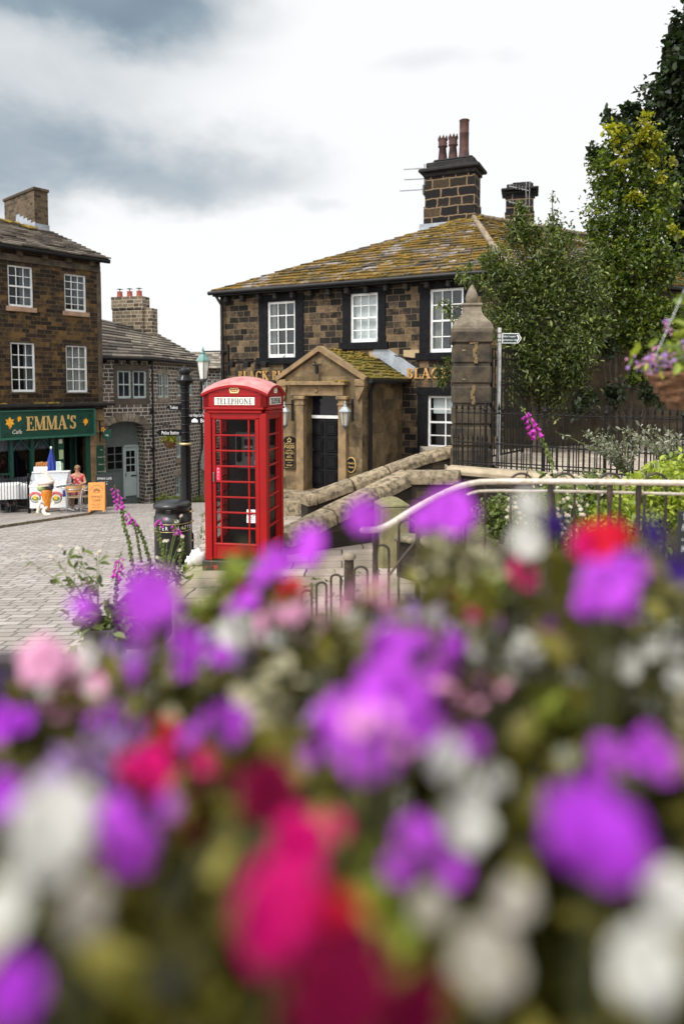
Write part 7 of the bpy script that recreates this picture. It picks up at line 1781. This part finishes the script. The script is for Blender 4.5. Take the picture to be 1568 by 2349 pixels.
# ================================================================ petunias right in front of the lens
tr = thing('flower_trough', 'dark wooden trough packed with petunias in front of the camera', 'planter', (0.05, .85, ground(0, .85) + .05))
zt = 1.97 - tr.location.z
m = MB()
for q in ((-.85, .85, -.62, -.58), (-.85, .85, .50, .54), (-.85, -.81, -.58, .5), (.81, .85, -.58, .5)): m.bev(*q, 0, zt, .006)
m.build('trough', M_['pot_dark'], tr); MB().box(-.81, .81, -.58, .5, .1, zt - .04).build('soil', M_['soil'], tr)
def petunia_mesh(R_, lobes=5):
    vs = []; n = 40; prof = [(.04, -.9), (.07, -.55), (.12, -.25), (.28, -.06), (.55, .02), (.82, .03), (1.0, -.06)]
    ph = random.uniform(0, 6)
    for r_, z in prof:
        for k in range(n):
            a = 2 * math.pi * k / n; lob = 1 - .17 * r_ ** 2 * (1 - abs(math.cos(lobes * a / 2)) ** .7); ruf = .06 * r_ ** 3 * math.sin(lobes * 3 * a + ph) + .10 * r_ ** 2 * math.cos(lobes * a)
            vs.append((R_ * r_ * lob * math.cos(a), R_ * r_ * lob * math.sin(a), R_ * (z + ruf)))
    fs = [(i * n + k, i * n + (k + 1) % n, (i + 1) * n + (k + 1) % n, (i + 1) * n + k) for i in range(len(prof) - 1) for k in range(n)]
    return vs, fs
FS = .78
BED = EYE - (EYE - 1.97) * FS
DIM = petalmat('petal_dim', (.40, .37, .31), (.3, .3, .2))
def petunia(label, mat, blooms, cat='petunia', group='petunias in the foreground trough'):
    """blooms: (px, py, radius in px, distance, tilt to the camera, turn)"""
    if mat in (VIO, WHT, PNK, PUR, MAG) and cat == 'petunia':
        for b in list(blooms):
            if b[2] < 72 and 1280 < b[1] < 2000:
                for k in range(3):
                    blooms.append((b[0] + random.uniform(-1, 1) * 130, b[1] + random.uniform(-.3, 1) * 110, b[2] * random.uniform(.38, .72), b[3] * random.uniform(.92, 1.12), R(random.uniform(35, 80)), R(random.uniform(-40, 40))))
    c0 = Vector((0, 0, 0)); cs = [U(b[0], b[1], b[3]) for b in blooms]
    for c in cs: c0 += c / len(cs)
    root = Vector((c0.x, c0.y, min(BED, c0.z - .05))); t = thing('petunia', label, cat, root, 0, group)
    for (px, py, rp, D, tilt, turn), c in zip(blooms, cs):
        tilt += R(random.uniform(-28, 8)); turn += R(random.uniform(-40, 40))
        Rm = rp * D / F; vs, fs = petunia_mesh(Rm); m = MB()
        A = Matrix.Translation(c - root) @ Matrix.Rotation(turn, 4, 'Z') @ Matrix.Rotation(tilt, 4, 'X') @ Matrix.Rotation(random.uniform(0, 6), 4, 'Z')
        m.add([A @ Vector(v) for v in vs], fs, True); m.build('bloom', mat, t)
        e = c - root; q = A @ Vector((0, 0, -Rm * .9)); s = MB(); s.tube([q, q.lerp(Vector((0, 0, 0)), .5) + Vector((0, .015, -.01)), (0, 0, -.02)], [.0025, .0025, .003], 5); s.build('flower_stalk', M_['dark_stem'], t)
    P = rng.normal(size=(22, 3)) * (.035, .035, .018) + (0, 0, -.025); leaf_mesh('leaves', P, .032, LEAF_FRONT, t, .55, .6)
    return t
def B(px, py, r, D=None, tilt=None, turn=None):
    D = (D or max(.30, min(1.5, 1607 * .030 / r))) * FS; return (px, py, r, D, R(random.uniform(30, 75)) if tilt is None else R(tilt), R(random.uniform(-35, 35)) if turn is None else R(turn))
petunia('huge hot pink petunia nearest the camera at the bottom centre', MAG, [B(645, 2090, 128, .40, 78, 20)])
petunia('huge deep crimson petunia below the hot pink one at the bottom', WINE, [B(770, 2260, 150, .37, 60, -20)])
petunia('bright red petunia petal just right of the huge hot pink bloom', RED, [B(760, 2120, 85, .42, 80, -15)])
petunia('magenta pink petunia standing above the huge hot pink bloom', MAG, [B(705, 1925, 62, .52, 65, 30)])
petunia('crimson petunia at the bottom edge, right of the deep crimson one', WINE, [B(960, 2330, 95, .38, 65, 10)])
petunia('dark crimson petunia in the middle left, above the magenta pink bloom', WINE, [B(610, 1815, 78, .62, 55, 15)])
petunia('red petunia over a magenta one at the centre left', RED, [B(372, 1690, 46, .75, 75, 10)])
petunia('magenta petunia directly under the small red one at the centre left', MAG, [B(348, 1768, 62, .66, 70, -10)])
petunia('large white petunia at the left edge', WHT, [B(125, 1885, 102, .46, 80, -10), B(105, 1960, 90, .47, 82, 0)])
petunia('white petunia cut by the left edge below the large white one', WHT, [B(-5, 2090, 75, .42, 75, 0)])
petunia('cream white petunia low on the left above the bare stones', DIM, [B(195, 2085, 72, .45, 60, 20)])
petunia('violet petunia between the large white bloom and the magenta pair', VIO, [B(300, 1945, 66, .58, 62, 15), B(262, 1868, 50, .6, 70, 0)])
petunia('purple petunia in the bottom left corner', PUR, [B(25, 2275, 75, .40, 60, 25)])
petunia('purple petunia at the left edge above the large white bloom', PUR, [B(-8, 1660, 50, .8, 70, 0), B(5, 1830, 58, .62, 70, 10)])
petunia('round purple petunia left of the small red bloom', PUR, [B(242, 1662, 54, .80, 72, 0)])
petunia('round violet petunia at the centre left, right of the small red bloom', VIO, [B(520, 1668, 60, .76, 75, 0)])
petunia('indigo petunia at the far left edge over the setts', IND, [B(-20, 1590, 45, .9, 70, 0)])
petunia('white petunia pair over the setts on the left', WHT, [B(190, 1505, 50, .98, 70, -10), B(60, 1622, 46, .95, 75, 0)])
petunia('pale pink petunia left of the white pair over the setts', PNK, [B(95, 1515, 58, .9, 65, 10)])
petunia('bright violet petunia in front of the dark square planter', VIO, [B(345, 1370, 74, .68, 68, 10), B(318, 1400, 50, .7, 75, -15)])
petunia('violet petunia below the dark square planter, with white tip', VIO, [B(435, 1478, 50, .9, 70, 20), B(420, 1530, 36, .92, 70, 0)])
petunia('small white petunia under the violet bloom by the square planter', WHT, [B(395, 1565, 34, 1.0, 72, 0)])
petunia('white petunia on the flagstones in front of the telephone box', WHT, [B(535, 1448, 50, .95, 70, 15)])
petunia('violet petunia over the telephone box base', VIO, [B(705, 1252, 50, .92, 72, -5), B(640, 1285, 42, .95, 66, 10)])
petunia('violet petunia left of the stone post', VIO, [B(838, 1185, 46, .95, 70, 0)])
petunia('violet petunia behind the dipped end of the handrail', VIO, [B(1035, 1172, 58, .9, 68, 0), B(975, 1185, 38, .95, 72, 0)])
petunia('pink and violet petunia on the flagstones right of the white one', PNK, [B(630, 1425, 46, 1.05, 66, 0)])
petunia('white petunia pair below the bollard', WHT, [B(655, 1495, 44, 1.0, 70, 0), B(610, 1560, 38, 1.0, 66, 0)])
petunia('cream petunia beside the violet cluster in the middle', WHT, [B(830, 1440, 42, 1.05, 70, 10), B(845, 1505, 42, 1.0, 66, -10)])
petunia('violet petunia cluster at the centre of the trough', VIO, [B(900, 1585, 92, .60, 66, -10), B(840, 1705, 88, .58, 72, 10), B(780, 1640, 60, .62, 70, 0), B(960, 1650, 66, .6, 66, 0), B(890, 1480, 48, .8, 70, 0)])
petunia('pale lilac petunia in the middle of the violet cluster', PNK, [B(820, 1650, 34, .54, 70, 0)])
petunia('violet petunia right of centre, left of two white ones', VIO, [B(1050, 1490, 50, .88, 70, 10), B(1010, 1540, 36, .9, 66, 0)])
petunia('white petunia right of centre beside the violet bloom', WHT, [B(1103, 1442, 44, .95, 70, -5), B(1085, 1500, 34, .95, 66, 0)])
petunia('greenish white petunia just right of centre', WHT, [B(1205, 1490, 42, .92, 62, 0)])
petunia('small violet petunia right of the greenish white one', VIO, [B(1268, 1450, 38, 1.0, 70, 0)])
petunia('white petunia at the right below the small violet one', WHT, [B(1430, 1522, 42, .92, 72, 0)])
petunia('white petunias at the right edge above the purple blooms', WHT, [B(1545, 1470, 42, .95, 68, 0), B(1560, 1560, 36, .9, 60, 0)])
petunia('tall white petunia in front of the hoop fence', WHT, [B(1215, 1160, 40, .95, 74, 0), B(1208, 1240, 44, .92, 70, 0)])
petunia('indigo petunia between the tall white and the red ones', IND, [B(1275, 1205, 34, 1.0, 72, 0)])
petunia('scarlet petunia at the right in front of the handrail', RED, [B(1365, 1245, 52, .88, 72, 0), B(1415, 1222, 40, .9, 68, -20)])
petunia('magenta half of the scarlet petunia in front of the handrail', MAG, [B(1335, 1255, 36, .84, 74, 20)])
petunia('small pink petunia left of the large violet one at the right', MAG, [B(1200, 1312, 38, 1.0, 72, 0)])
petunia('small dark red petunia below the dipped handrail', RED, [B(1045, 1380, 28, 1.15, 70, 0), B(600, 1480, 26, 1.15, 70, 0)])
petunia('large violet petunia at the right under the scarlet one', VIO, [B(1392, 1342, 68, .74, 70, 0), B(1440, 1300, 44, .76, 66, 0)])
petunia('indigo petunia at the right edge below the chalk sign', IND, [B(1500, 1225, 46, .86, 68, 0), B(1560, 1305, 46, .84, 70, 0)])
petunia('small dark red petunia at the right among green leaves', RED, [B(1450, 1430, 24, 1.1, 70, 0)])
petunia('round purple petunia at the right edge', VIO, [B(1502, 1728, 64, .62, 74, 0)])
petunia('very large purple petunia at the lower right', PUR, [B(1350, 1895, 108, .46, 70, 0), B(1400, 1930, 98, .45, 66, -15)])
petunia('violet and white petunia pair at the lower centre right', VIO, [B(955, 1925, 56, .56, 66, 10), B(950, 1995, 42, .56, 60, 0)])
petunia('white petunia right of the violet one at the lower centre', WHT, [B(1075, 1890, 62, .56, 70, -10)])
petunia('white petunia right of the central violet cluster', WHT, [B(1030, 1740, 62, .62, 70, 0)])
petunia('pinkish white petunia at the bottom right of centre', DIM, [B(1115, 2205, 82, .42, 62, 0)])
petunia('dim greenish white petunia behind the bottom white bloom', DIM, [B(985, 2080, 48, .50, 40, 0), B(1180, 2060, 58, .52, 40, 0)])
petunia('large white petunia in the bottom right corner', WHT, [B(1480, 2220, 94, .42, 66, 0)])
petunia('cream petunia at the right edge above the corner bloom', WHT, [B(1545, 2060, 72, .46, 66, 0)])
petunia('tiny pale green petunia bud on the dark leaves at the right', LEAF_GREY, [B(1300, 1740, 24, .7, 70, 0)])
def alyssum(label, mat, px, py, r, D, n, group='small flowered bedding plants in the trough'):
    D *= FS; D *= 1.12; c = U(px, py, D); root = Vector((c.x, c.y, min(BED, c.z - .04))); t = thing('bedding_plant', label, 'bedding plant', root, 0, group); off = np.array(c - root); R2 = r * D / F
    leaf_mesh('blossom', rng.normal(size=(n, 3)) * R2 * .6 + off, .015, mat, t, 1.0, .6)
    P = rng.normal(size=(70, 3)) * R2 * .7; P[:, 2] -= R2 * .5; leaf_mesh('leaves', P + off, .028, LEAF_FRONT, t, .5, .5)
    m = MB()
    for k in range(4): m.tube([(0, 0, -.05), Vector(off) * .6 + Vector((random.gauss(0, .01), 0, -.01)), Vector(off) + Vector((random.gauss(0, R2 * .5), random.gauss(0, R2 * .5), 0))], .0018, 4)
    m.build('stem', M_['stem'], t)
CRM = petalmat('petal_cream', (.60, .56, .36), (.3, .3, .1))
for px, py, r, D, mat, lab in ((770, 1470, 60, 1.0, CRM, 'cream small flowered plant left of the violet cluster'), (715, 1535, 60, .95, WHT, 'white small flowered plant among leaves below the telephone box'), (1165, 1430, 50, 1.05, CRM, 'cream small flowered plant right of the white petunia pair at centre right'), (1320, 1500, 60, .95, CRM, 'cream small flowered plant between the small violet and lower white petunias'),
        (1500, 1510, 60, .95, CRM, 'cream small flowered plant left of the white petunias at the right edge'), (1110, 1330, 44, 1.1, CRM, 'cream small flowered plant under the pink petunia near the handrail'), (940, 1430, 44, 1.05, CRM, 'cream small flowered plant above the violet cluster'), (560, 1330, 40, 1.1, LEAF_LIME, 'lime leaved bedding plant against the telephone box plinth'), (770, 1700, 50, .75, LIL, 'lilac small flowered plant left of the violet cluster'), (70, 1720, 60, .8, LIL, 'lilac small flowered plant at the left edge'), (570, 1900, 60, .6, CRM, 'cream small flowered plant left of the magenta pink petunia'), (1250, 1640, 50, .8, LEAF_LIME, 'lime leaved bedding plant in the dark leaves at the right'), (1560, 1640, 50, .8, CRM, 'cream small flowered plant at the right edge above the round purple petunia'), (880, 2060, 60, .5, LEAF_LIME, 'lime leaved bedding plant right of the huge hot pink petunia'), (480, 1400, 46, 1.05, LEAF_LIME, 'lime leaved bedding plant between the square planter and the white petunia'), (560, 1520, 60, .95, LIL, 'lilac small flowered plant below the white petunia by the flagstones'), (690, 1440, 54, 1.0, PNK, 'pink small flowered plant right of the pink petunia on the flagstones'), (850, 1400, 50, 1.05, PNK, 'pink small flowered plant between the bollard and the violet cluster'), (960, 1510, 60, .9, LIL, 'lilac small flowered plant on top of the violet cluster'), (1040, 1600, 60, .8, PNK, 'pink small flowered plant right of the violet cluster'),
        (270, 1560, 60, .9, LIL, 'lilac small flowered plant under the white pair over the setts'), (150, 1600, 60, .85, PNK, 'pink small flowered plant at the left under the white pair'), (430, 1610, 50, .85, CRM, 'cream small flowered plant above the round violet petunia at the centre left'), (620, 1640, 60, .8, CRM, 'cream small flowered plant right of the round violet petunia'), (720, 1610, 60, .85, WHT, 'white small flowered plant left of the violet cluster'), (1180, 1570, 50, .85, WHT, 'white small flowered plant below the greenish white petunia'), (1390, 1440, 50, 1.0, WHT, 'white small flowered plant below the large violet petunia at the right'), (1030, 1280, 44, 1.1, CRM, 'cream small flowered plant behind the lower rail near the dipped handrail'), (1120, 1390, 50, 1.0, LEAF_LIME, 'lime leaved bedding plant above the white petunia pair at centre right'), (1300, 1400, 50, 1.0, LIL, 'lilac small flowered plant left of the large violet petunia at the right'), (210, 1780, 60, .62, LIL, 'lilac small flowered plant above the violet bloom at the left'), (450, 1850, 60, .6, WINE, 'wine red small flowered plant between the magenta and dark crimson petunias'),
        (640, 1380, 44, 1.1, RED, 'tiny red flowered plant on the flagstones below the box')):
    alyssum(lab, mat, px, py, r * 1.15, D, 95)
# the leaves they grow out of: nobody could count them
P = []; big = []
def fill(px, py, r, D, n):
    c = np.array(U(px, py, D)); P.append(c + rng.normal(size=(n, 3)) * np.array([r, r * .8, r * .55]) * D / F * .6)
for k in range(420):
    v = random.random(); D = FS * (.34 + .95 * v ** .9)
    px = random.uniform(-60, 1640)
    # upper edge of the greenery falls away to the left
    lim = np.interp(px, [-60, 120, 300, 480, 700, 1000, 1200, 1640], [1700, 1660, 1560, 1500, 1500, 1420, 1340, 1320])
    zb = BED + random.uniform(-.06, .10); py = HY + (EYE - zb) * F / D
    if py < lim + 30: py = lim + 30 + random.uniform(0, 160)
    if py > 2450: continue
    if px < 300 and 2120 < py < 2420 and random.random() < .8: continue
    fill(px, py, 90, D, 16)
for k in range(70):
    px = random.uniform(420, 1640); lim = np.interp(px, [420, 700, 1000, 1200, 1640], [1450, 1420, 1330, 1270, 1240]); D = FS * random.uniform(.85, 1.35); fill(px, lim + random.uniform(30, 220), 60, D, 9)
PL = np.concatenate(P)
tag(leaf_mesh('petunia_foliage', PL, .040, LEAF_FRONT, None, .55, .5), kind='stuff')
